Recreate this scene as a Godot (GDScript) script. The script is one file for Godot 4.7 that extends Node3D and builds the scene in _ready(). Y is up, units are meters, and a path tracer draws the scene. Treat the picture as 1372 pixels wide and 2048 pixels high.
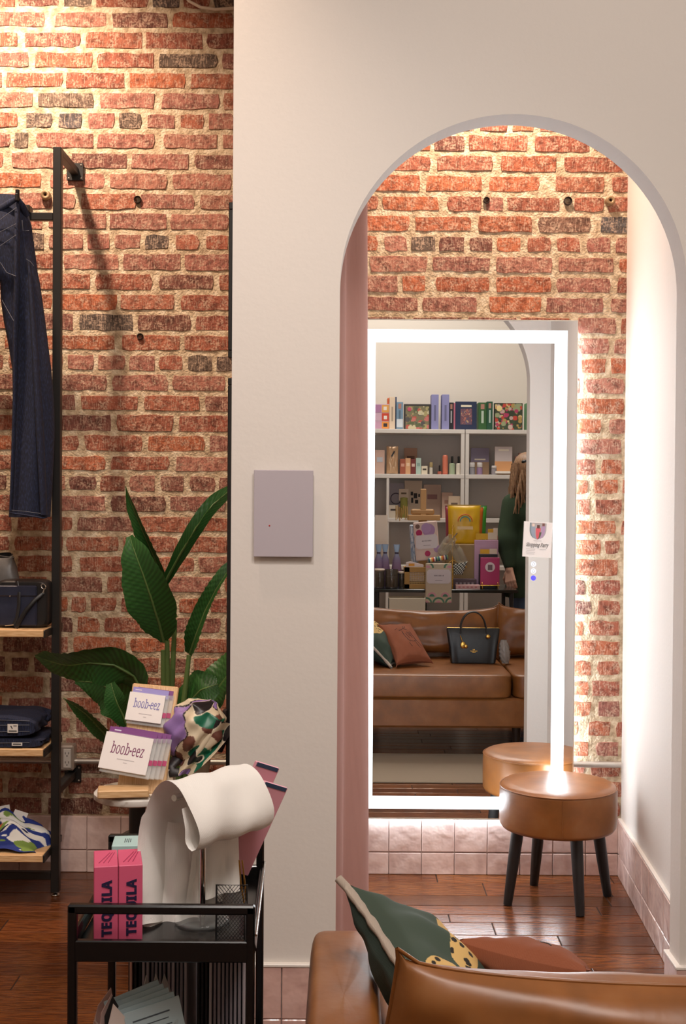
extends Node3D
# A boutique corner: brick wall, arched alcove with a lit mirror, garment rack, plant, bar cart and leather sofa.
# Units are metres. V(x, y, depth) puts a point `depth` metres in front of the photographer's position.

var rng := RandomNumberGenerator.new()
var org := Vector3.ZERO
var used := {}
var M := {}

class MB:
	var v := PackedVector3Array()
	var n := PackedVector3Array()
	var uv := PackedVector2Array()
	var c := PackedColorArray()
	var idx := PackedInt32Array()
	var col := Color.WHITE
	var t := Transform3D()
	func _init(tr := Transform3D()):
		t = tr
	func face(p: Array, uvs := []):
		# flat polygon, corners clockwise seen from its front
		var q := []
		for a in p:
			q.append(t * a)
		var nn := Vector3.ZERO
		for k in range(1, q.size() - 1):
			nn += (q[k + 1] - q[0]).cross(q[k] - q[0])
		nn = nn.normalized()
		var b := v.size()
		var std := [Vector2(0, 0), Vector2(1, 0), Vector2(1, 1), Vector2(0, 1)]
		for k in q.size():
			v.append(q[k]); n.append(nn); c.append(col)
			uv.append(uvs[k] if uvs.size() > k else (std[k] if k < 4 else Vector2.ZERO))
		for k in range(1, q.size() - 1):
			idx.append(b); idx.append(b + k); idx.append(b + k + 1)
	func out(p: Array, mid: Vector3, uvs := []):
		# flat polygon turned so that its front looks away from mid
		var nn: Vector3 = (p[2] - p[0]).cross(p[1] - p[0])
		var cen := Vector3.ZERO
		for a in p:
			cen += a
		cen /= p.size()
		if nn.dot(cen - mid) < 0:
			p = p.duplicate(); p.reverse()
			if uvs.size():
				uvs = uvs.duplicate(); uvs.reverse()
		face(p, uvs)
	func patch(rows: Array, wrap := false, flip := false, rep := Vector2.ONE):
		# smooth sheet through rows of points
		var R := rows.size()
		var C: int = rows[0].size()
		var b := v.size()
		var acc := PackedVector3Array()
		acc.resize(R * C)
		for r in R:
			for k in C:
				v.append(t * rows[r][k]); c.append(col)
				uv.append(Vector2(float(k) / (C if wrap else C - 1) * rep.x, float(r) / (R - 1) * rep.y))
		for r in R - 1:
			for k in (C if wrap else C - 1):
				var k2 := (k + 1) % C
				var q := [r * C + k, r * C + k2, (r + 1) * C + k2, (r + 1) * C + k]
				if flip:
					q.reverse()
				for tri in [[q[0], q[1], q[2]], [q[0], q[2], q[3]]]:
					var a := v[b + tri[0]]
					var m := (v[b + tri[2]] - a).cross(v[b + tri[1]] - a)
					for i in tri:
						acc[i] += m
						idx.append(b + i)
		for i in acc.size():
			n.append(acc[i].normalized() if acc[i].length_squared() > 1e-24 else Vector3.UP)
	func box(mid: Vector3, size: Vector3, bev := 0.0, bs := Basis()):
		var h := size / 2.0
		bev = minf(bev, minf(h.x, minf(h.y, h.z)) * 0.95)
		var pts := {}
		for ax in 3:
			for s in [-1, 1]:
				for i in [-1, 1]:
					for j in [-1, 1]:
						var p := Vector3.ZERO
						p[ax] = s * h[ax]
						p[(ax + 1) % 3] = i * (h[(ax + 1) % 3] - bev)
						p[(ax + 2) % 3] = j * (h[(ax + 2) % 3] - bev)
						pts[[ax, s, i, j]] = mid + bs * p
		for ax in 3:
			for s in [-1, 1]:
				out([pts[[ax, s, -1, -1]], pts[[ax, s, 1, -1]], pts[[ax, s, 1, 1]], pts[[ax, s, -1, 1]]], mid)
		if bev <= 0.0:
			return
		for ax in 3:
			var a2 := (ax + 1) % 3
			for s in [-1, 1]:
				for q in [-1, 1]:
					# edge between face ax,s and face a2,q, running along the third axis
					out([pts[[ax, s, q, -1]], pts[[ax, s, q, 1]], pts[[a2, q, 1, s]], pts[[a2, q, -1, s]]], mid)
		for sx in [-1, 1]:
			for sy in [-1, 1]:
				for sz in [-1, 1]:
					out([pts[[0, sx, sy, sz]], pts[[1, sy, sz, sx]], pts[[2, sz, sx, sy]]], mid)
	func slab(a: Vector3, b: Vector3, bev := 0.0):
		# box between two opposite corners
		box((a + b) / 2.0, (b - a).abs(), bev)
	func lathe(segs: Array, at := Vector3.ZERO, sides := 32, bs := Basis()):
		# each segment is a list of Vector2(radius, height); creases fall between segments
		for s in segs:
			var rows := []
			for p in s:
				var ring := []
				for k in sides:
					var a := TAU * k / sides
					ring.append(at + bs * Vector3(cos(a) * p.x, p.y, sin(a) * p.x))
				rows.append(ring)
			patch(rows, true, true)
	func tube(path: Array, rad, sides := 8, caps := true, flat := 1.0, up := Vector3.ZERO):
		# rad is a number or a list of one radius for each point; flat squeezes the second axis
		var rows := []
		var N := path.size()
		var prev := Vector3.ZERO
		for k in N:
			var d: Vector3 = (path[mini(k + 1, N - 1)] - path[maxi(k - 1, 0)]).normalized()
			if k == 0:
				prev = up if up != Vector3.ZERO else (Vector3.UP if absf(d.y) < 0.9 else Vector3.RIGHT)
			var a := prev - d * prev.dot(d)
			a = a.normalized() if a.length() > 1e-6 else d.cross(Vector3(0.3, 0.5, 0.8)).normalized()
			prev = a
			var bb := d.cross(a)
			var r: float = rad[k] if rad is Array else rad
			var ring := []
			for s in sides:
				var an := TAU * (s + 0.5) / sides
				ring.append(path[k] + a * cos(an) * r * flat + bb * sin(an) * r)
			rows.append(ring)
		patch(rows, true, false)
		if caps:
			out(rows[0], path[0] + (path[1] - path[0]) * 0.5)
			out(rows[N - 1], path[N - 1] + (path[N - 2] - path[N - 1]) * 0.5)
	func prism(poly: PackedVector2Array, z0: float, z1: float, bs := Transform3D()):
		var tri := Geometry2D.triangulate_polygon(poly)
		var area := 0.0
		for k in poly.size():
			area += poly[k].cross(poly[(k + 1) % poly.size()])
		for k in range(0, tri.size(), 3):
			var a := poly[tri[k]]
			var b2 := poly[tri[k + 1]]
			var c2 := poly[tri[k + 2]]
			if (b2 - a).cross(c2 - a) < 0:
				var tmp := b2; b2 = c2; c2 = tmp
			face([bs * Vector3(a.x, a.y, z1), bs * Vector3(c2.x, c2.y, z1), bs * Vector3(b2.x, b2.y, z1)], [a, c2, b2])
			face([bs * Vector3(a.x, a.y, z0), bs * Vector3(b2.x, b2.y, z0), bs * Vector3(c2.x, c2.y, z0)], [a, b2, c2])
		for k in poly.size():
			var a := poly[k]
			var b2 := poly[(k + 1) % poly.size()]
			if area < 0:
				var tmp := a; a = b2; b2 = tmp
			face([bs * Vector3(a.x, a.y, z1), bs * Vector3(b2.x, b2.y, z1), bs * Vector3(b2.x, b2.y, z0), bs * Vector3(a.x, a.y, z0)])
	func ball(at: Vector3, rad: Vector3, u := 16, w := 10, bs := Basis()):
		var rows := []
		for r in w + 1:
			var th := PI * r / w
			var ring := []
			for k in u:
				var a := TAU * k / u
				ring.append(at + bs * Vector3(cos(a) * sin(th) * rad.x, cos(th) * rad.y, sin(a) * sin(th) * rad.z))
			rows.append(ring)
		patch(rows, true, false)
	func mesh(shift := Vector3.ZERO) -> ArrayMesh:
		var vv := v.duplicate()
		if shift != Vector3.ZERO:
			for k in vv.size():
				vv[k] -= shift
		var arr := []
		arr.resize(Mesh.ARRAY_MAX)
		arr[Mesh.ARRAY_VERTEX] = vv
		arr[Mesh.ARRAY_NORMAL] = n
		arr[Mesh.ARRAY_TEX_UV] = uv
		arr[Mesh.ARRAY_COLOR] = c
		arr[Mesh.ARRAY_INDEX] = idx
		var am := ArrayMesh.new()
		am.add_surface_from_arrays(Mesh.PRIMITIVE_TRIANGLES, arr)
		return am

func V(x: float, y: float, depth: float) -> Vector3:
	return Vector3(x, y, -depth)

func named(called: String) -> String:
	if not used.has(called):
		used[called] = 0
		return called
	used[called] += 1
	return "%s_%03d" % [called, used[called]]

func tag(o: Node3D, label: String, category: String, group := "", kind := ""):
	if label: o.set_meta("label", label)
	if category: o.set_meta("category", category)
	if group: o.set_meta("group", group)
	if kind: o.set_meta("kind", kind)
	return o

# a thing whose parts follow; its node stands at `at`, parts are given in room coordinates
func thing(called: String, label: String, category: String, at: Vector3, group := "") -> Node3D:
	var o := Node3D.new()
	o.name = named(called)
	add_child(o)
	o.position = at
	org = at
	return tag(o, label, category, group)

func part(parent: Node3D, called: String, mb: MB, mat: Material, label := "") -> MeshInstance3D:
	var o := MeshInstance3D.new()
	o.name = called
	o.mesh = mb.mesh(org)
	o.material_override = mat
	parent.add_child(o, true)
	if label: o.set_meta("label", label)
	return o

# a thing that is one mesh
func single(called: String, label: String, category: String, mb: MB, mat: Material, group := "", at := Vector3.ZERO) -> MeshInstance3D:
	org = at
	var o := MeshInstance3D.new()
	o.name = named(called)
	o.mesh = mb.mesh(at)
	o.material_override = mat
	add_child(o)
	o.position = at
	return tag(o, label, category, group)

func structure(called: String, label := "") -> Node3D:
	var o := Node3D.new()
	o.name = named(called)
	add_child(o)
	org = Vector3.ZERO
	o.set_meta("kind", "structure")
	if label: o.set_meta("label", label)
	return o

func lettering(parent: Node3D, called: String, text: String, at: Vector3, height: float, mat: Material, bs := Basis(), serif := false, depth := 0.0006, weight := 400):
	var tm := TextMesh.new()
	var f := SystemFont.new()
	f.font_names = PackedStringArray(["Droid Serif" if serif else "Droid Sans"])
	f.font_weight = weight
	if weight > 400:
		var fv := FontVariation.new()
		fv.base_font = f
		fv.variation_embolden = 0.9
		tm.font = fv
	else:
		tm.font = f
	tm.text = text
	tm.font_size = 32
	tm.pixel_size = height / 23.0
	tm.depth = depth
	tm.curve_step = 2.0
	var o := MeshInstance3D.new()
	o.name = called
	o.mesh = tm
	o.material_override = mat
	parent.add_child(o, true)
	o.transform = Transform3D(bs, at - parent.position)
	return o

# ---- colours and surfaces ----
func rgb(r: int, g: int, b: int) -> Color:
	return Color8(r, g, b)

func lin(r: int, g: int, b: int) -> Color:
	return Color8(r, g, b).srgb_to_linear()

func mat(key: String, color: Color, rough := 0.6, metal := 0.0) -> StandardMaterial3D:
	if M.has(key):
		return M[key]
	var m := StandardMaterial3D.new()
	m.resource_name = key
	m.albedo_color = color
	m.roughness = rough
	m.metallic = metal
	M[key] = m
	return m

func plain(color: Color, rough := 0.6, metal := 0.0) -> StandardMaterial3D:
	return mat("c%s_%d_%d" % [color.to_html(false), int(rough * 100), int(metal * 100)], color, rough, metal)

func noise_image(sd: int, size: int, freq: float, oct := 4, type := FastNoiseLite.TYPE_SIMPLEX_SMOOTH) -> Image:
	var f := FastNoiseLite.new()
	f.seed = sd
	f.frequency = freq
	f.noise_type = type
	f.fractal_octaves = oct
	return f.get_seamless_image(size, size)

# colours a grey picture by a list of [position, colour] stops
func ramp(im: Image, stops: Array) -> ImageTexture:
	var g := Gradient.new()
	var offs := PackedFloat32Array()
	var cols := PackedColorArray()
	for s in stops:
		offs.append(s[0]); cols.append(s[1])
	g.offsets = offs
	g.colors = cols
	var o := Image.create(im.get_width(), im.get_height(), false, Image.FORMAT_RGBA8)
	for y in im.get_height():
		for x in im.get_width():
			o.set_pixel(x, y, g.sample(im.get_pixel(x, y).r))
	return ImageTexture.create_from_image(o)

func grey(im: Image) -> ImageTexture:
	return ImageTexture.create_from_image(im)

func relief(m: StandardMaterial3D, tex: Texture2D, cm: float):
	m.heightmap_enabled = true
	m.heightmap_texture = tex
	m.heightmap_scale = cm

func triplanar(m: StandardMaterial3D, scale: Vector3, world := true):
	m.uv1_triplanar = true
	m.uv1_world_triplanar = world
	m.uv1_scale = scale
	m.uv1_triplanar_sharpness = 6.0

func make_materials():
	var fine := noise_image(3, 256, 0.03, 5)
	var coarse := noise_image(8, 256, 0.012, 4)
	var fine_t := grey(fine)
	var grit_t := grey(noise_image(5, 512, 0.05, 6))
	# mortar
	var m := mat("mortar", Color.WHITE, 0.95)
	m.albedo_texture = ramp(fine, [[0.0, rgb(150, 130, 106)], [0.45, rgb(192, 172, 144)], [0.7, rgb(210, 194, 168)], [1.0, rgb(224, 212, 190)]])
	triplanar(m, Vector3(3.1, 3.1, 3.1))
	relief(m, grit_t, 0.32)
	# bricks: vertex colours times a mottle, mortar smears over them
	m = mat("brick", Color.WHITE, 0.9)
	m.vertex_color_use_as_albedo = true
	m.albedo_texture = ramp(noise_image(21, 512, 0.02, 6), [[0.0, rgb(150, 144, 142)], [0.35, rgb(214, 208, 206)], [0.6, rgb(250, 250, 250)], [1.0, rgb(255, 252, 246)]])
	triplanar(m, Vector3(2.3, 2.3, 2.3))
	relief(m, grit_t, 0.25)
	var smear := Image.create(512, 512, false, Image.FORMAT_RGBA8)
	var s1 := noise_image(31, 512, 0.016, 6)
	var s2 := noise_image(47, 512, 0.07, 4)
	for y in 512:
		for x in 512:
			var a := s1.get_pixel(x, y).r * 0.45 + s2.get_pixel(x, y).r * 0.55
			var streak := s2.get_pixel((x * 2) % 512, y / 5).r
			var al := clampf((a - 0.5) * 2.2, 0.0, 0.5) + clampf((streak - 0.62) * 4.0, 0.0, 0.35)
			smear.set_pixel(x, y, Color8(212, 184, 160, int(255 * minf(al, 0.6))))
	m.detail_enabled = true
	m.detail_albedo = ImageTexture.create_from_image(smear)
	m.detail_uv_layer = BaseMaterial3D.DETAIL_UV_2
	m.uv2_triplanar = true
	m.uv2_world_triplanar = true
	m.uv2_scale = Vector3(2.6, 2.6, 2.6)
	# painted walls
	m = mat("paint", rgb(220, 214, 208), 0.75)
	relief(m, fine_t, 0.02)
	triplanar(m, Vector3(6, 6, 6))
	m = mat("paint_warm", rgb(226, 218, 206), 0.8)
	m = mat("ceiling_paint", rgb(228, 224, 218), 0.9)
	# zellige tiles
	m = mat("tile", Color.WHITE, 0.16)
	m.vertex_color_use_as_albedo = true
	m.albedo_texture = ramp(coarse, [[0.0, rgb(232, 222, 220)], [0.6, rgb(255, 252, 250)], [1.0, rgb(255, 255, 255)]])
	triplanar(m, Vector3(3, 3, 3))
	relief(m, grey(coarse), 0.25)
	mat("grout", rgb(214, 190, 182), 0.9)
	mat("trim_metal", rgb(226, 220, 214), 0.35, 0.0)
	# oak floor, grain along x
	var grain := noise_image(52, 512, 0.035, 5)
	m = mat("floor_wood", Color.WHITE, 0.25)
	m.vertex_color_use_as_albedo = true
	m.albedo_texture = ramp(grain, [[0.0, rgb(120, 96, 84)], [0.4, rgb(196, 178, 168)], [0.62, rgb(255, 246, 238)], [1.0, rgb(255, 255, 250)]])
	triplanar(m, Vector3(0.55, 1, 9))
	m.roughness_texture = ramp(grain, [[0.0, rgb(255, 255, 255)], [1.0, rgb(200, 200, 200)]])
	relief(m, grey(grain), 0.03)
	mat("gap", rgb(26, 14, 10), 0.9)
	# pale pine of the shelves and stands
	m = mat("pine", Color.WHITE, 0.5)
	m.albedo_texture = ramp(grain, [[0.0, rgb(196, 150, 100)], [0.5, rgb(222, 182, 134)], [1.0, rgb(236, 204, 160)]])
	triplanar(m, Vector3(0.9, 12, 12), false)
	m = mat("pine_upright", Color.WHITE, 0.5)
	m.albedo_texture = M.pine.albedo_texture
	triplanar(m, Vector3(14, 1.0, 14), false)
	# black metal
	m = mat("black_metal", rgb(28, 27, 27), 0.42, 0.0)
	m = mat("black_gloss", rgb(14, 14, 15), 0.22, 0.0)
	m = mat("chrome", rgb(214, 212, 208), 0.12, 1.0)
	m = mat("brass", rgb(206, 164, 84), 0.25, 1.0)
	m = mat("galvanised", rgb(190, 186, 180), 0.4, 0.75)
	# leather
	var hide := noise_image(66, 256, 0.06, 4, FastNoiseLite.TYPE_CELLULAR)
	var hide_t := grey(hide)
	for spec in [["leather", rgb(134, 82, 38), 0.36], ["leather_rust", rgb(150, 82, 50), 0.6], ["leather_black", rgb(26, 25, 27), 0.42], ["leather_navy", rgb(34, 40, 62), 0.4], ["leather_grey", rgb(72, 70, 70), 0.4]]:
		m = mat(spec[0], Color.WHITE, spec[2])
		var cc: Color = spec[1]
		m.albedo_texture = ramp(coarse, [[0.0, cc.darkened(0.12)], [0.6, cc], [1.0, cc.lightened(0.06)]])
		triplanar(m, Vector3(2.4, 2.4, 2.4), false)
		relief(m, hide_t, 0.03)
	# cloth
	var weave := Image.create(64, 64, false, Image.FORMAT_L8)
	for y in 64:
		for x in 64:
			var k := 0.5 + 0.25 * sin(TAU * x / 8.0) + 0.25 * sin(TAU * y / 8.0 + (PI if (x / 8) % 2 else 0.0))
			weave.set_pixel(x, y, Color(k, k, k))
	var weave_t := grey(weave)
	for spec in [["linen", rgb(246, 242, 236), 0.9, 0.05], ["velvet_green", rgb(42, 58, 50), 0.85, 0.05], ["cotton_rust", rgb(150, 84, 54), 0.85, 0.08], ["curtain", rgb(196, 152, 144), 0.85, 0.06], ["piping", rgb(226, 208, 190), 0.95, 0.2], ["knit_green", rgb(56, 78, 50), 0.9, 0.2], ["rug", rgb(210, 190, 164), 0.95, 0.3]]:
		m = mat(spec[0], spec[1], spec[2])
		triplanar(m, Vector3(110, 110, 110), false)
		relief(m, weave_t, spec[3])
	M.linen.backlight_enabled = true
	M.linen.backlight = Color(0.25, 0.24, 0.22)
	M.curtain.backlight_enabled = true
	M.curtain.backlight = Color(0.2, 0.12, 0.1)
	m = mat("denim", Color.WHITE, 0.88)
	var dn := noise_image(81, 256, 0.09, 3)
	m.albedo_texture = ramp(dn, [[0.0, rgb(14, 18, 34)], [0.5, rgb(23, 30, 54)], [0.8, rgb(33, 44, 76)], [1.0, rgb(62, 76, 110)]])
	triplanar(m, Vector3(9, 2.2, 9), false)
	relief(m, weave_t, 0.04)
	mat("denim_thread", rgb(92, 95, 106), 0.8)
	# marble
	m = mat("marble", Color.WHITE, 0.25)
	m.albedo_texture = ramp(noise_image(90, 256, 0.014, 6), [[0.0, rgb(168, 158, 150)], [0.38, rgb(214, 206, 198)], [0.46, rgb(238, 234, 228)], [1.0, rgb(246, 243, 238)]])
	triplanar(m, Vector3(3, 3, 3), false)
	# glass
	m = mat("glass", Color(0.96, 0.98, 0.97, 0.1), 0.03)
	m.transparency = BaseMaterial3D.TRANSPARENCY_ALPHA
	m = mat("sleeve", Color(0.94, 0.95, 0.95, 0.28), 0.12)
	m.transparency = BaseMaterial3D.TRANSPARENCY_ALPHA
	m = mat("tumbler_glass", Color(0.8, 0.78, 0.7, 0.22), 0.05)
	m.transparency = BaseMaterial3D.TRANSPARENCY_ALPHA
	m = mat("smoked_glass", Color(0.36, 0.33, 0.28, 0.5), 0.08)
	m.transparency = BaseMaterial3D.TRANSPARENCY_ALPHA
	m = mat("mirror", Color(0.93, 0.94, 0.94), 0.0, 1.0)
	# leaves
	var veins := Image.create(64, 256, false, Image.FORMAT_RGBA8)
	for y in 256:
		for x in 64:
			var d := absf(x / 63.0 - 0.5) * 2.0
			var ph := y / 256.0 * 26.0 - d * 3.0
			var stripe := 0.5 + 0.5 * sin(TAU * ph)
			var k := 0.8 + 0.22 * stripe
			var cc := Color(0.16 * k, 0.33 * k, 0.14 * k)
			if d < 0.045:
				cc = Color(0.36, 0.47, 0.25)
			veins.set_pixel(x, y, cc)
	m = mat("leaf", Color(1.15, 1.15, 1.15), 0.42)
	m.albedo_texture = ImageTexture.create_from_image(veins)
	m.backlight_enabled = true
	m.backlight = Color(0.12, 0.22, 0.05)
	m = mat("stem", rgb(92, 116, 62), 0.5)
	mat("skin", rgb(206, 158, 134), 0.55)
	m = mat("hair", Color.WHITE, 0.5)
	m.albedo_texture = ramp(noise_image(97, 128, 0.09, 3), [[0.0, rgb(88, 64, 44)], [0.5, rgb(140, 106, 76)], [1.0, rgb(190, 152, 116)]])
	triplanar(m, Vector3(26, 2.5, 26), false)

func glow(key: String, color: Color, energy: float) -> StandardMaterial3D:
	var m := mat(key, color, 0.4)
	m.emission_enabled = true
	m.emission = color
	m.emission_energy_multiplier = energy
	return m

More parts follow.
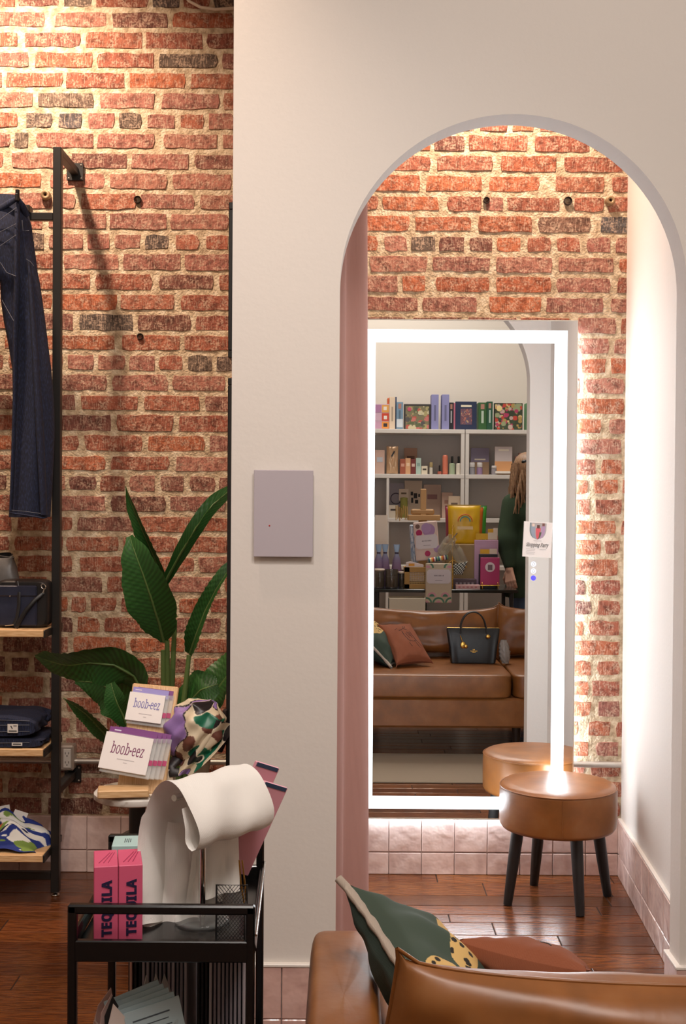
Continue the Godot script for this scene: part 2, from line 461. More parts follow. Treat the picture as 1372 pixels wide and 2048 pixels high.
# courses of the brick wall: height, then left end, right end (millimetres) and tone of each brick; tones from 10 up are bricks in view
const COURSES := [
	[3886, -2721, -2509, 0, -2491, -2280, 3, -2262, -2050, 0, -2032, -1821, 1, -1803, -1591, 0, -1573, -1362, 1, -1344, -1132, 0, -1114, -903, 0, -885, -673, 0, -655, -444, 0, -426, -214, 0, -196, 15, 0, 33, 245, 2, 263, 474, 0, 492, 704, 1, 722, 933, 3, 951, 1163, 0],
	[3811, -2611, -2406, 0, -2388, -2183, 1, -2165, -1960, 0, -1942, -1737, 1, -1719, -1514, 0, -1496, -1291, 1, -1273, -1068, 3, -1050, -845, 3, -827, -621, 0, -603, -398, 0, -380, -175, 3, -157, 48, 0, 66, 271, 2, 289, 494, 0, 512, 717, 2, 735, 940, 3, 958, 1163, 2],
	[3736, -2721, -2628, 0, -2610, -2516, 3, -2498, -2405, 0, -2387, -2293, 0, -2275, -2182, 0, -2164, -2070, 2, -2052, -1959, 1, -1941, -1847, 0, -1829, -1736, 0, -1718, -1624, 0, -1606, -1513, 2, -1495, -1401, 0, -1383, -1290, 0, -1272, -1178, 0, -1160, -1067, 0, -1049, -955, 3, -937, -844, 1, -826, -732, 0, -714, -621, 0, -603, -509, 0, -491, -398, 3, -380, -286, 0, -268, -175, 0, -157, -63, 3, -45, 48, 0, 66, 160, 1, 178, 271, 0, 289, 383, 0, 401, 494, 0, 512, 606, 0, 624, 717, 0, 735, 829, 1, 847, 940, 0, 958, 1052, 0, 1070, 1163, 1],
	[3661, -2611, -2406, 3, -2388, -2183, 0, -2165, -1960, 0, -1942, -1737, 3, -1719, -1514, 3, -1496, -1291, 2, -1273, -1068, 0, -1050, -845, 0, -827, -621, 0, -603, -398, 0, -380, -175, 3, -157, 48, 0, 66, 271, 0, 289, 494, 1, 512, 717, 2, 735, 940, 2, 958, 1163, 3],
	[3586, -2721, -2509, 3, -2491, -2280, 1, -2262, -2050, 0, -2032, -1821, 2, -1803, -1591, 2, -1573, -1362, 3, -1344, -1132, 2, -1114, -903, 0, -885, -673, 3, -655, -444, 0, -426, -214, 0, -196, 15, 2, 33, 245, 3, 263, 474, 0, 492, 704, 0, 722, 933, 0, 951, 1163, 2],
	[3511, -2611, -2406, 1, -2388, -2183, 3, -2165, -1960, 0, -1942, -1737, 0, -1719, -1514, 0, -1496, -1291, 0, -1273, -1068, 3, -1050, -845, 1, -827, -621, 0, -603, -398, 1, -380, -175, 1, -157, 48, 3, 66, 271, 3, 289, 494, 0, 512, 717, 0, 735, 940, 0, 958, 1163, 0],
	[3436, -2721, -2509, 0, -2491, -2280, 1, -2262, -2050, 0, -2032, -1821, 0, -1803, -1591, 1, -1573, -1362, 0, -1344, -1132, 0, -1114, -903, 3, -885, -673, 3, -655, -444, 0, -426, -214, 0, -196, 15, 3, 33, 245, 2, 263, 474, 0, 492, 704, 0, 722, 933, 3, 951, 1163, 1],
	[3361, -2611, -2406, 0, -2388, -2183, 0, -2165, -1960, 0, -1942, -1737, 0, -1719, -1514, 0, -1496, -1291, 0, -1273, -1068, 3, -1050, -845, 1, -827, -621, 0, -603, -398, 3, -380, -175, 0, -157, 48, 0, 66, 271, 2, 289, 494, 0, 512, 717, 0, 735, 940, 3, 958, 1163, 1],
	[3286, -2721, -2623, 1, -2605, -2507, 1, -2489, -2391, 3, -2373, -2275, 1, -2257, -2159, 2, -2141, -2043, 3, -2025, -1927, 0, -1909, -1811, 1, -1793, -1695, 0, -1677, -1579, 0, -1561, -1463, 0, -1445, -1348, 2, -1339, -1240, 10, -1234, -1073, 13, -1063, -952, 14, -942, -742, 10, -732, -627, 14, -617, -512, 10, -502, -381, 14, -372, -279, 0, -261, -168, 0, -150, -57, 0, -39, 54, 1, 72, 165, 0, 183, 276, 0, 294, 386, 1, 404, 497, 2, 515, 608, 0, 626, 719, 0, 737, 830, 3, 848, 941, 2, 959, 1052, 2, 1070, 1163, 2],
	[3211, -2611, -2381, 1, -2363, -2132, 3, -2114, -1884, 0, -1866, -1635, 2, -1617, -1387, 2, -1378, -1132, 12, -1096, -896, 12, -882, -666, 13, -656, -420, 11, -411, -202, 3, -184, 26, 3, 44, 253, 0, 271, 481, 3, 499, 708, 0, 726, 936, 1, 954, 1163, 1],
	[3135, -2721, -2522, 0, -2504, -2306, 3, -2288, -2089, 0, -2071, -1872, 3, -1854, -1656, 2, -1638, -1439, 1, -1430, -1233, 10, -1210, -994, 13, -981, -764, 10, -754, -538, 10, -525, -315, 10, -306, -76, 0, -58, 172, 3, 190, 420, 3, 438, 667, 0, 685, 915, 0, 933, 1163, 0],
	[3060, -2611, -2384, 0, -2366, -2140, 1, -2122, -1895, 1, -1877, -1651, 1, -1633, -1406, 1, -1397, -1190, 12, -1174, -951, 10, -938, -718, 10, -705, -481, 14, -468, -314, 12, -305, -75, 0, -57, 172, 0, 190, 420, 0, 438, 668, 2, 686, 915, 2, 933, 1163, 2],
	[2985, -2721, -2526, 3, -2508, -2312, 2, -2294, -2099, 1, -2081, -1885, 0, -1867, -1672, 1, -1654, -1458, 3, -1449, -1289, 2, -1280, -1062, 10, -1054, -829, 10, -818, -599, 11, -586, -346, 10, -337, -139, 0, -121, 78, 0, 96, 295, 0, 313, 512, 0, 530, 729, 1, 747, 946, 3, 964, 1163, 3],
	[2909, -2611, -2380, 0, -2362, -2132, 2, -2114, -1883, 0, -1865, -1635, 0, -1617, -1386, 0, -1377, -1173, 12, -1160, -944, 14, -927, -717, 12, -695, -474, 12, -461, -248, 10, -239, -20, 1, -2, 217, 2, 235, 453, 3, 471, 690, 2, 708, 926, 2, 944, 1163, 3],
	[2834, -2721, -2623, 0, -2605, -2507, 1, -2489, -2391, 3, -2373, -2275, 0, -2257, -2159, 2, -2141, -2043, 3, -2025, -1927, 0, -1909, -1811, 0, -1793, -1695, 2, -1677, -1578, 3, -1560, -1462, 0, -1444, -1346, 0, -1337, -1229, 10, -1203, -1102, 14, -1083, -989, 15, -971, -868, 12, -857, -767, 14, -748, -638, 12, -627, -533, 10, -516, -418, 12, -409, -309, 0, -291, -191, 2, -173, -73, 0, -55, 44, 1, 62, 162, 0, 180, 280, 0, 298, 398, 3, 407, 489, 10, 504, 613, 10, 624, 707, 11, 726, 846, 10, 865, 1086, 10, 1095, 1163, 1],
	[2759, -2611, -2384, 0, -2366, -2140, 0, -2122, -1895, 1, -1877, -1650, 2, -1632, -1405, 1, -1396, -1255, 12, -1250, -1189, 14, -1166, -943, 12, -936, -716, 12, -687, -480, 12, -463, -247, 12, -238, -63, 1, -45, 130, 0, 148, 323, 1, 332, 449, 13, 458, 687, 10, 708, 920, 10, 929, 1124, 10],
	[2683, -2721, -2528, 0, -2510, -2316, 0, -2298, -2105, 2, -2087, -1894, 0, -1876, -1682, 2, -1664, -1471, 0, -1462, -1284, 0, -1258, -1048, 12, -1035, -818, 13, -808, -585, 12, -568, -345, 13, -336, -107, 2, -89, 140, 0, 149, 323, 10, 340, 556, 10, 581, 795, 11, 819, 1045, 10, 1054, 1163, 3],
	[2608, -2611, -2378, 1, -2360, -2126, 0, -2108, -1875, 0, -1857, -1623, 2, -1605, -1372, 0, -1363, -1140, 11, -1117, -903, 12, -890, -670, 12, -650, -426, 12, -417, -187, 0, -169, 61, 3, 70, 284, 11, 303, 517, 11, 540, 732, 11, 786, 976, 10, 1000, 1145, 10],
	[2532, -2721, -2507, 0, -2489, -2275, 3, -2257, -2042, 3, -2024, -1810, 1, -1792, -1578, 0, -1560, -1346, 0, -1337, -1100, 12, -1080, -1014, 12, -998, -784, 10, -771, -567, 12, -548, -344, 12, -335, -10, 1, -1, 127, 0, 140, 356, 11, 383, 518, 10, 527, 597, 2, 606, 811, 10, 860, 977, 10, 988, 1146, 10],
	[2457, -2611, -2378, 0, -2360, -2126, 0, -2108, -1875, 2, -1857, -1623, 0, -1605, -1372, 2, -1363, -1136, 10, -1119, -896, 12, -889, -669, 12, -659, -435, 12, -426, -227, 0, -209, -9, 0, 0, 244, 1, 261, 477, 11, 498, 705, 11, 725, 928, 16, 960, 1146, 15],
	[2381, -2721, -2622, 0, -2604, -2505, 0, -2487, -2387, 0, -2369, -2270, 0, -2252, -2153, 1, -2135, -2036, 0, -2018, -1918, 0, -1900, -1801, 0, -1783, -1684, 2, -1666, -1567, 0, -1549, -1449, 0, -1431, -1332, 0, -1323, -1231, 10, -1218, -1129, 14, -1116, -984, 12, -974, -882, 12, -869, -767, 12, -754, -659, 14, -640, -547, 10, -527, -435, 10, -426, -330, 2, -312, -217, 1, -199, -103, 0, -85, 10, 0, 19, 125, 1, 145, 237, 12, 247, 343, 14, 352, 452, 13, 467, 557, 13, 568, 666, 11, 683, 779, 10, 796, 886, 10, 909, 1003, 12, 1018, 1091, 12, 1100, 1163, 0],
	[2305, -2611, -2408, 2, -2390, -2186, 0, -2168, -1965, 0, -1947, -1744, 2, -1726, -1523, 3, -1514, -1296, 0, -1283, -1069, 10, -1060, -846, 12, -836, -615, 12, -606, -375, 12, -366, -196, 0, -178, -8, 3, 1, 82, 0, 93, 313, 12, 330, 550, 12, 567, 785, 12, 804, 1013, 12, 1032, 1148, 11],
	[2230, -2721, -2515, 1, -2497, -2292, 0, -2274, -2068, 2, -2050, -1845, 0, -1827, -1621, 0, -1603, -1397, 0, -1388, -1171, 10, -1155, -954, 10, -941, -724, 10, -701, -493, 13, -477, -270, 10, -261, -7, 0, 2, 203, 2, 214, 308, 11, 340, 549, 11, 568, 780, 11, 797, 1004, 12, 1025, 1149, 10],
	[2154, -2611, -2408, 0, -2390, -2186, 2, -2168, -1965, 0, -1947, -1744, 0, -1726, -1522, 0, -1513, -1309, 1, -1296, -1099, 11, -1085, -855, 11, -848, -641, 10, -618, -407, 10, -398, -183, 0, -165, 50, 0, 59, 279, 12, 292, 503, 12, 542, 742, 11, 759, 979, 12, 1001, 1150, 12],
	[2078, -2721, -2527, 0, -2509, -2316, 2, -2298, -2104, 1, -2086, -1893, 0, -1875, -1681, 2, -1663, -1469, 0, -1460, -1243, 10, -1223, -1019, 13, -1003, -795, 14, -779, -575, 13, -562, -374, 10, -365, -176, 3, -158, 31, 0, 49, 238, 3, 256, 445, 3, 463, 652, 2, 661, 850, 10, 878, 1025, 12, 1040, 1151, 10],
	[2002, -2611, -2408, 0, -2390, -2186, 0, -2168, -1965, 0, -1947, -1743, 3, -1725, -1522, 2, -1513, -1296, 1, -1282, -1078, 11, -1068, -861, 11, -841, -614, 10, -604, -393, 10, -384, -172, 0, -154, 57, 0, 75, 287, 1, 305, 517, 2, 535, 747, 3, 756, 1001, 12, 1016, 1152, 12],
	[1926, -2721, -2626, 1, -2608, -2513, 0, -2495, -2400, 1, -2382, -2287, 3, -2269, -2174, 1, -2156, -2061, 0, -2043, -1948, 2, -1930, -1835, 2, -1817, -1722, 0, -1704, -1609, 0, -1591, -1496, 0, -1478, -1384, 0, -1375, -1282, 0, -1269, -1170, 11, -1157, -1058, 10, -1045, -943, 12, -930, -824, 12, -811, -709, 12, -699, -607, 10, -591, -495, 14, -482, -386, 14, -377, -278, 0, -260, -161, 0, -143, -44, 2, -26, 73, 0, 91, 190, 2, 208, 308, 0, 326, 425, 0, 443, 542, 0, 560, 659, 0, 677, 776, 1, 785, 875, 10, 894, 988, 11, 1005, 1096, 11, 1105, 1163, 0],
	[1851, -2611, -2415, 0, -2397, -2201, 0, -2183, -1986, 3, -1968, -1772, 1, -1754, -1558, 0, -1540, -1344, 0, -1335, -1117, 13, -1104, -893, 13, -877, -663, 12, -649, -445, 12, -432, -241, 10, -232, -14, 0, 4, 221, 1, 239, 457, 0, 475, 692, 3, 701, 893, 13, 910, 1059, 12, 1070, 1153, 0],
	[1775, -2721, -2527, 3, -2509, -2316, 0, -2298, -2104, 2, -2086, -1892, 0, -1874, -1681, 2, -1663, -1469, 0, -1460, -1249, 13, -1229, -1012, 13, -995, -774, 10, -755, -540, 10, -527, -313, 13, -304, -80, 0, -62, 162, 1, 180, 404, 3, 422, 646, 1, 655, 853, 0, 868, 1060, 11, 1071, 1154, 0],
	[1699, -2611, -2415, 2, -2397, -2200, 0, -2182, -1986, 1, -1968, -1772, 0, -1754, -1558, 3, -1540, -1343, 0, -1334, -1117, 10, -1104, -876, 13, -860, -642, 10, -626, -411, 10, -402, -184, 1, -166, 52, 0, 70, 288, 0, 306, 524, 0, 542, 760, 1, 769, 974, 11, 998, 1155, 12],
	[1623, -2721, -2527, 0, -2509, -2315, 0, -2297, -2104, 3, -2086, -1892, 1, -1874, -1680, 0, -1662, -1468, 1, -1459, -1252, 11, -1235, -998, 10, -981, -757, 10, -741, -520, 11, -507, -305, 12, -296, -74, 1, -56, 166, 3, 184, 407, 1, 425, 647, 1, 656, 860, 0, 875, 1052, 12, 1065, 1156, 2],
	[1547, -2611, -2415, 0, -2397, -2200, 1, -2182, -1986, 2, -1968, -1772, 2, -1754, -1557, 0, -1539, -1343, 0, -1334, -1129, 10, -1116, -895, 11, -879, -655, 10, -635, -417, 12, -408, -191, 0, -173, 45, 2, 63, 281, 3, 299, 516, 0, 534, 752, 2, 761, 955, 10, 972, 1055, 11, 1066, 1157, 2],
	[1471, -2721, -2625, 0, -2607, -2511, 0, -2493, -2397, 0, -2379, -2282, 0, -2264, -2168, 0, -2150, -2054, 0, -2036, -1940, 0, -1922, -1826, 2, -1808, -1712, 0, -1694, -1597, 0, -1579, -1483, 3, -1465, -1369, 2, -1360, -1268, 13, -1255, -1156, 10, -1142, -1047, 10, -1037, -931, 13, -921, -822, 10, -809, -710, 12, -694, -598, 13, -582, -479, 13, -473, -377, 13, -368, -275, 2, -257, -164, 1, -146, -52, 0, -34, 59, 0, 77, 170, 3, 188, 281, 3, 299, 392, 0, 410, 504, 0, 522, 615, 0, 633, 726, 0, 744, 837, 0, 846, 927, 11, 944, 1040, 11, 1052, 1138, 0],
	[1395, -2611, -2413, 3, -2395, -2198, 3, -2180, -1982, 1, -1964, -1767, 2, -1749, -1551, 0, -1533, -1336, 3, -1327, -1109, 10, -1096, -895, 12, -878, -667, 13, -657, -443, 12, -429, -238, 10, -229, -2, 0, 16, 244, 0, 262, 489, 3, 507, 734, 0, 743, 934, 10, 951, 1054, 10, 1068, 1158, 0],
	[1318, -2721, -2526, 3, -2508, -2313, 2, -2295, -2100, 3, -2082, -1887, 2, -1869, -1674, 0, -1656, -1461, 1, -1452, -1248, 10, -1234, -1020, 10, -1005, -785, 13, -772, -558, 10, -548, -330, 10, -321, -109, 2, -91, 121, 2, 139, 351, 0, 369, 581, 1, 599, 810, 3, 819, 1031, 11, 1050, 1159, 10],
	[1242, -2611, -2397, 0, -2379, -2164, 1, -2146, -1932, 2, -1914, -1700, 2, -1682, -1468, 0, -1459, -1257, 10, -1244, -1056, 10, -1046, -845, 10, -831, -620, 10, -604, -389, 10, -380, -167, 0, -149, 63, 0, 81, 294, 3, 312, 524, 2, 542, 755, 0, 764, 977, 11, 988, 1048, 10, 1064, 1160, 0],
	[1166, -2721, -2525, 3, -2507, -2311, 3, -2293, -2097, 2, -2079, -1883, 0, -1865, -1668, 0, -1650, -1454, 2, -1445, -1244, 10, -1231, -1019, 10, -999, -785, 10, -772, -560, 10, -547, -336, 12, -327, -111, 2, -93, 122, 3, 140, 355, 0, 373, 588, 3, 606, 821, 0, 830, 1044, 11, 1061, 1160, 0],
	[1090, -2611, -2414, 0, -2396, -2200, 2, -2182, -1985, 1, -1967, -1771, 0, -1753, -1556, 1, -1538, -1342, 0, -1333, -1115, 10, -1102, -907, 13, -893, -679, 10, -666, -461, 12, -448, -236, 10, -227, -8, 2, 10, 229, 0, 247, 466, 0, 484, 703, 0, 712, 920, 13, 939, 1052, 10, 1067, 1160, 0],
	[1013, -2721, -2623, 0, -2605, -2506, 1, -2488, -2390, 0, -2372, -2273, 0, -2255, -2157, 2, -2139, -2040, 0, -2022, -1924, 1, -1906, -1807, 1, -1789, -1691, 0, -1673, -1574, 0, -1556, -1458, 0, -1440, -1342, 0, -1333, -1240, 10, -1227, -1134, 11, -1121, -1035, 11, -1025, -969, 10, -955, -854, 10, -840, -744, 10, -731, -632, 12, -619, -513, 11, -500, -407, 10, -398, -302, 0, -284, -187, 1, -169, -72, 0, -54, 43, 0, 61, 158, 2, 176, 273, 0, 291, 388, 0, 406, 503, 0, 521, 617, 0, 635, 732, 3, 750, 847, 2, 856, 945, 13, 964, 1053, 10, 1068, 1143, 0],
	[937, -2611, -2419, 3, -2401, -2209, 0, -2191, -1998, 2, -1980, -1788, 0, -1770, -1578, 2, -1560, -1368, 3, -1359, -1151, 10, -1134, -1018, 13, -1005, -916, 11, -903, -698, 10, -681, -457, 12, -443, -235, 10, -226, -8, 3, 10, 228, 3, 246, 464, 0, 482, 701, 0, 710, 912, 11, 933, 1053, 10, 1069, 1160, 0],
	[861, -2721, -2494, 3, -2476, -2249, 1, -2231, -2003, 3, -1985, -1758, 1, -1740, -1513, 2, -1504, -1302, 3, -1286, -1094, 13, -1081, -1035, 10, -1021, -817, 11, -803, -592, 11, -579, -367, 10, -358, -135, 1, -117, 106, 3, 124, 347, 0, 365, 589, 0, 607, 830, 2, 839, 1052, 11, 1069, 1160, 0],
	[784, -2611, -2379, 0, -2361, -2130, 0, -2112, -1880, 0, -1862, -1630, 3, -1612, -1381, 0, -1372, -1272, 13, -1253, -1183, 13, -1167, -1048, 13, -1034, -922, 10, -909, -790, 10, -777, -691, 10, -677, -578, 13, -565, -367, 10, -358, -154, 1, -136, 67, 1, 85, 288, 1, 306, 509, 0, 527, 730, 1, 739, 947, 11, 966, 1055, 10, 1070, 1160, 0],
	[708, -2721, -2509, 0, -2491, -2278, 0, -2260, -2048, 0, -2030, -1817, 0, -1799, -1587, 0, -1569, -1356, 0, -1338, -1126, 0, -1108, -895, 13, -877, -665, 10, -647, -434, 11, -416, -204, 0, -186, 26, 2, 44, 257, 3, 275, 487, 0, 505, 718, 0, 727, 937, 11, 946, 1054, 10, 1071, 1160, 0],
	[631, -2611, -2405, 0, -2387, -2181, 0, -2163, -1957, 3, -1939, -1733, 0, -1715, -1509, 0, -1491, -1285, 1, -1267, -1061, 12, -1043, -837, 10, -819, -613, 12, -595, -388, 0, -370, -164, 3, -146, 60, 0, 78, 284, 2, 302, 508, 3, 526, 732, 1, 741, 947, 11, 970, 1057, 12, 1072, 1160, 0],
	[555, -2721, -2625, 3, -2607, -2511, 3, -2493, -2397, 0, -2379, -2283, 0, -2265, -2168, 1, -2150, -2054, 3, -2036, -1940, 0, -1922, -1826, 3, -1808, -1712, 0, -1694, -1598, 0, -1580, -1484, 0, -1466, -1370, 2, -1352, -1255, 0, -1237, -1141, 10, -1123, -1027, 12, -1009, -913, 12, -895, -799, 10, -781, -685, 11, -667, -571, 10, -553, -457, 10, -439, -343, 0, -325, -228, 0, -210, -114, 3, -96, 0, 0, 18, 114, 3, 132, 228, 1, 246, 342, 2, 360, 456, 3, 474, 570, 0, 588, 685, 2, 703, 799, 3, 808, 897, 11, 933, 1020, 11, 1040, 1110, 10, 1119, 1163, 0],
	[478, -2611, -2405, 0, -2387, -2182, 0, -2164, -1958, 1, -1940, -1735, 2, -1717, -1511, 0, -1493, -1288, 2, -1270, -1064, 10, -1046, -841, 12, -823, -617, 12, -599, -394, 0, -376, -170, 0, -152, 53, 0, 71, 277, 3, 295, 500, 0, 518, 724, 0, 733, 941, 11, 962, 1054, 12, 1073, 1160, 0],
	[402, -2721, -2509, 0, -2491, -2280, 2, -2262, -2050, 3, -2032, -1820, 0, -1802, -1591, 0, -1573, -1361, 3, -1343, -1132, 1, -1114, -902, 13, -884, -672, 11, -654, -443, 11, -425, -213, 3, -195, 17, 0, 35, 246, 2, 264, 476, 3, 494, 706, 3, 715, 923, 10, 942, 1059, 10, 1068, 1163, 3],
	[325, -2611, -2404, 0, -2386, -2179, 3, -2161, -1954, 0, -1936, -1729, 0, -1711, -1505, 0, -1487, -1280, 1, -1262, -1055, 12, -1037, -830, 12, -812, -605, 12, -587, -380, 1, -362, -155, 3, -137, 70, 3, 88, 294, 0, 312, 519, 1, 537, 744, 1, 753, 961, 10, 977, 1075, 10, 1084, 1163, 0],
	[248, -2721, -2509, 0, -2491, -2280, 1, -2262, -2050, 0, -2032, -1820, 3, -1802, -1590, 0, -1572, -1361, 1, -1343, -1131, 2, -1113, -901, 13, -883, -671, 10, -653, -442, 10, -424, -212, 0, -194, 18, 0, 36, 247, 1, 265, 477, 0, 495, 707, 0, 716, 924, 10, 943, 1060, 10, 1069, 1163, 3],
]

func brick_mesh(mb: MB, x0: float, x1: float, yc: float, tone: Color, rough_edge: float):
	# one old brick: wavy outline, worn arris, its face a little uneven
	var hh := 0.0297 + rng.randf_range(-0.002, 0.0025)
	var z := 4.7196 - rng.randf_range(0.0, 0.0022)
	var outer := []
	var inner := []
	var per := []
	var wd := x1 - x0
	var nx := clampi(int(wd / 0.032), 3, 7)
	for k in nx + 1:
		per.append(Vector2(x0 + wd * k / nx, yc + hh))
	per.append(Vector2(x1, yc + hh * 0.1))
	for k in nx + 1:
		per.append(Vector2(x1 - wd * k / nx, yc - hh))
	per.append(Vector2(x0, yc - hh * 0.1))
	var mid := Vector2((x0 + x1) / 2, yc)
	for p in per:
		var corner: bool = (absf(p.x - x0) < 0.001 or absf(p.x - x1) < 0.001) and absf(p.y - yc) > hh * 0.5
		var q: Vector2 = p + Vector2(rng.randf_range(-1, 1), rng.randf_range(-1, 1)) * rough_edge
		if corner:
			q += (mid - q).normalized() * rng.randf_range(0.001, 0.006)
		outer.append(V(q.x, q.y, 4.727))
		var q2: Vector2 = q + Vector2(signf(mid.x - q.x), signf(mid.y - q.y)) * rng.randf_range(0.002, 0.0045)
		inner.append(V(q2.x, q2.y, z + rng.randf_range(-0.0012, 0.0022)))
	mb.col = tone
	mb.patch([outer, inner], true, true)
	var b := mb.v.size()
	var N := inner.size()
	# face as one smooth fan
	mb.v.append(mb.t * V(mid.x, mid.y, z - 0.001)); mb.n.append(Vector3(0, 0, 1)); mb.c.append(tone); mb.uv.append(Vector2.ZERO)
	for p in inner:
		mb.v.append(mb.t * p); mb.n.append(Vector3(0, 0, 1)); mb.c.append(tone); mb.uv.append(Vector2.ZERO)
	for k in N:
		mb.idx.append(b); mb.idx.append(b + 1 + k); mb.idx.append(b + 1 + (k + 1) % N)

func brick_wall():
	var wall := structure("wall_brick", "old red brick wall with pale mortar")
	# red, orange, pinkish, brown, dark, slate, scorched
	var tones := [[lin(160, 94, 73), lin(151, 87, 69), lin(165, 100, 78)], [lin(176, 102, 71), lin(170, 97, 68)],
		[lin(164, 108, 94), lin(156, 101, 89), lin(170, 114, 98)], [lin(126, 80, 69), lin(118, 74, 64), lin(136, 88, 76)],
		[lin(104, 88, 78), lin(94, 82, 76)], [lin(92, 88, 90)], [lin(122, 90, 76)]]
	var mb := MB.new()
	mb.slab(V(-2.75, 0, 4.722), V(1.3, 4.0, 4.9))
	part(wall, "mortar", mb, M.mortar)
	var rest := MB.new()
	for row in COURSES:
		var yc: float = row[0] / 1000.0
		for k in (row.size() - 1) / 3:
			var code: int = row[k * 3 + 3]
			var set_: Array = tones[code % 10]
			var tone: Color = set_[rng.randi() % set_.size()]
			tone = tone * rng.randf_range(0.86, 1.1)
			tone.a = 1.0
			var x0: float = row[k * 3 + 1] / 1000.0
			var x1: float = row[k * 3 + 2] / 1000.0
			if code >= 10:
				var b := MB.new()
				brick_mesh(b, x0, x1, yc, tone, 0.0028)
				part(wall, "brick", b, M.brick)
			else:
				brick_mesh(rest, x0, x1, yc, tone, 0.002)
	var o := part(wall, "bricks_out_of_view", rest, M.brick)
	o.set_meta("kind", "stuff")

func tile_run(parent: Node3D, from: Vector3, to: Vector3, top: float, count: int, face: Vector3):
	# two courses of glazed tiles along a wall foot; `face` points into the room
	var along := (to - from).normalized()
	var L := from.distance_to(to)
	var w := L / count
	var bs := Basis(along, Vector3.UP, along.cross(Vector3.UP))
	for r in 2:
		var y0 := 0.0 if r == 0 else top - 0.126
		var y1 := top - 0.129 if r == 0 else top
		for k in count:
			var mb := MB.new()
			var s := rng.randf_range(0.9, 1.04)
			mb.col = lin(236, 214, 208) * s
			mb.col.a = 1.0
			var mid := from + along * (w * (k + 0.5)) + Vector3.UP * ((y0 + y1) / 2) + face * (0.005 + rng.randf_range(0, 0.0012))
			var tilt := Basis(Vector3.UP, rng.randf_range(-0.008, 0.008)) * Basis(along, rng.randf_range(-0.008, 0.008))
			mb.box(mid, Vector3(w - 0.0025, y1 - y0 - 0.0015, 0.01), 0.0022, tilt * bs)
			part(parent, "tile", mb, M.tile)

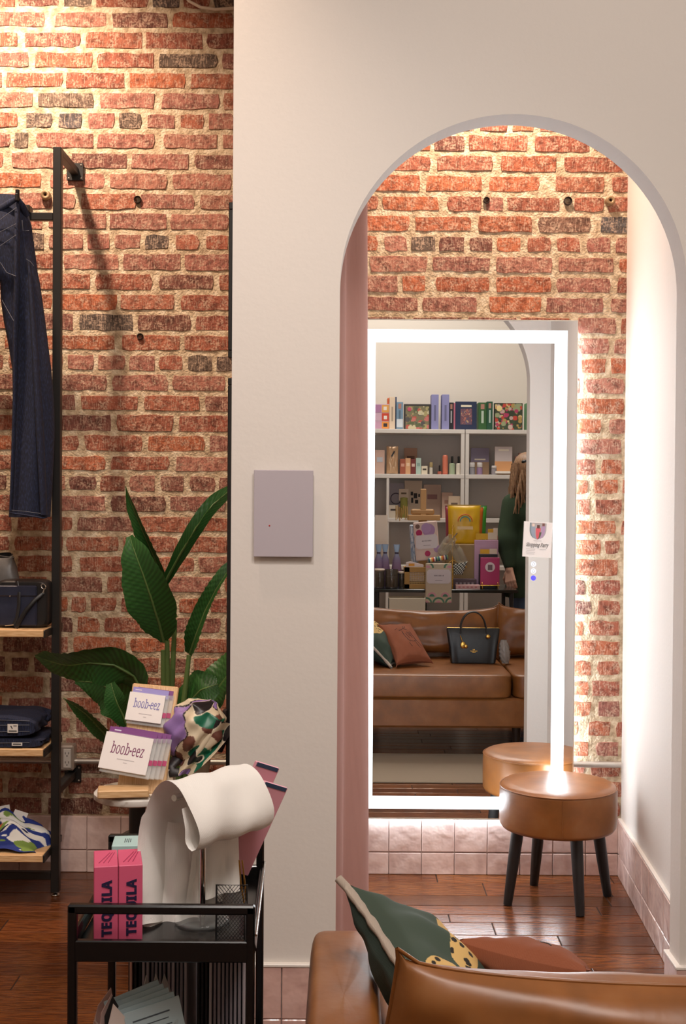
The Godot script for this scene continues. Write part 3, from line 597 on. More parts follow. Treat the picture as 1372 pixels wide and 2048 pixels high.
func room():
	rng.seed = 11
	brick_wall()
	# ---- floor of planks running along x ----
	var fl := structure("floor", "glossy reddish brown hardwood plank floor")
	var mb := MB.new()
	mb.slab(V(-2.75, -0.1, -1.6), V(3.4, -0.002, 4.9))
	part(fl, "subfloor", mb, M.gap)
	var widths := [0.11, 0.15, 0.11, 0.09, 0.08, 0.12, 0.09, 0.07, 0.115, 0.09]
	var d := 4.722
	var r := 0
	var rest := MB.new()
	while d > -1.5:
		var w: float = widths[r % 10]
		var x := -2.7 - rng.randf_range(0.0, 0.5)
		while x < 3.3:
			var len := rng.randf_range(0.42, 1.15)
			var b := MB.new() if (d > 2.2 and x + len > -1.35 and x < 1.1) else rest
			var s := rng.randf_range(0.62, 1.22)
			var base := lin(136, 86, 50).lerp(lin(112, 66, 36), rng.randf())
			b.col = base * s
			b.col.a = 1.0
			var x1 := minf(x + len, 3.35)
			b.box(V((x + x1) / 2, -0.004, d - w / 2), Vector3(x1 - x - 0.003, 0.008 + rng.randf_range(0, 0.0006), w - 0.0032), 0.0016)
			if b != rest:
				part(fl, "plank", b, M.floor_wood)
			x += len
		d -= w
		r += 1
	part(fl, "planks_out_of_view", rest, M.floor_wood).set_meta("kind", "stuff")
	# ---- shell of the shop ----
	for q in [["wall_left", V(-2.85, 0, -1.6), V(-2.75, 4.0, 4.9)], ["wall_right", V(3.3, 0, -1.6), V(3.4, 4.0, 4.9)], ["wall_rear", V(-2.85, 0, -1.6), V(3.4, 4.0, -1.22)]]:
		var st := structure(q[0])
		mb = MB.new()
		mb.slab(q[1], q[2])
		part(st, "plaster", mb, M.paint_warm)
	var ce := structure("ceiling")
	mb = MB.new()
	mb.slab(V(-2.85, 3.9, -1.6), V(3.4, 4.05, 4.9))
	part(ce, "plaster", mb, M.ceiling_paint)
	# ---- partition with the arch ----
	var arch := structure("wall_arch", "smooth off-white partition with a tall arched opening")
	var poly := PackedVector2Array([Vector2(-0.291, 0), Vector2(-0.291, 3.9), Vector2(3.3, 3.9), Vector2(3.3, 0), Vector2(0.888, 0)])
	var cx := 0.438
	var rad := 0.45
	for k in 49:
		var a := PI * k / 48.0
		poly.append(Vector2(cx + rad * cos(a), 1.975 + rad * sin(a)))
	poly.append(Vector2(-0.012, 0))
	mb = MB.new()
	mb.prism(poly, -3.35, -3.25)
	part(arch, "plaster", mb, M.paint)
	# alcove side walls
	var al := structure("wall_alcove_right", "white side wall of the alcove")
	mb = MB.new()
	mb.prism(PackedVector2Array([Vector2(1.062, -4.722), Vector2(0.985, -3.352), Vector2(1.1, -3.352), Vector2(1.17, -4.722)]), 0, 3.9, Transform3D(Basis(Vector3(1, 0, 0), Vector3(0, 0, 1), Vector3(0, 1, 0)), Vector3.ZERO))
	part(al, "plaster", mb, M.paint)
	al = structure("wall_alcove_left", "white side wall behind the partition")
	mb = MB.new()
	mb.slab(V(-0.29, 0, 3.352), V(-0.2, 3.9, 4.722))
	part(al, "plaster", mb, M.paint)
	# ---- tiled feet of the walls ----
	var bb := structure("baseboard_brick", "blush glazed tiles along the foot of the brick wall")
	mb = MB.new()
	mb.slab(V(-2.75, 0, 4.716), V(1.062, 0.212, 4.74))
	part(bb, "grout", mb, M.grout)
	tile_run(bb, V(-1.6, 0, 4.716), V(-0.32, 0, 4.716), 0.212, 10, Vector3(0, 0, 1))
	tile_run(bb, V(-0.19, 0, 4.716), V(1.05, 0, 4.716), 0.212, 10, Vector3(0, 0, 1))
	bb = structure("baseboard_alcove", "blush glazed tiles along the alcove side wall")
	var a0 := V(1.06, 0, 4.706)
	var a1 := V(0.984, 0, 3.354)
	var nrm := (a1 - a0).normalized().cross(Vector3.UP) * -1.0
	if nrm.x > 0:
		nrm = -nrm
	mb = MB.new()
	var dirv := (a1 - a0).normalized()
	mb.box((a0 + a1) / 2 + Vector3.UP * 0.106, Vector3(a0.distance_to(a1), 0.212, 0.006), 0, Basis(dirv, Vector3.UP, dirv.cross(Vector3.UP)))
	part(bb, "grout", mb, M.grout)
	tile_run(bb, a0 + nrm * 0.002, a1 + nrm * 0.002, 0.212, 11, nrm)
	mb = MB.new()
	mb.box((a0 + a1) / 2 + Vector3.UP * 0.216 + nrm * 0.005, Vector3(a0.distance_to(a1), 0.008, 0.014), 0.002, Basis(dirv, Vector3.UP, dirv.cross(Vector3.UP)))
	part(bb, "edge_strip", mb, M.trim_metal)
	bb = structure("baseboard_arch", "blush tiled foot of the arched partition")
	for q in [[-0.291, -0.012], [0.888, 3.3]]:
		var x0: float = q[0] - 0.012
		var x1: float = q[1] + 0.012
		var kx := 2 if x1 < 1 else 9
		for row in 2:
			for k in kx:
				mb = MB.new()
				var y0 := 0.07 if row else 0.0
				var y1 := 0.205 if row else 0.068
				var w := (x1 - x0) / kx
				mb.col = lin(212, 178, 170) * rng.randf_range(0.96, 1.03)
				mb.col.a = 1.0
				mb.slab(V(x0 + w * k + 0.0012, y0, 3.236), V(x0 + w * (k + 1) - 0.0012, y1, 3.362), 0.002)
				part(bb, "tile", mb, M.tile)
		mb = MB.new()
		mb.slab(V(x0 - 0.001, 0.205, 3.234), V(x1 + 0.001, 0.214, 3.364), 0.002)
		part(bb, "edge_strip", mb, M.trim_metal)

func alcove():
	# ---- lit mirror ----
	var x0 := 0.034
	var x1 := 0.866
	var y0 := 0.226
	var y1 := 2.086
	var f := 4.66
	var t := thing("lit_mirror", "tall wall mirror framed by a bright white light band, on the brick in the arch", "mirror", V(0.45, 0.226, 4.7))
	var mb := MB.new()
	mb.slab(V(x0 + 0.01, y0 + 0.01, 4.668), V(x1 - 0.01, y1 - 0.01, 4.712))
	part(t, "housing", mb, M.black_metal)
	mb = MB.new()
	for q in [[x0 - 0.003, y0 - 0.003, x1 + 0.003, y0], [x0 - 0.003, y1, x1 + 0.003, y1 + 0.003], [x0 - 0.003, y0, x0, y1], [x1, y0, x1 + 0.003, y1]]:
		mb.slab(V(q[0], q[1], 4.656), V(q[2], q[3], 4.69))
	part(t, "rim", mb, plain(rgb(224, 226, 222), 0.3, 0.6))
	var o1 := 0.035
	var o2 := 0.083
	mb = MB.new()
	mb.slab(V(x0 + o2, y0 + o2, f), V(x1 - o2, y1 - o2, 4.668))
	part(t, "mirror_glass", mb, M.mirror)
	mb = MB.new()
	for q in [[x0, y0, x1, y0 + o1], [x0, y1 - o1, x1, y1], [x0, y0 + o1, x0 + o1, y1 - o1], [x1 - o1, y0 + o1, x1, y1 - o1]]:
		mb.slab(V(q[0], q[1], f), V(q[2], q[3], 4.668))
	part(t, "mirror_border", mb, M.mirror)
	var band := glow("led_band", Color(0.93, 0.97, 1.0), BAND_GLOW)
	for q in [[x0 + o1, y0 + o1, x1 - o1, y0 + o2], [x0 + o1, y1 - o2, x1 - o1, y1 - o1], [x0 + o1, y0 + o2, x0 + o2, y1 - o2], [x1 - o2, y0 + o2, x1 - o1, y1 - o2]]:
		mb = MB.new()
		mb.slab(V(q[0], q[1], f - 0.0005), V(q[2], q[3], 4.667))
		part(t, "light_band", mb, band)
		var ar := AreaLight3D.new()
		ar.name = "light_band_lamp"
		ar.area_size = Vector2(q[2] - q[0], q[3] - q[1])
		ar.light_color = Color(0.93, 0.97, 1.0)
		ar.light_energy = BAND_LAMP * (q[2] - q[0]) * (q[3] - q[1])
		ar.shadow_enabled = true
		ar.area_range = 12.0
		t.add_child(ar, true)
		# shines away from the wall, into the alcove
		ar.transform = Transform3D(Basis.IDENTITY, V((q[0] + q[2]) / 2, (q[1] + q[3]) / 2, f - 0.003) - t.position)
		ar.rotation.y = PI
	# strips behind the panel wash the wall round it
	for q in [[Vector3(1, 0, 0), V(x1 - 0.008, (y0 + y1) / 2, 4.692), y1 - y0 - 0.08], [Vector3(-1, 0, 0), V(x0 + 0.008, (y0 + y1) / 2, 4.692), y1 - y0 - 0.08], [Vector3(0, -1, 0), V((x0 + x1) / 2, y0 + 0.008, 4.692), x1 - x0 - 0.08]]:
		var nrm: Vector3 = q[0]
		var along := Vector3(0, 1, 0) if absf(nrm.x) > 0.5 else Vector3(1, 0, 0)
		var tb := Basis(along, nrm.cross(along) * -1.0, nrm * -1.0)
		if tb.determinant() < 0:
			tb = Basis(along, nrm.cross(along), nrm * -1.0)
		mb = MB.new()
		mb.box(q[1], Vector3(q[2], 0.016, 0.004), 0, Basis(along, nrm.cross(along), nrm) if absf(nrm.x) > 0.5 else Basis(along, nrm.cross(along), nrm))
		part(t, "rear_light_strip", mb, band)
		var ar := AreaLight3D.new()
		ar.name = "rear_strip_lamp"
		ar.area_size = Vector2(q[2], 0.016)
		ar.light_color = Color(0.93, 0.97, 1.0)
		ar.light_energy = REAR_LAMP * q[2]
		ar.shadow_enabled = true
		ar.area_range = 8.0
		t.add_child(ar, true)
		ar.transform = Transform3D(tb, q[1] + nrm * 0.004 - t.position)
	for k in 3:
		var at: Vector3 = [Vector3(0.712, 1.181, -4.659), Vector3(0.712, 1.155, -4.659), Vector3(0.712, 1.129, -4.659)][k]
		mb = MB.new()
		var bs := Basis(Vector3(1, 0, 0), PI / 2)
		if k < 2:
			mb.lathe([[Vector2(0.0065, 0), Vector2(0.0065, 0.001), Vector2(0.0095, 0.001), Vector2(0.0095, 0), Vector2(0.0065, 0)]], at, 20, bs)
			mb.lathe([[Vector2(0.0, 0.001), Vector2(0.0035, 0.001), Vector2(0.0035, 0)]], at, 12, bs)
		else:
			mb.lathe([[Vector2(0.0, 0.001), Vector2(0.0095, 0.001), Vector2(0.0095, 0)]], at, 20, bs)
		part(t, "touch_button", mb, glow("button_white", rgb(214, 226, 255), 0.9) if k < 2 else glow("button_blue", rgb(80, 76, 240), 1.0))
	# card stuck to the glass
	t = thing("party_card", "white shopping party card stuck to the lit mirror glass", "card", V(0.76, 1.13, 4.652))
	var tl: Vector3 = Vector3(0.674, 1.340, -4.654)
	var tr: Vector3 = Vector3(0.780, 1.335, -4.654)
	var bl: Vector3 = Vector3(0.670, 1.209, -4.654)
	var br: Vector3 = Vector3(0.778, 1.206, -4.654)
	var ux := (tr - tl).normalized()
	var cardb := Basis(ux, Vector3(0, 0, 1).cross(ux), Vector3(0, 0, 1))
	var cm := (tl + tr + bl + br) / 4
	mb = MB.new()
	mb.box(cm, Vector3(tl.distance_to(tr), tl.distance_to(bl), 0.0012), 0.0, cardb)
	part(t, "paper", mb, plain(rgb(240, 240, 243), 0.6))
	var photo := Image.create(48, 40, false, Image.FORMAT_RGBA8)
	photo.fill(rgb(178, 176, 180))
	for q in [[4, 8, 12, 32, rgb(150, 164, 186)], [18, 12, 14, 28, rgb(216, 98, 112)], [34, 6, 11, 34, rgb(178, 152, 190)], [7, 2, 7, 7, rgb(232, 214, 204)], [21, 5, 8, 8, rgb(96, 62, 58)], [36, 0, 7, 7, rgb(120, 84, 78)], [29, 22, 6, 18, rgb(96, 104, 84)], [0, 0, 4, 40, rgb(120, 140, 150)]]:
		photo.fill_rect(Rect2i(q[0], q[1], q[2], q[3]), q[4])
	var pm := plain(Color(0.999, 1, 1), 0.5)
	pm.albedo_texture = ImageTexture.create_from_image(photo)
	mb = MB.new()
	var rows := []
	for r in 9:
		var hh := r / 8.0
		var half := 0.031 * (1.0 if hh < 0.4 else sqrt(maxf(0.0, 1.0 - pow((hh - 0.4) / 0.6, 2))))
		var line := []
		for k in 9:
			line.append(cm + cardb * Vector3(-0.001 + half * (k / 4.0 - 1.0), 0.062 - 0.062 * hh, 0.0011))
		rows.append(line)
	mb.patch(rows, false, false)
	part(t, "photo", mb, pm)
	lettering(t, "lettering", "Shopping Party", cm + cardb * Vector3(0.0, -0.02, 0.0012), 0.0135, plain(rgb(70, 70, 76), 0.7), cardb * Basis(Vector3(0.6, 0, 0), Vector3(0.25, 1, 0), Vector3(0, 0, 1)), true)
	for q in [[0.0, -0.004, 0.03], [0.022, -0.036, 0.024], [-0.024, -0.036, 0.034], [-0.024, -0.042, 0.03], [-0.024, -0.048, 0.034], [-0.024, -0.054, 0.03]]:
		mb = MB.new()
		mb.box(cm + cardb * Vector3(q[0], q[1], 0.0009), Vector3(q[2], 0.0018, 0.0006), 0, cardb)
		part(t, "small_print", mb, plain(rgb(196, 196, 200), 0.8))
	# ---- stool ----
	t = thing("round_stool", "round caramel leather stool on four black splayed legs before the mirror", "stool", V(0.765, 0, 4.39))
	var c := V(0.766, 0, 4.395)
	var R := 0.205
	mb = MB.new()
	mb.lathe([[Vector2(0.0, 0.268), Vector2(R - 0.03, 0.268), Vector2(R - 0.008, 0.272), Vector2(R, 0.285), Vector2(R + 0.001, 0.35), Vector2(R, 0.405), Vector2(R - 0.003, 0.415)], [Vector2(R - 0.003, 0.415), Vector2(R - 0.012, 0.424), Vector2(R - 0.04, 0.429), Vector2(0.1, 0.433), Vector2(0.0, 0.434)]], c, 64)
	part(t, "seat", mb, M.leather)
	mb = MB.new()
	var ring := []
	for k in 65:
		ring.append(c + Vector3(cos(TAU * k / 64) * (R - 0.001), 0.4155, sin(TAU * k / 64) * (R - 0.001)))
	mb.tube(ring, 0.0022, 6, false)
	mb.tube([c + Vector3(-0.02, 0.285, R + 0.0005), c + Vector3(-0.02, 0.41, R + 0.0005)], 0.0012, 5)
	part(t, "seam", mb, M.leather)
	var feet := [Vector3(0.587, 0.000, -4.364), Vector3(0.820, 0.000, -4.249), Vector3(0.714, 0.000, -4.590), Vector3(0.960, 0.000, -4.470)]
	var tops := [Vector3(0.621, 0.221, -4.360), Vector3(0.813, 0.231, -4.300), Vector3(0.719, 0.186, -4.500), Vector3(0.910, 0.210, -4.420)]
	for k in 4:
		mb = MB.new()
		var a: Vector3 = tops[k]
		a.y = 0.275
		var b: Vector3 = feet[k]
		mb.tube([a, a.lerp(b, 0.5), b + Vector3.UP * 0.002], [0.0225, 0.02, 0.0155], 12)
		part(t, "leg", mb, M.black_metal)
	# ---- curtain ----
	mb = MB.new()
	rows = []
	for r in 25:
		var q := r / 24.0
		var line := []
		for k in 97:
			var s := k / 96.0
			var x := 0.0
			var z := 0.0
			if s < 0.6:
				# tight pleats behind the jamb
				var w := s / 0.6
				x = lerpf(-0.17, -0.03, w)
				z = 3.53 + 0.06 * sin(w * TAU * 4.0)
			else:
				# last broad folds turned towards the opening
				var w := (s - 0.6) / 0.4
				x = lerpf(-0.03, lerpf(0.06, 0.092, q), w) + 0.016 * sin(w * TAU * 1.5 + 0.4 * q)
				z = lerpf(3.53, 3.82, w)
			line.append(V(x, lerpf(2.72, 0.015, q), z))
		rows.append(line)
	mb.patch(rows, false, false)
	single("alcove_curtain", "dusty pink floor length curtain gathered at the alcove's inner side", "curtain", mb, M.curtain, "", V(0, 0, 3.56))
	mb = MB.new()
	mb.tube([V(-0.2, 2.74, 3.56), V(0.99, 2.74, 3.56)], 0.012, 12)
	single("curtain_rod", "black rod that carries the pink alcove curtain", "rod", mb, M.black_metal, "", V(0.4, 2.74, 3.56))
	# ---- things on the brick ----
	t = thing("electrical_conduit", "thin metal conduit pipe with a double outlet box, low on the brick wall", "pipe", V(-0.9, 0.42, 4.7))
	mb = MB.new()
	mb.tube([V(-2.6, 0.425, 4.69), V(-0.3, 0.425, 4.69)], 0.0105, 12)
	part(t, "pipe", mb, M.galvanised)
	mb = MB.new()
	var p := []
	var rr := []
	for k in 96:
		p.append(V(0.873 + 0.18 * k / 95.0, 0.425, 4.694))
		rr.append(0.011 + (0.0012 if k % 2 else 0.0))
	mb.tube(p, rr, 10)
	part(t, "flexible_pipe", mb, M.galvanised)
	mb = MB.new()
	mb.slab(V(-1.085, 0.395, 4.655), V(-1.0, 0.49, 4.715), 0.006)
	part(t, "outlet_box", mb, M.galvanised)
	for k in 2:
		mb = MB.new()
		mb.box(V(-1.062 + 0.038 * k, 0.4425, 4.6535), Vector3(0.028, 0.07, 0.004), 0.001)
		var face := part(t, "outlet_face", mb, plain(rgb(206, 202, 196), 0.5))
		mb = MB.new()
		for j in [-1, 1]:
			for i in [-1, 1]:
				mb.box(V(-1.062 + 0.038 * k + 0.006 * i, 0.4425 + 0.017 * j + 0.003, 4.6512), Vector3(0.002, 0.008, 0.0008))
			mb.box(V(-1.062 + 0.038 * k, 0.4425 + 0.017 * j - 0.007, 4.6512), Vector3(0.004, 0.004, 0.0008))
		part(face, "slots", mb, M.black_metal)
	mb = MB.new()
	mb.tube([Vector3(-0.638, 3.390, -4.700), Vector3(-0.618, 3.312, -4.690), Vector3(-0.588, 3.271, -4.690), Vector3(-0.546, 3.249, -4.690), Vector3(-0.490, 3.241, -4.690), Vector3(-0.417, 3.250, -4.700), Vector3(-0.361, 3.269, -4.700)], 0.0055, 8)
	single("white_cable", "loose white cable looping across the top of the brick wall", "cable", mb, plain(rgb(226, 214, 196), 0.5))
	for q in [[Vector3(-1.123, 2.550, -4.710), "round brass pipe stub in the brick beside the garment rack"], [Vector3(0.994, 2.544, -4.710), "round metal pipe stub in the brick near the alcove corner"]]:
		mb = MB.new()
		mb.lathe([[Vector2(0.006, 0.001), Vector2(0.006, 0.016), Vector2(0.0155, 0.016), Vector2(0.018, 0.01), Vector2(0.018, -0.012)]], q[0], 16, Basis(Vector3(1, 0, 0), PI / 2))
		single("pipe_stub", q[1], "pipe", mb, plain(rgb(150, 124, 92), 0.5, 0.3), "", q[0])
	var spots := [[Vector3(-0.780, 2.538, -4.713), 0.011], [Vector3(-0.768, 2.025, -4.713), 0.009], [Vector3(0.531, 2.545, -4.713), 0.009], [Vector3(0.837, 2.544, -4.713), 0.013]]  # holes in the brick, built as dark plugs with their shade as colour
	for k in 4:
		mb = MB.new()
		mb.lathe([[Vector2(spots[k][1] + 0.003, -0.012), Vector2(spots[k][1] + 0.003, 0.004), Vector2(spots[k][1], 0.005), Vector2(spots[k][1] * 0.9, -0.03), Vector2(0, -0.03)]], spots[k][0], 14, Basis(Vector3(1, 0, 0), PI / 2))
		single("hole_plug", ["open anchor plug with painted shade in the brick right of the garment rack's top bracket", "small anchor plug with painted shade lower down in the left brick wall", "small anchor plug with painted shade in the brick above the middle of the mirror", "larger anchor plug with painted shade in the brick above the right side of the mirror"][k], "hole", mb, plain(rgb(48, 36, 30), 0.95), "", spots[k][0])
	# black frames hung on the far side of the partition, only their edges show
	for q in [[2.235, 1.81, "upper dark frame whose edge peeks past the white partition"], [1.755, 0.5, "tall dark frame whose edge peeks past the white partition below another"]]:
		t = thing("wall_frame", q[2], "frame", V(-0.305, q[1], 3.7), "dark frames hung behind the partition")
		mb = MB.new()
		mb.slab(V(-0.3005, q[1], 3.43), V(-0.291, q[0], 3.95))
		part(t, "panel", mb, plain(rgb(30, 29, 32), 0.5))
		mb = MB.new()
		var ww := 0.02
		for e in [[q[1], q[1] + ww, 3.43, 3.95], [q[0] - ww, q[0], 3.43, 3.95], [q[1] + ww, q[0] - ww, 3.43, 3.45], [q[1] + ww, q[0] - ww, 3.93, 3.95]]:
			mb.slab(V(-0.318, e[0], e[2]), V(-0.2995, e[1], e[3]), 0.002)
		part(t, "border", mb, M.black_metal)
	# acrylic sheet on the partition
	t = thing("acrylic_panel", "plain pale lilac acrylic panel mounted on the white partition wall", "panel", V(-0.155, 1.27, 3.245))
	mb = MB.new()
	mb.slab(V(-0.231, 1.275, 3.234), V(-0.0775, 1.5, 3.2405), 0.001)
	part(t, "sheet", mb, plain(rgb(180, 172, 180), 0.3))
	mb = MB.new()
	mb.slab(V(-0.215, 1.29, 3.2405), V(-0.095, 1.48, 3.2499))
	part(t, "mounting_pad", mb, plain(rgb(200, 196, 196), 0.7))
	mb = MB.new()
	var dot: Vector3 = Vector3(-0.190, 1.356, -3.234)
	mb.lathe([[Vector2(0.0, 0.0006), Vector2(0.0022, 0.0006), Vector2(0.0022, -0.0002)]], dot, 12, Basis(Vector3(1, 0, 0), PI / 2))
	part(t, "dot", mb, plain(rgb(168, 60, 60), 0.6))

func wob(x: float, y: float, s: int) -> float:
	# smooth little wobble between -1 and 1
	return 0.5 * sin(x * 2.1 + s * 1.7 + 1.3 * sin(y * 1.7 + s)) + 0.5 * sin(y * 2.7 - s * 0.9 + 1.1 * sin(x * 1.3 - s * 2.0))

func shelf_board(t: Node3D, top: float):
	var mb := MB.new()
	mb.slab(V(-2.3, top - 0.025, 4.3), V(-1.03, top, 4.575), 0.002)
	var o := part(t, "shelf", mb, M.pine)
	mb = MB.new()
	mb.slab(V(-1.03, top - 0.028, 4.305), V(-1.0245, top - 0.003, 4.575), 0.001)
	part(o, "bracket", mb, M.black_metal)

func garment_rack():
	rng.seed = 21
	var t := thing("garment_rack", "tall black metal wall rack with three pale wood shelves against the brick", "rack", V(-1.01, 0, 4.5))
	var mb := MB.new()
	mb.slab(V(-1.029, 0.015, 4.415), V(-1.0, 2.652, 4.447), 0.002)
	part(t, "post", mb, M.black_metal)
	mb = MB.new()
	mb.lathe([[Vector2(0.0, 0.0), Vector2(0.014, 0.0), Vector2(0.015, 0.004), Vector2(0.013, 0.008), Vector2(0.005, 0.009), Vector2(0.005, 0.02)]], V(-1.015, 0, 4.431), 16)
	part(t, "levelling_foot", mb, M.chrome)
	for y in [2.626, 0.36]:
		mb = MB.new()
		mb.slab(V(-1.029, y, 4.446), V(-1.0, y + 0.026, 4.712), 0.002)
		part(t, "arm", mb, M.black_metal)
		mb = MB.new()
		mb.slab(V(-1.045, y - 0.02, 4.705), V(-0.983, y + 0.045, 4.714), 0.001)
		var fl := part(t, "flange", mb, M.black_metal)
		for q in [[-1.037, -0.012], [-0.991, -0.012], [-1.037, 0.037], [-0.991, 0.037]]:
			mb = MB.new()
			mb.lathe([[Vector2(0, 0.003), Vector2(0.003, 0.002), Vector2(0.004, 0)]], V(q[0], y + q[1], 4.705), 8, Basis(Vector3(1, 0, 0), PI / 2))
			part(fl, "screw", mb, M.galvanised)
	for y in [2.395, 0.06]:
		mb = MB.new()
		mb.slab(V(-2.3, y, 4.417), V(-1.029, y + 0.027, 4.444), 0.002)
		part(t, "rail", mb, M.black_metal)
	mb = MB.new()
	mb.slab(V(-2.329, 0.0, 4.415), V(-2.3, 2.652, 4.447), 0.002)
	part(t, "post", mb, M.black_metal)
	for y in [0.962, 0.5495, 0.182]:
		shelf_board(t, y)
	# ---- hook that slides on the rail ----
	t = thing("rail_hook", "black metal hook bracket on the rack rail holding the jeans", "hook", V(-1.1, 2.4, 4.4))
	mb = MB.new()
	mb.slab(Vector3(-1.133, 2.446, -4.405), Vector3(-1.108, 2.419, -4.455), 0.002)
	part(t, "clamp", mb, M.black_metal)
	mb = MB.new()
	mb.tube([Vector3(-1.117, 2.423, -4.420), Vector3(-1.116, 2.431, -4.360), Vector3(-1.114, 2.431, -4.300), Vector3(-1.112, 2.426, -4.265), Vector3(-1.110, 2.436, -4.250), Vector3(-1.110, 2.460, -4.250)], 0.0075, 8)
	part(t, "arm", mb, M.black_metal)
	mb = MB.new()
	mb.slab(Vector3(-1.116, 2.447, -4.240), Vector3(-1.106, 2.422, -4.262), 0.002)
	part(t, "clip", mb, M.black_metal)
	# ---- jeans ----
	t = thing("hanging_jeans", "dark indigo jeans hanging by the waistband from the black rack", "jeans", V(-1.12, 1.25, 4.3))
	# outer and inner edge of the trousers from waist to hem, with half the depth there
	var prof := [[Vector3(-1.258, 2.453, -4.310), Vector3(-1.121, 2.454, -4.310), 0.03], [Vector3(-1.283, 2.420, -4.320), Vector3(-1.099, 2.422, -4.320), 0.05], [Vector3(-1.295, 2.355, -4.320), Vector3(-1.081, 2.357, -4.320), 0.065], [Vector3(-1.302, 2.269, -4.320), Vector3(-1.069, 2.271, -4.320), 0.07], [Vector3(-1.301, 2.194, -4.330), Vector3(-1.061, 2.195, -4.330), 0.07], [Vector3(-1.187, 2.158, -4.330), Vector3(-1.054, 2.159, -4.330), 0.066], [Vector3(-1.185, 2.100, -4.330), Vector3(-1.045, 2.101, -4.330), 0.06], [Vector3(-1.176, 2.031, -4.330), Vector3(-1.035, 2.032, -4.330), 0.058], [Vector3(-1.159, 1.945, -4.330), Vector3(-1.024, 1.946, -4.330), 0.055], [Vector3(-1.145, 1.859, -4.330), Vector3(-1.013, 1.860, -4.330), 0.055], [Vector3(-1.144, 1.755, -4.335), Vector3(-1.005, 1.756, -4.335), 0.056], [Vector3(-1.145, 1.652, -4.335), Vector3(-1.002, 1.653, -4.335), 0.056], [Vector3(-1.150, 1.548, -4.335), Vector3(-1.005, 1.549, -4.335), 0.058], [Vector3(-1.153, 1.444, -4.335), Vector3(-1.010, 1.445, -4.335), 0.06], [Vector3(-1.157, 1.350, -4.335), Vector3(-1.016, 1.351, -4.335), 0.062]]
	var rows := []
	for q in prof:
		var ring := []
		for k in 48:
			var a := TAU * k / 48.0
			var u := 0.5 + 0.5 * signf(cos(a)) * pow(absf(cos(a)), 0.8)
			var p: Vector3 = q[0].lerp(q[1], u)
			var fold: float = 1.0 + 0.28 * sin((p.x - q[0].x) * 63.0 - p.y * 2.3) * smoothstep(2.4, 2.05, p.y)
			p.z += q[2] * sin(a) * (0.55 + 0.45 * fold)
			ring.append(p)
		rows.append(ring)
	mb = MB.new()
	mb.patch(rows, true, false)
	part(t, "denim", mb, M.denim)
	mb = MB.new()
	mb.tube([Vector3(-1.240, 2.387, -4.262), Vector3(-1.183, 2.396, -4.268), Vector3(-1.139, 2.420, -4.262), Vector3(-1.116, 2.432, -4.260), Vector3(-1.100, 2.414, -4.270), Vector3(-1.089, 2.383, -4.300)], 0.011, 8, true, 0.5, Vector3(0, 0, 1))
	part(t, "waistband", mb, M.denim)
	mb = MB.new()
	mb.tube([Vector3(-1.114, 2.413, -4.266), Vector3(-1.110, 2.307, -4.244), Vector3(-1.111, 2.156, -4.250), Vector3(-1.118, 1.954, -4.262), Vector3(-1.122, 1.751, -4.270), Vector3(-1.128, 1.529, -4.270), Vector3(-1.134, 1.372, -4.268)], [0.017, 0.02, 0.02, 0.018, 0.016, 0.014, 0.012], 8, true, 0.45, Vector3(1, 0, 0))
	part(t, "side_seam_fold", mb, M.denim)
	mb = MB.new()
	mb.tube([Vector3(-1.076, 2.228, -4.272), Vector3(-1.054, 1.922, -4.272), Vector3(-1.037, 1.649, -4.272), Vector3(-1.022, 1.359, -4.272)], [0.01, 0.02, 0.026, 0.022], 8, true, 0.5, Vector3(1, 0, 0))
	part(t, "leg_fold", mb, M.denim)
	mb = MB.new()
	mb.tube([Vector3(-1.136, 1.365, -4.262), Vector3(-1.083, 1.359, -4.258), Vector3(-1.023, 1.349, -4.262), Vector3(-1.019, 1.352, -4.290)], 0.006, 6, true, 0.5, Vector3(0, 1, 0))
	part(t, "hem", mb, M.denim)
	mb = MB.new()
	for line in [[Vector3(-1.202, 2.332, -4.246), Vector3(-1.151, 2.371, -4.246), Vector3(-1.111, 2.398, -4.240)], [Vector3(-1.201, 2.299, -4.244), Vector3(-1.144, 2.328, -4.244), Vector3(-1.108, 2.340, -4.225)], [Vector3(-1.201, 2.245, -4.244), Vector3(-1.146, 2.282, -4.240), Vector3(-1.107, 2.302, -4.222)], [Vector3(-1.184, 2.235, -4.244), Vector3(-1.164, 2.210, -4.246), Vector3(-1.145, 2.180, -4.246), Vector3(-1.109, 2.165, -4.228)], [Vector3(-1.093, 2.357, -4.245), Vector3(-1.089, 2.320, -4.242), Vector3(-1.071, 2.323, -4.250)], [Vector3(-1.081, 2.227, -4.250), Vector3(-1.067, 2.219, -4.252), Vector3(-1.056, 2.205, -4.260)], [Vector3(-1.166, 2.090, -4.265), Vector3(-1.148, 2.059, -4.262), Vector3(-1.117, 2.011, -4.244)], [Vector3(-1.134, 1.375, -4.262), Vector3(-1.083, 1.371, -4.258), Vector3(-1.023, 1.363, -4.262)]]:
		mb = MB.new()
		mb.tube(line, 0.0011, 5)
		part(t, "stitching", mb, M.denim_thread)
	# ---- grey pouch at the edge ----
	t = thing("grey_bag", "soft dark grey leather bag standing at the edge of the upper shelf", "bag", V(-1.18, 0.962, 4.5))
	rows = []
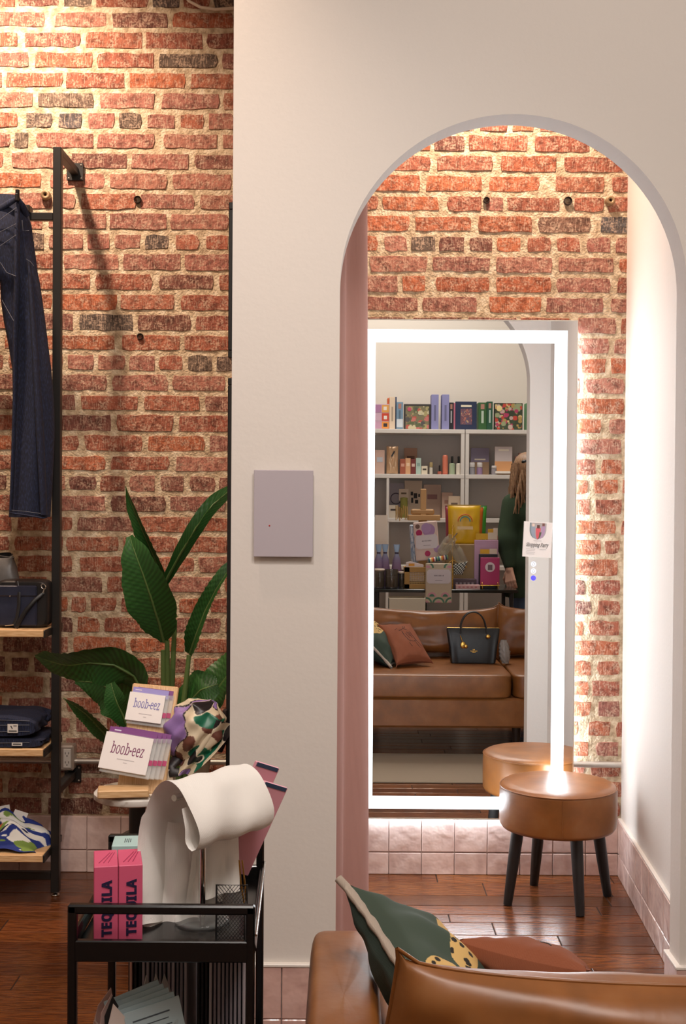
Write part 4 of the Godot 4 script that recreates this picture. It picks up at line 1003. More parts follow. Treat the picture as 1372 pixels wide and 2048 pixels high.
	for q in [[0.0, 0.07, 0.055], [0.02, 0.085, 0.06], [0.1, 0.092, 0.055], [0.16, 0.09, 0.045], [0.2, 0.085, 0.035], [0.235, 0.078, 0.018], [0.245, 0.074, 0.006]]:
		var ring := []
		for k in 32:
			var a := TAU * k / 32
			var w: float = 1.0 + 0.1 * wob(a * 2.0, q[0] * 22.0, 3)
			ring.append(V(-1.268 + q[1] * 1.1 * signf(cos(a)) * pow(absf(cos(a)), 0.7) * w, 0.962 + q[0] + 0.012 * wob(a, 1.0, 2) * q[0] / 0.24, 4.51 - q[2] * signf(sin(a)) * pow(absf(sin(a)), 0.7) * w))
		rows.append(ring)
	mb = MB.new()
	mb.patch(rows, true, true)
	part(t, "body", mb, M.leather_grey)
	mb = MB.new()
	mb.tube([V(-1.34, 1.2, 4.505), V(-1.26, 1.208, 4.5), V(-1.185, 1.198, 4.505)], 0.004, 6)
	part(t, "zip", mb, M.leather_black)
	# ---- navy crossbody ----
	t = thing("crossbody_bag", "small navy leather crossbody bag with a black strap on the upper shelf", "handbag", V(-1.13, 0.962, 4.38))
	mb = MB.new()
	var bx := V(-1.12, 1.046, 4.4)
	rows = []
	for q in [[-1.0, 0.9], [-0.92, 0.98], [-0.6, 1.0], [0.0, 1.0], [0.6, 0.99], [0.9, 0.97], [1.0, 0.9]]:
		var ring := []
		for k in 40:
			var a := TAU * k / 40
			var ex := 0.094 * signf(cos(a)) * pow(absf(cos(a)), 0.28)
			var ey := 0.084 * signf(sin(a)) * pow(absf(sin(a)), 0.28)
			ring.append(bx + Vector3(ex * q[1], ey * q[1], 0.042 * q[0]))
		rows.append(ring)
	mb.patch(rows, true, true)
	mb.out(rows[6], bx); mb.out(rows[0], bx)
	part(t, "body", mb, M.leather_black)
	mb = MB.new()
	mb.box(bx + Vector3(-0.02, -0.012, 0.045), Vector3(0.15, 0.13, 0.012), 0.005)
	part(t, "front_pocket", mb, M.leather_navy)
	mb = MB.new()
	mb.box(bx + Vector3(-0.02, 0.046, 0.05), Vector3(0.15, 0.038, 0.012), 0.004)
	part(t, "flap", mb, M.leather_navy)
	mb = MB.new()
	mb.tube([Vector3(-1.138, 1.124, -4.360), Vector3(-1.126, 1.087, -4.345), Vector3(-1.125, 1.044, -4.342), Vector3(-1.131, 1.000, -4.340), Vector3(-1.143, 0.971, -4.335)], 0.0062, 8, true, 0.3, Vector3(0, 0, 1))
	mb.tube([Vector3(-1.042, 1.087, -4.360), Vector3(-1.069, 1.062, -4.340), Vector3(-1.098, 1.027, -4.333), Vector3(-1.118, 0.993, -4.330), Vector3(-1.132, 0.965, -4.330)], 0.0072, 8, true, 0.3, Vector3(0, 0, 1))
	part(t, "strap", mb, M.leather_black)
	for q in [["buckle", [Vector3(-1.170, 0.973, -4.330), Vector3(-1.140, 0.977, -4.330)], 0.0022], ["ring", [Vector3(-1.049, 1.114, -4.345), Vector3(-1.044, 1.102, -4.340), Vector3(-1.034, 1.100, -4.340), Vector3(-1.032, 1.110, -4.345), Vector3(-1.039, 1.117, -4.345), Vector3(-1.049, 1.114, -4.345)], 0.0018], ["clasp", [Vector3(-1.037, 1.100, -4.340), Vector3(-1.040, 1.087, -4.338)], 0.002]]:
		mb = MB.new()
		mb.tube(q[1], q[2], 6)
		part(t, q[0], mb, M.chrome, "silver " + q[0])
	mb = MB.new()
	mb.ball(Vector3(-1.155, 1.075, -4.338), Vector3(0.003, 0.003, 0.003), 10, 6)
	part(t, "stud", mb, M.chrome, "silver stud")
	# ---- folded jeans ----
	var labels := ["folded dark jeans on the middle shelf, topmost of the stack, with a white size sticker", "folded dark jeans on the middle shelf, undermost of the stack"]
	for k in 2:
		var base := 0.5495 + (0.035 if k == 0 else 0.0)
		var hgt := 0.075 if k == 0 else 0.035
		var xr := -1.06 if k == 0 else -1.038
		t = thing("folded_jeans", labels[k], "jeans", V(-1.15, base, 4.45), "folded jeans on the rack")
		rows = []
		for q in 13:
			var z := lerpf(4.315, 4.565, q / 12.0)
			var ring := []
			for j in 40:
				var a := TAU * j / 40
				var ex := signf(cos(a)) * pow(absf(cos(a)), 0.35)
				var ey := signf(sin(a)) * pow(absf(sin(a)), 0.5)
				var endf := 0.82 if (q == 0 or q == 12) else 1.0
				var x := -1.26 + (xr + 1.26) * ex + 0.008 * wob(z * 30.0, ey * 3.0, k + 2)
				var lift := 1.0 + 0.16 * wob(x * 16.0, z * 9.0, 5 + k) * (1.0 if ey > 0 else 0.0)
				ring.append(V(x, base + hgt * (0.5 + 0.5 * ey * endf * (lift if ey > 0 else 1.0)), z))
			rows.append(ring)
		mb = MB.new()
		mb.patch(rows, true, true)
		mb.out(rows[0], V(-1.26, base + hgt / 2, 4.5)); mb.out(rows[12], V(-1.26, base + hgt / 2, 4.5))
		part(t, "denim", mb, M.denim)
		for q in ([[0.064, 0.066, 0.06], [0.048, 0.045, 0.046], [0.024, 0.022, 0.024]] if k == 0 else [[0.02, 0.018, 0.02]]):
			mb = MB.new()
			mb.tube([V(-1.5, base + q[0], 4.312), V(-1.25, base + q[1], 4.307), V(-1.08, base + q[2], 4.315)], 0.0012, 5)
			part(t, "stitching", mb, M.denim_thread)
		if k == 0:
			mb = MB.new()
			mb.tube([Vector3(-1.062, 0.649, -4.500), Vector3(-1.066, 0.632, -4.480), Vector3(-1.047, 0.627, -4.470), Vector3(-1.032, 0.643, -4.460)], [0.02, 0.018, 0.014, 0.006], 8, true, 0.4)
			part(t, "belt_loop_flap", mb, M.denim)
		mb = MB.new()
		var sx := -1.135 if k == 0 else -1.12
		mb.box(V(sx, base + hgt * 0.48, 4.3035), Vector3(0.036, 0.03 if k == 0 else 0.011, 0.001))
		var st := part(t, "size_sticker", mb, plain(rgb(228, 224, 218), 0.5))
		mb = MB.new()
		mb.box(V(sx, base + hgt * 0.48 - (0.009 if k == 0 else 0.0), 4.3028), Vector3(0.028, 0.004, 0.0006))
		if k == 0:
			mb.box(V(sx - 0.004, base + hgt * 0.48 + 0.004, 4.3028), Vector3(0.003, 0.012, 0.0006), 0, Basis(Vector3(0, 0, 1), 0.5))
			mb.box(V(sx + 0.008, base + hgt * 0.48 + 0.009, 4.3028), Vector3(0.012, 0.0025, 0.0006))
		part(st, "print", mb, plain(rgb(40, 40, 44), 0.6))
	# ---- blue printed top, crumpled ----
	t = thing("printed_blouse", "crumpled royal blue blouse with a white floral print on the lowest shelf", "garment", V(-1.12, 0.182, 4.45))
	var pim := Image.create(128, 128, false, Image.FORMAT_RGBA8)
	pim.fill(rgb(30, 50, 128))
	rng.seed = 5
	var blot := [rgb(236, 236, 230), rgb(236, 236, 230), rgb(122, 150, 70), rgb(208, 92, 52), rgb(22, 30, 70), rgb(228, 228, 224)]
	for k in 90:
		var cx2 := rng.randi_range(0, 127)
		var cy2 := rng.randi_range(58, 127)
		var rr := rng.randi_range(2, 8)
		var cc: Color = blot[rng.randi() % 6]
		for yy in range(maxi(cy2 - rr, 56), mini(cy2 + rr, 128)):
			for xx in range(maxi(cx2 - rr * 2, 0), mini(cx2 + rr * 2, 128)):
				if pow((xx - cx2) / 1.7, 2) + pow(yy - cy2, 2) < rr * rr:
					pim.set_pixel(xx, yy, cc)
	var pm := mat("blue_print", Color.WHITE, 0.8)
	pm.albedo_texture = ImageTexture.create_from_image(pim)
	rows = []
	for r in 33:
		var line := []
		for k in 41:
			var u := k / 40.0
			var s := r / 32.0
			var x := lerpf(-1.5, -1.05, u)
			var z := lerpf(4.565, 4.325, s)
			var dome := pow(clampf(sin(PI * clampf(s * 0.86 + 0.1, 0, 1)), 0, 1), 0.6) * pow(clampf((1.0 - u) * 5.5, 0.0, 1.0), 0.5)
			var y := 0.1825 + 0.115 * dome * (0.72 + 0.24 * wob(u * 9.0, s * 5.0, 4) + 0.14 * wob(u * 4.0 + s * 14.0, s * 9.0 - u * 8.0, 6)) * lerpf(1.0, 0.55, smoothstep(0.55, 1.0, s))
			line.append(V(x + 0.03 * wob(s * 5.0, 2.0, 9) * u, maxf(y, 0.183), z - 0.012 * wob(u * 11.0, 1.0, 8)))
		rows.append(line)
	mb = MB.new()
	mb.patch(rows, false, true)
	part(t, "cloth", mb, pm)
	mb = MB.new()
	for q in [[-1.22, 0.285, 0.0], [-1.155, 0.272, 0.5]]:
		mb.box(V(q[0], q[1], 4.5 - 0.04 * q[2]), Vector3(0.05, 0.035, 0.0012), 0, Basis(Vector3(0, 0, 1), 0.2 - q[2]) * Basis(Vector3(1, 0, 0), -0.9 * q[2] - 0.2))
	part(t, "swing_tag", mb, plain(rgb(226, 222, 216), 0.7), "white paper tag")

# a blade along a bent midrib: pts are the midrib, wid the half width at each, side the direction across it
func blade(pts: Array, wid: Array, side: Vector3, cup := 0.25, ruffle := 0.05, twist := 0.0) -> MB:
	var mb := MB.new()
	var cur := Curve3D.new()
	for k in pts.size():
		var tan: Vector3 = (pts[mini(k + 1, pts.size() - 1)] - pts[maxi(k - 1, 0)]) / 6.0
		cur.add_point(pts[k], -tan, tan)
	var L := cur.get_baked_length()
	var N := 36
	var rows := []
	for r in N + 1:
		var q := float(r) / N
		var p := cur.sample_baked(q * L, true)
		var d := (cur.sample_baked(minf(q * L + 0.01, L), true) - cur.sample_baked(maxf(q * L - 0.01, 0), true)).normalized()
		var sd := (side - d * side.dot(d)).normalized().rotated(d, twist * q)
		var nn := sd.cross(d)
		var f := q * (wid.size() - 1)
		var i := mini(int(f), wid.size() - 2)
		var w: float = lerpf(wid[i], wid[i + 1], smoothstep(0.0, 1.0, f - i))
		var line := []
		for k in 17:
			var u := k / 8.0 - 1.0
			var rib := 0.0025 * sin(q * 120.0 - absf(u) * 9.0) * smoothstep(0.0, 0.2, absf(u))
			line.append(p + sd * u * w * (1.0 - cup * cup * 0.3 * u * u) + nn * (absf(u) * cup * w + ruffle * w * u * u * sin(q * 9.0 + u * 2.0) + rib * minf(1.0, w * 25.0)))
		rows.append(line)
	mb.patch(rows, false, false)
	return mb

func leaf(t: Node3D, pts: Array, wid: Array, side: Vector3, cup := 0.25, ruffle := 0.05, twist := 0.0):
	var o := part(t, "leaf", blade(pts, wid, side, cup, ruffle, twist), M.leaf)
	var mb := MB.new()
	var rr := []
	for k in pts.size():
		rr.append(0.006 * (1.0 - 0.75 * k / (pts.size() - 1.0)))
	mb.tube(pts, rr, 6)
	part(o, "midrib", mb, M.stem)

func plant_corner():
	rng.seed = 31
	var base := V(-0.6, 0, 4.2)
	var t := thing("bird_of_paradise", "large leafy bird of paradise plant in front of the brick wall", "plant", base)
	var mb := MB.new()
	mb.lathe([[Vector2(0.0, 0.0), Vector2(0.11, 0.0), Vector2(0.125, 0.02), Vector2(0.14, 0.26)], [Vector2(0.14, 0.26), Vector2(0.145, 0.28), Vector2(0.13, 0.28), Vector2(0.125, 0.24)]], base, 32)
	part(t, "pot", mb, plain(rgb(70, 62, 58), 0.7))
	mb = MB.new()
	mb.lathe([[Vector2(0.0, 0.25), Vector2(0.128, 0.245)]], base, 24)
	part(t, "soil", mb, plain(rgb(48, 36, 28), 0.95))
	var soil := base + Vector3(0, 0.24, 0)
	# stems rise from the pot
	for q in [[Vector3(-0.588, 0.921, -4.100), Vector3(-0.587, 0.720, -4.120)], [Vector3(-0.575, 0.954, -4.100), Vector3(-0.574, 0.720, -4.120)], [Vector3(-0.555, 1.016, -4.140), Vector3(-0.567, 0.717, -4.140)], [Vector3(-0.515, 0.892, -4.200), Vector3(-0.532, 0.710, -4.180)], [Vector3(-0.711, 0.708, -4.000), Vector3(-0.662, 0.591, -4.100)], [Vector3(-0.679, 0.723, -4.100), Vector3(-0.630, 0.591, -4.100)], [Vector3(-0.716, 0.648, -3.900), Vector3(-0.638, 0.504, -4.050)], [Vector3(-0.427, 0.707, -4.200), Vector3(-0.510, 0.538, -4.200)], [Vector3(-0.455, 0.749, -4.150), Vector3(-0.524, 0.576, -4.180)]]:
		mb = MB.new()
		mb.tube([q[0], q[1], (q[1] + soil) / 2 + Vector3(0.01, 0.05, 0.02), soil + Vector3(rng.randf_range(-0.05, 0.05), 0, rng.randf_range(-0.04, 0.04))], [0.008, 0.010, 0.013, 0.016], 8)
		part(t, "stem", mb, M.stem)
	# dark upright blade, seen nearly edge on
	leaf(t, [Vector3(-0.554, 1.023, -4.160), Vector3(-0.580, 1.116, -4.140), Vector3(-0.613, 1.217, -4.100), Vector3(-0.651, 1.317, -4.060), Vector3(-0.685, 1.406, -4.040), Vector3(-0.700, 1.459, -4.020)], [0.004, 0.026, 0.036, 0.034, 0.024, 0.001], Vector3(0.75, 0.25, 0.6), 0.5)
	mb = MB.new()
	# broad blade facing the room
	leaf(t, [Vector3(-0.585, 0.948, -4.100), Vector3(-0.596, 1.016, -4.060), Vector3(-0.616, 1.101, -4.020), Vector3(-0.641, 1.182, -4.000), Vector3(-0.665, 1.246, -4.000), Vector3(-0.686, 1.298, -4.020)], [0.012, 0.062, 0.084, 0.078, 0.055, 0.012], Vector3(0.9, 0.3, 0.25), 0.22, 0.06)
	# long strap leaf arching to the upper right
	leaf(t, [Vector3(-0.596, 1.112, -4.100), Vector3(-0.564, 1.171, -4.060), Vector3(-0.520, 1.246, -4.020), Vector3(-0.470, 1.328, -4.000), Vector3(-0.420, 1.400, -4.020), Vector3(-0.353, 1.462, -4.080)], [0.006, 0.017, 0.024, 0.027, 0.026, 0.012], Vector3(-0.65, 0.6, 0.3), 0.2, 0.03)
	# curled ribbed leaf at the partition
	leaf(t, [Vector3(-0.514, 0.893, -4.220), Vector3(-0.489, 0.959, -4.180), Vector3(-0.458, 1.040, -4.160), Vector3(-0.419, 1.117, -4.140), Vector3(-0.386, 1.170, -4.140), Vector3(-0.342, 1.232, -4.160)], [0.02, 0.04, 0.036, 0.034, 0.03, 0.005], Vector3(0.75, -0.25, 0.7), 0.55, 0.08)
	# wide drooping leaf behind the rack post
	leaf(t, [Vector3(-0.653, 0.746, -4.160), Vector3(-0.690, 0.829, -4.140), Vector3(-0.753, 0.868, -4.120), Vector3(-0.828, 0.877, -4.100), Vector3(-0.915, 0.867, -4.120), Vector3(-1.033, 0.885, -4.200)], [0.03, 0.075, 0.085, 0.07, 0.05, 0.006], Vector3(0.1, 0.8, 0.6), 0.15, 0.1)
	leaf(t, [Vector3(-0.670, 0.621, -4.200), Vector3(-0.713, 0.702, -4.220), Vector3(-0.764, 0.761, -4.220), Vector3(-0.831, 0.791, -4.240), Vector3(-0.911, 0.793, -4.260)], [0.03, 0.07, 0.09, 0.07, 0.01], Vector3(0.35, 0.8, 0.3), 0.2, 0.1)
	# small upright blade and the bright one pointing left
	leaf(t, [Vector3(-0.678, 0.680, -3.980), Vector3(-0.694, 0.731, -3.960), Vector3(-0.715, 0.781, -3.950), Vector3(-0.733, 0.833, -3.960)], [0.018, 0.036, 0.04, 0.016], Vector3(0.95, 0.2, 0.3), 0.25)
	leaf(t, [Vector3(-0.713, 0.637, -3.940), Vector3(-0.748, 0.692, -3.900), Vector3(-0.795, 0.748, -3.880), Vector3(-0.870, 0.794, -3.900)], [0.02, 0.034, 0.034, 0.001], Vector3(0.5, 0.6, 0.65), 0.3)
	# dark round leaf and bright leaf at the right
	leaf(t, [Vector3(-0.561, 0.673, -4.200), Vector3(-0.512, 0.735, -4.180), Vector3(-0.470, 0.781, -4.160), Vector3(-0.413, 0.801, -4.160)], [0.03, 0.075, 0.085, 0.03], Vector3(-0.3, 0.8, -0.4), 0.2, 0.08)
	leaf(t, [Vector3(-0.489, 0.676, -4.280), Vector3(-0.441, 0.745, -4.260), Vector3(-0.389, 0.817, -4.240), Vector3(-0.313, 0.923, -4.240)], [0.03, 0.085, 0.1, 0.02], Vector3(0.6, 0.5, 0.45), 0.2)
	leaf(t, [Vector3(-0.602, 0.479, -4.160), Vector3(-0.586, 0.583, -4.140), Vector3(-0.561, 0.684, -4.140), Vector3(-0.553, 0.747, -4.160)], [0.01, 0.03, 0.03, 0.004], Vector3(0.9, 0.1, 0.3), 0.3)
	# ---- marble pedestal table ----
	var mc := V(-0.548, 0.0, 3.35)
	t = thing("marble_table", "small round white marble table on a black post, behind the bar cart", "table", mc)
	mb = MB.new()
	mb.lathe([[Vector2(0.0, 0.622), Vector2(0.108, 0.618), Vector2(0.115, 0.622), Vector2(0.115, 0.635)], [Vector2(0.115, 0.635), Vector2(0.11, 0.64), Vector2(0.0, 0.64)]], mc, 48)
	part(t, "top", mb, M.marble)
	mb = MB.new()
	mb.tube([mc + Vector3(0, 0.02, 0), mc + Vector3(0, 0.618, 0)], 0.022, 16)
	part(t, "post", mb, M.black_metal)
	mb = MB.new()
	mb.lathe([[Vector2(0, 0.022), Vector2(0.1, 0.02), Vector2(0.11, 0.012), Vector2(0.11, 0.0), Vector2(0.0, 0.0)]], mc, 40)
	part(t, "base", mb, M.black_metal)
	# ---- leaning display board ----
	var TL: Vector3 = Vector3(-0.555, 0.917, -3.420)
	var TR: Vector3 = Vector3(-0.429, 0.907, -3.420)
	var BL: Vector3 = Vector3(-0.610, 0.653, -3.300)
	var BR: Vector3 = Vector3(-0.487, 0.640, -3.280)
	var ux := (TR - TL).normalized()
	var uy := (TL - BL).normalized()
	uy = (uy - ux * uy.dot(ux)).normalized()
	var uz := ux.cross(uy).normalized()
	var bs := Basis(ux, uy, uz)
	var wd := TL.distance_to(TR)
	var ht := TL.distance_to(BL)
	var cen := (TL + TR + BL + BR) / 4
	t = thing("display_board", "leaning pale wood display board with a ledge on the marble table", "display stand", V(-0.55, 0.643, 3.35))
	mb = MB.new()
	mb.box(cen - uz * 0.012, Vector3(wd, ht, 0.02), 0.003, bs)
	part(t, "back_board", mb, M.pine_upright)
	mb = MB.new()
	var lb := Basis(Vector3.UP, 0.16)
	mb.box(Vector3(-0.570, 0.656, -3.262), Vector3(0.132, 0.021, 0.066), 0.003, lb)
	part(t, "ledge", mb, M.pine)
	mb = MB.new()
	mb.box(cen - uz * 0.05 - uy * 0.06, Vector3(0.03, 0.2, 0.012), 0.002, bs * Basis(Vector3(1, 0, 0), 0.35))
	part(t, "rear_prop", mb, M.pine_upright)
	# packs held on two dowels
	var purple := plain(rgb(122, 52, 128), 0.5)
	var lilac := plain(rgb(152, 142, 208), 0.5)
	for g in 2:
		var mid: Vector3 = [Vector3(-0.531, 0.856, -3.375), Vector3(-0.568, 0.750, -3.290)][g]
		var cw: float = [0.098, 0.128][g]
		var chh: float = [0.078, 0.098][g]
		var ink: StandardMaterial3D = plain(rgb(112, 104, 176), 0.6) if g == 0 else plain(rgb(122, 40, 92), 0.6)
		var tilt := bs * Basis(Vector3(0, 0, 1), -0.045 - 0.04 * g)
		var n := 2 if g == 0 else 4
		for k in n:
			var sh := tilt * Vector3(0.011 * k, 0.0035 * k, -0.009 * k)
			var lab := ""
			if g == 0:
				lab = ["white and lilac card pack on the display board's upper dowel", "purple topped clear sleeve behind the lilac card pack on the upper dowel"][k]
			else:
				lab = ["white and purple card pack on the display board's lower dowel, foremost", "clear purple topped sleeve second behind the lower white card pack", "clear purple topped sleeve third behind the lower white card pack", "clear purple topped sleeve rearmost on the lower dowel"][k]
			var pk := thing("card_pack", lab, "package", mid + sh, "card packs on the display board")
			var hd := lilac if (g == 0 and k == 0) else purple
			mb = MB.new()
			mb.box(mid + sh + tilt * Vector3(0.006, chh / 2 + 0.004, -0.003), Vector3(cw, 0.024, 0.002), 0, tilt)
			part(pk, "header", mb, hd)
			mb = MB.new()
			mb.box(mid + sh + tilt * Vector3(0.007, -0.002, -0.0035), Vector3(cw + 0.006, chh + 0.012, 0.004), 0.0015, tilt)
			part(pk, "sleeve", mb, M.sleeve)
			mb = MB.new()
			mb.box(mid + sh + tilt * Vector3(cw / 2 + 0.003, -0.014, -0.0012), Vector3(0.012, 0.014, 0.001), 0, tilt)
			part(pk, "seal", mb, plain(rgb(178, 48, 104), 0.5))
			mb = MB.new()
			if k == 0:
				mb.box(mid + tilt * Vector3(0, 0, 0.002), Vector3(cw, chh, 0.0035), 0.0008, tilt)
				var card := part(pk, "card", mb, plain(rgb(238, 232, 230), 0.55))
				var lt := tilt * Basis(Vector3(0.52, 0, 0), Vector3(0.06, 1.0, 0), Vector3(0, 0, 1))
				lettering(pk, "lettering", "boob-eez", mid + tilt * Vector3(0.003, 0.009, 0.0042), [0.0235, 0.029][g], ink, lt, true)
				for q in [[-0.018, 0.36], [-0.026, 0.08]]:
					mb = MB.new()
					mb.box(mid + tilt * Vector3(0.003, q[0], 0.004), Vector3(cw * q[1], 0.002, 0.0006), 0, tilt)
					part(card, "small_print", mb, plain(rgb(202, 194, 196), 0.7))
				mb = MB.new()
				mb.box(mid + tilt * Vector3(-cw * 0.28, chh / 2 + 0.0085, -0.0018), Vector3(0.018, 0.0035, 0.0006), 0, tilt)
				part(pk, "header_print", mb, plain(rgb(214, 200, 228), 0.6))
				card.set_meta("label", "white printed card")
		mb = MB.new()
		var d0: Vector3 = [Vector3(-0.568, 0.928, -3.330), Vector3(-0.587, 0.828, -3.250)][g]
		var d1: Vector3 = [Vector3(-0.526, 0.894, -3.410), Vector3(-0.554, 0.788, -3.360)][g]
		mb.tube([d0, d1], 0.0027, 8)
		part(t, "dowel", mb, plain(rgb(150, 118, 84), 0.6))
	# folded paper slip on the marble
	mb = MB.new()
	mb.box(V(-0.475, 0.646, 3.265), Vector3(0.05, 0.004, 0.035), 0.001, Basis(Vector3.UP, 0.5))
	single("paper_slip", "small folded cream paper slip on the marble table's edge", "paper", mb, plain(rgb(230, 218, 202), 0.8))
	# ---- scarf on its bust ----
	t = thing("scarf_stand", "cream cardboard display cone under the silk scarf", "display stand", V(-0.42, 0.643, 3.36))
	mb = MB.new()
	mb.slab(Vector3(-0.479, 0.697, -3.340), Vector3(-0.451, 0.639, -3.400), 0.001)
	mb.tube([V(-0.40, 0.62, 3.42), Vector3(-0.383, 0.730, -3.440)], [0.03, 0.026], 12)
	part(t, "cone", mb, plain(rgb(218, 202, 180), 0.7))
	mb = MB.new()
	mb.lathe([[Vector2(0, 0.0), Vector2(0.05, 0.0), Vector2(0.05, 0.012), Vector2(0, 0.012)]], V(-0.40, 0.608, 3.42), 20)
	part(t, "foot", mb, plain(rgb(218, 202, 180), 0.7))
	t = thing("silk_scarf", "patterned silk scarf in cream, purple, green and black draped on a stand", "scarf", V(-0.42, 0.69, 3.4))
	# scarf print: smooth fields of cream, black, green and lilac
	var sim := Image.create(160, 160, false, Image.FORMAT_RGBA8)
	var fn := FastNoiseLite.new()
	fn.seed = 14
	fn.frequency = 0.016
	fn.fractal_octaves = 2
	var f2 := FastNoiseLite.new()
	f2.seed = 39
	f2.frequency = 0.02
	f2.fractal_octaves = 1
	for yy in 160:
		for xx in 160:
			var a := fn.get_noise_2d(xx, yy * 0.8)
			var b := f2.get_noise_2d(xx * 0.8 + 40.0, yy)
			var cc := rgb(216, 200, 172)
			if a > 0.34: cc = rgb(34, 28, 30)
			elif a > 0.26: cc = rgb(226, 214, 190)
			elif b > 0.38: cc = rgb(28, 104, 78)
			elif b < -0.4: cc = rgb(146, 116, 176)
			elif absf(b + 0.36) < 0.03: cc = rgb(30, 26, 28)
			elif a < -0.33: cc = rgb(104, 62, 50)
			sim.set_pixel(xx, yy, cc)
	var sm := mat("scarf_print", Color.WHITE, 0.38)
	sm.albedo_texture = ImageTexture.create_from_image(sim)
	var ax := [Vector3(-0.447, 0.699, -3.400), Vector3(-0.435, 0.734, -3.385), Vector3(-0.412, 0.774, -3.370), Vector3(-0.385, 0.815, -3.370), Vector3(-0.364, 0.851, -3.380), Vector3(-0.348, 0.871, -3.400)]
	var rads := [0.014, 0.05, 0.066, 0.068, 0.056, 0.012]
	var rows := []
	for r in 49:
		var q := r / 48.0
		var f := q * 5.0
		var i := mini(int(f), 4)
		var p: Vector3 = ax[i].lerp(ax[i + 1], f - i)
		var rad: float = lerpf(rads[i], rads[i + 1], smoothstep(0, 1, f - i))
		var dd: Vector3 = (ax[5] - ax[0]).normalized()
		var e1 := dd.cross(Vector3(0, 0, 1)).normalized()
		var e2 := dd.cross(e1)
		var ring := []
		for k in 64:
			var an := TAU * k / 64
			var pl := 1.0 + 0.13 * sin(an * 5.0 + q * 7.0) * sin(PI * q) + 0.08 * sin(an * 9.0 - q * 11.0) + 0.05 * wob(an * 2.0, q * 12.0, 7)
			ring.append(p + (e1 * cos(an) * 1.0 + e2 * sin(an) * 0.7) * rad * pl)
		rows.append(ring)
	mb = MB.new()
	mb.patch(rows, true, true, Vector2(1.0, 0.62))
	part(t, "drape", mb, sm)
	# hanging tails
	rows = []
	for r in 19:
		var q := r / 18.0
		var line := []
		for k in 13:
			var u := k / 12.0 - 0.5
			var p: Vector3 = Vector3(-0.327, 0.829, -3.350).lerp(Vector3(-0.424, 0.685, -3.340), q)
			p += Vector3(0.09 * u * (1.0 - 0.55 * q), -0.035 * u * (1 - q) - 0.012 * sin(q * 3.0), 0.012 * cos(u * 9.0 + q * 2.0))
			line.append(p)
		rows.append(line)
	mb = MB.new()
	mb.patch(rows, false, false, Vector2(0.45, 0.6))
	part(t, "tail", mb, sm)
	mb = MB.new()
	mb.tube([Vector3(-0.424, 0.738, -3.400), Vector3(-0.447, 0.716, -3.370), Vector3(-0.460, 0.700, -3.350), Vector3(-0.453, 0.688, -3.345), Vector3(-0.435, 0.688, -3.345)], [0.022, 0.018, 0.016, 0.015, 0.012], 10, true, 0.6)
	mb.tube([Vector3(-0.320, 0.844, -3.420), Vector3(-0.318, 0.773, -3.430), Vector3(-0.334, 0.729, -3.430)], [0.012, 0.022, 0.016], 8, true, 0.5)
	part(t, "dark_fold", mb, plain(rgb(34, 29, 32), 0.5))

func frame_end(t: Node3D, d: float, x0: float, x1: float):
	# one end frame of the cart: two legs, top bar, wide tray rail
	for x in [x0, x1 - 0.0155]:
		var leg := MB.new()
		leg.slab(V(x, 0.03, d), V(x + 0.0155, 0.742, d + 0.016), 0.003)
		part(t, "leg", leg, M.black_gloss)
		var w := MB.new()
		w.lathe([[Vector2(0, 0.008), Vector2(0.014, 0.008), Vector2(0.016, 0.004), Vector2(0.016, -0.004), Vector2(0.014, -0.008), Vector2(0, -0.008)]], V(x + 0.008, 0.016, d + 0.008), 14, Basis(Vector3(0, 0, 1), PI / 2))
		part(t, "castor", w, M.black_metal)
	var mb := MB.new()
	mb.slab(V(x0, 0.727, d), V(x1, 0.743, d + 0.016), 0.003)
	part(t, "handle_bar", mb, M.black_gloss)
	mb = MB.new()
	mb.slab(V(x0 + 0.004, 0.646, d + 0.001), V(x1 - 0.004, 0.682, d + 0.014), 0.002)
	part(t, "tray_rail", mb, M.black_gloss)

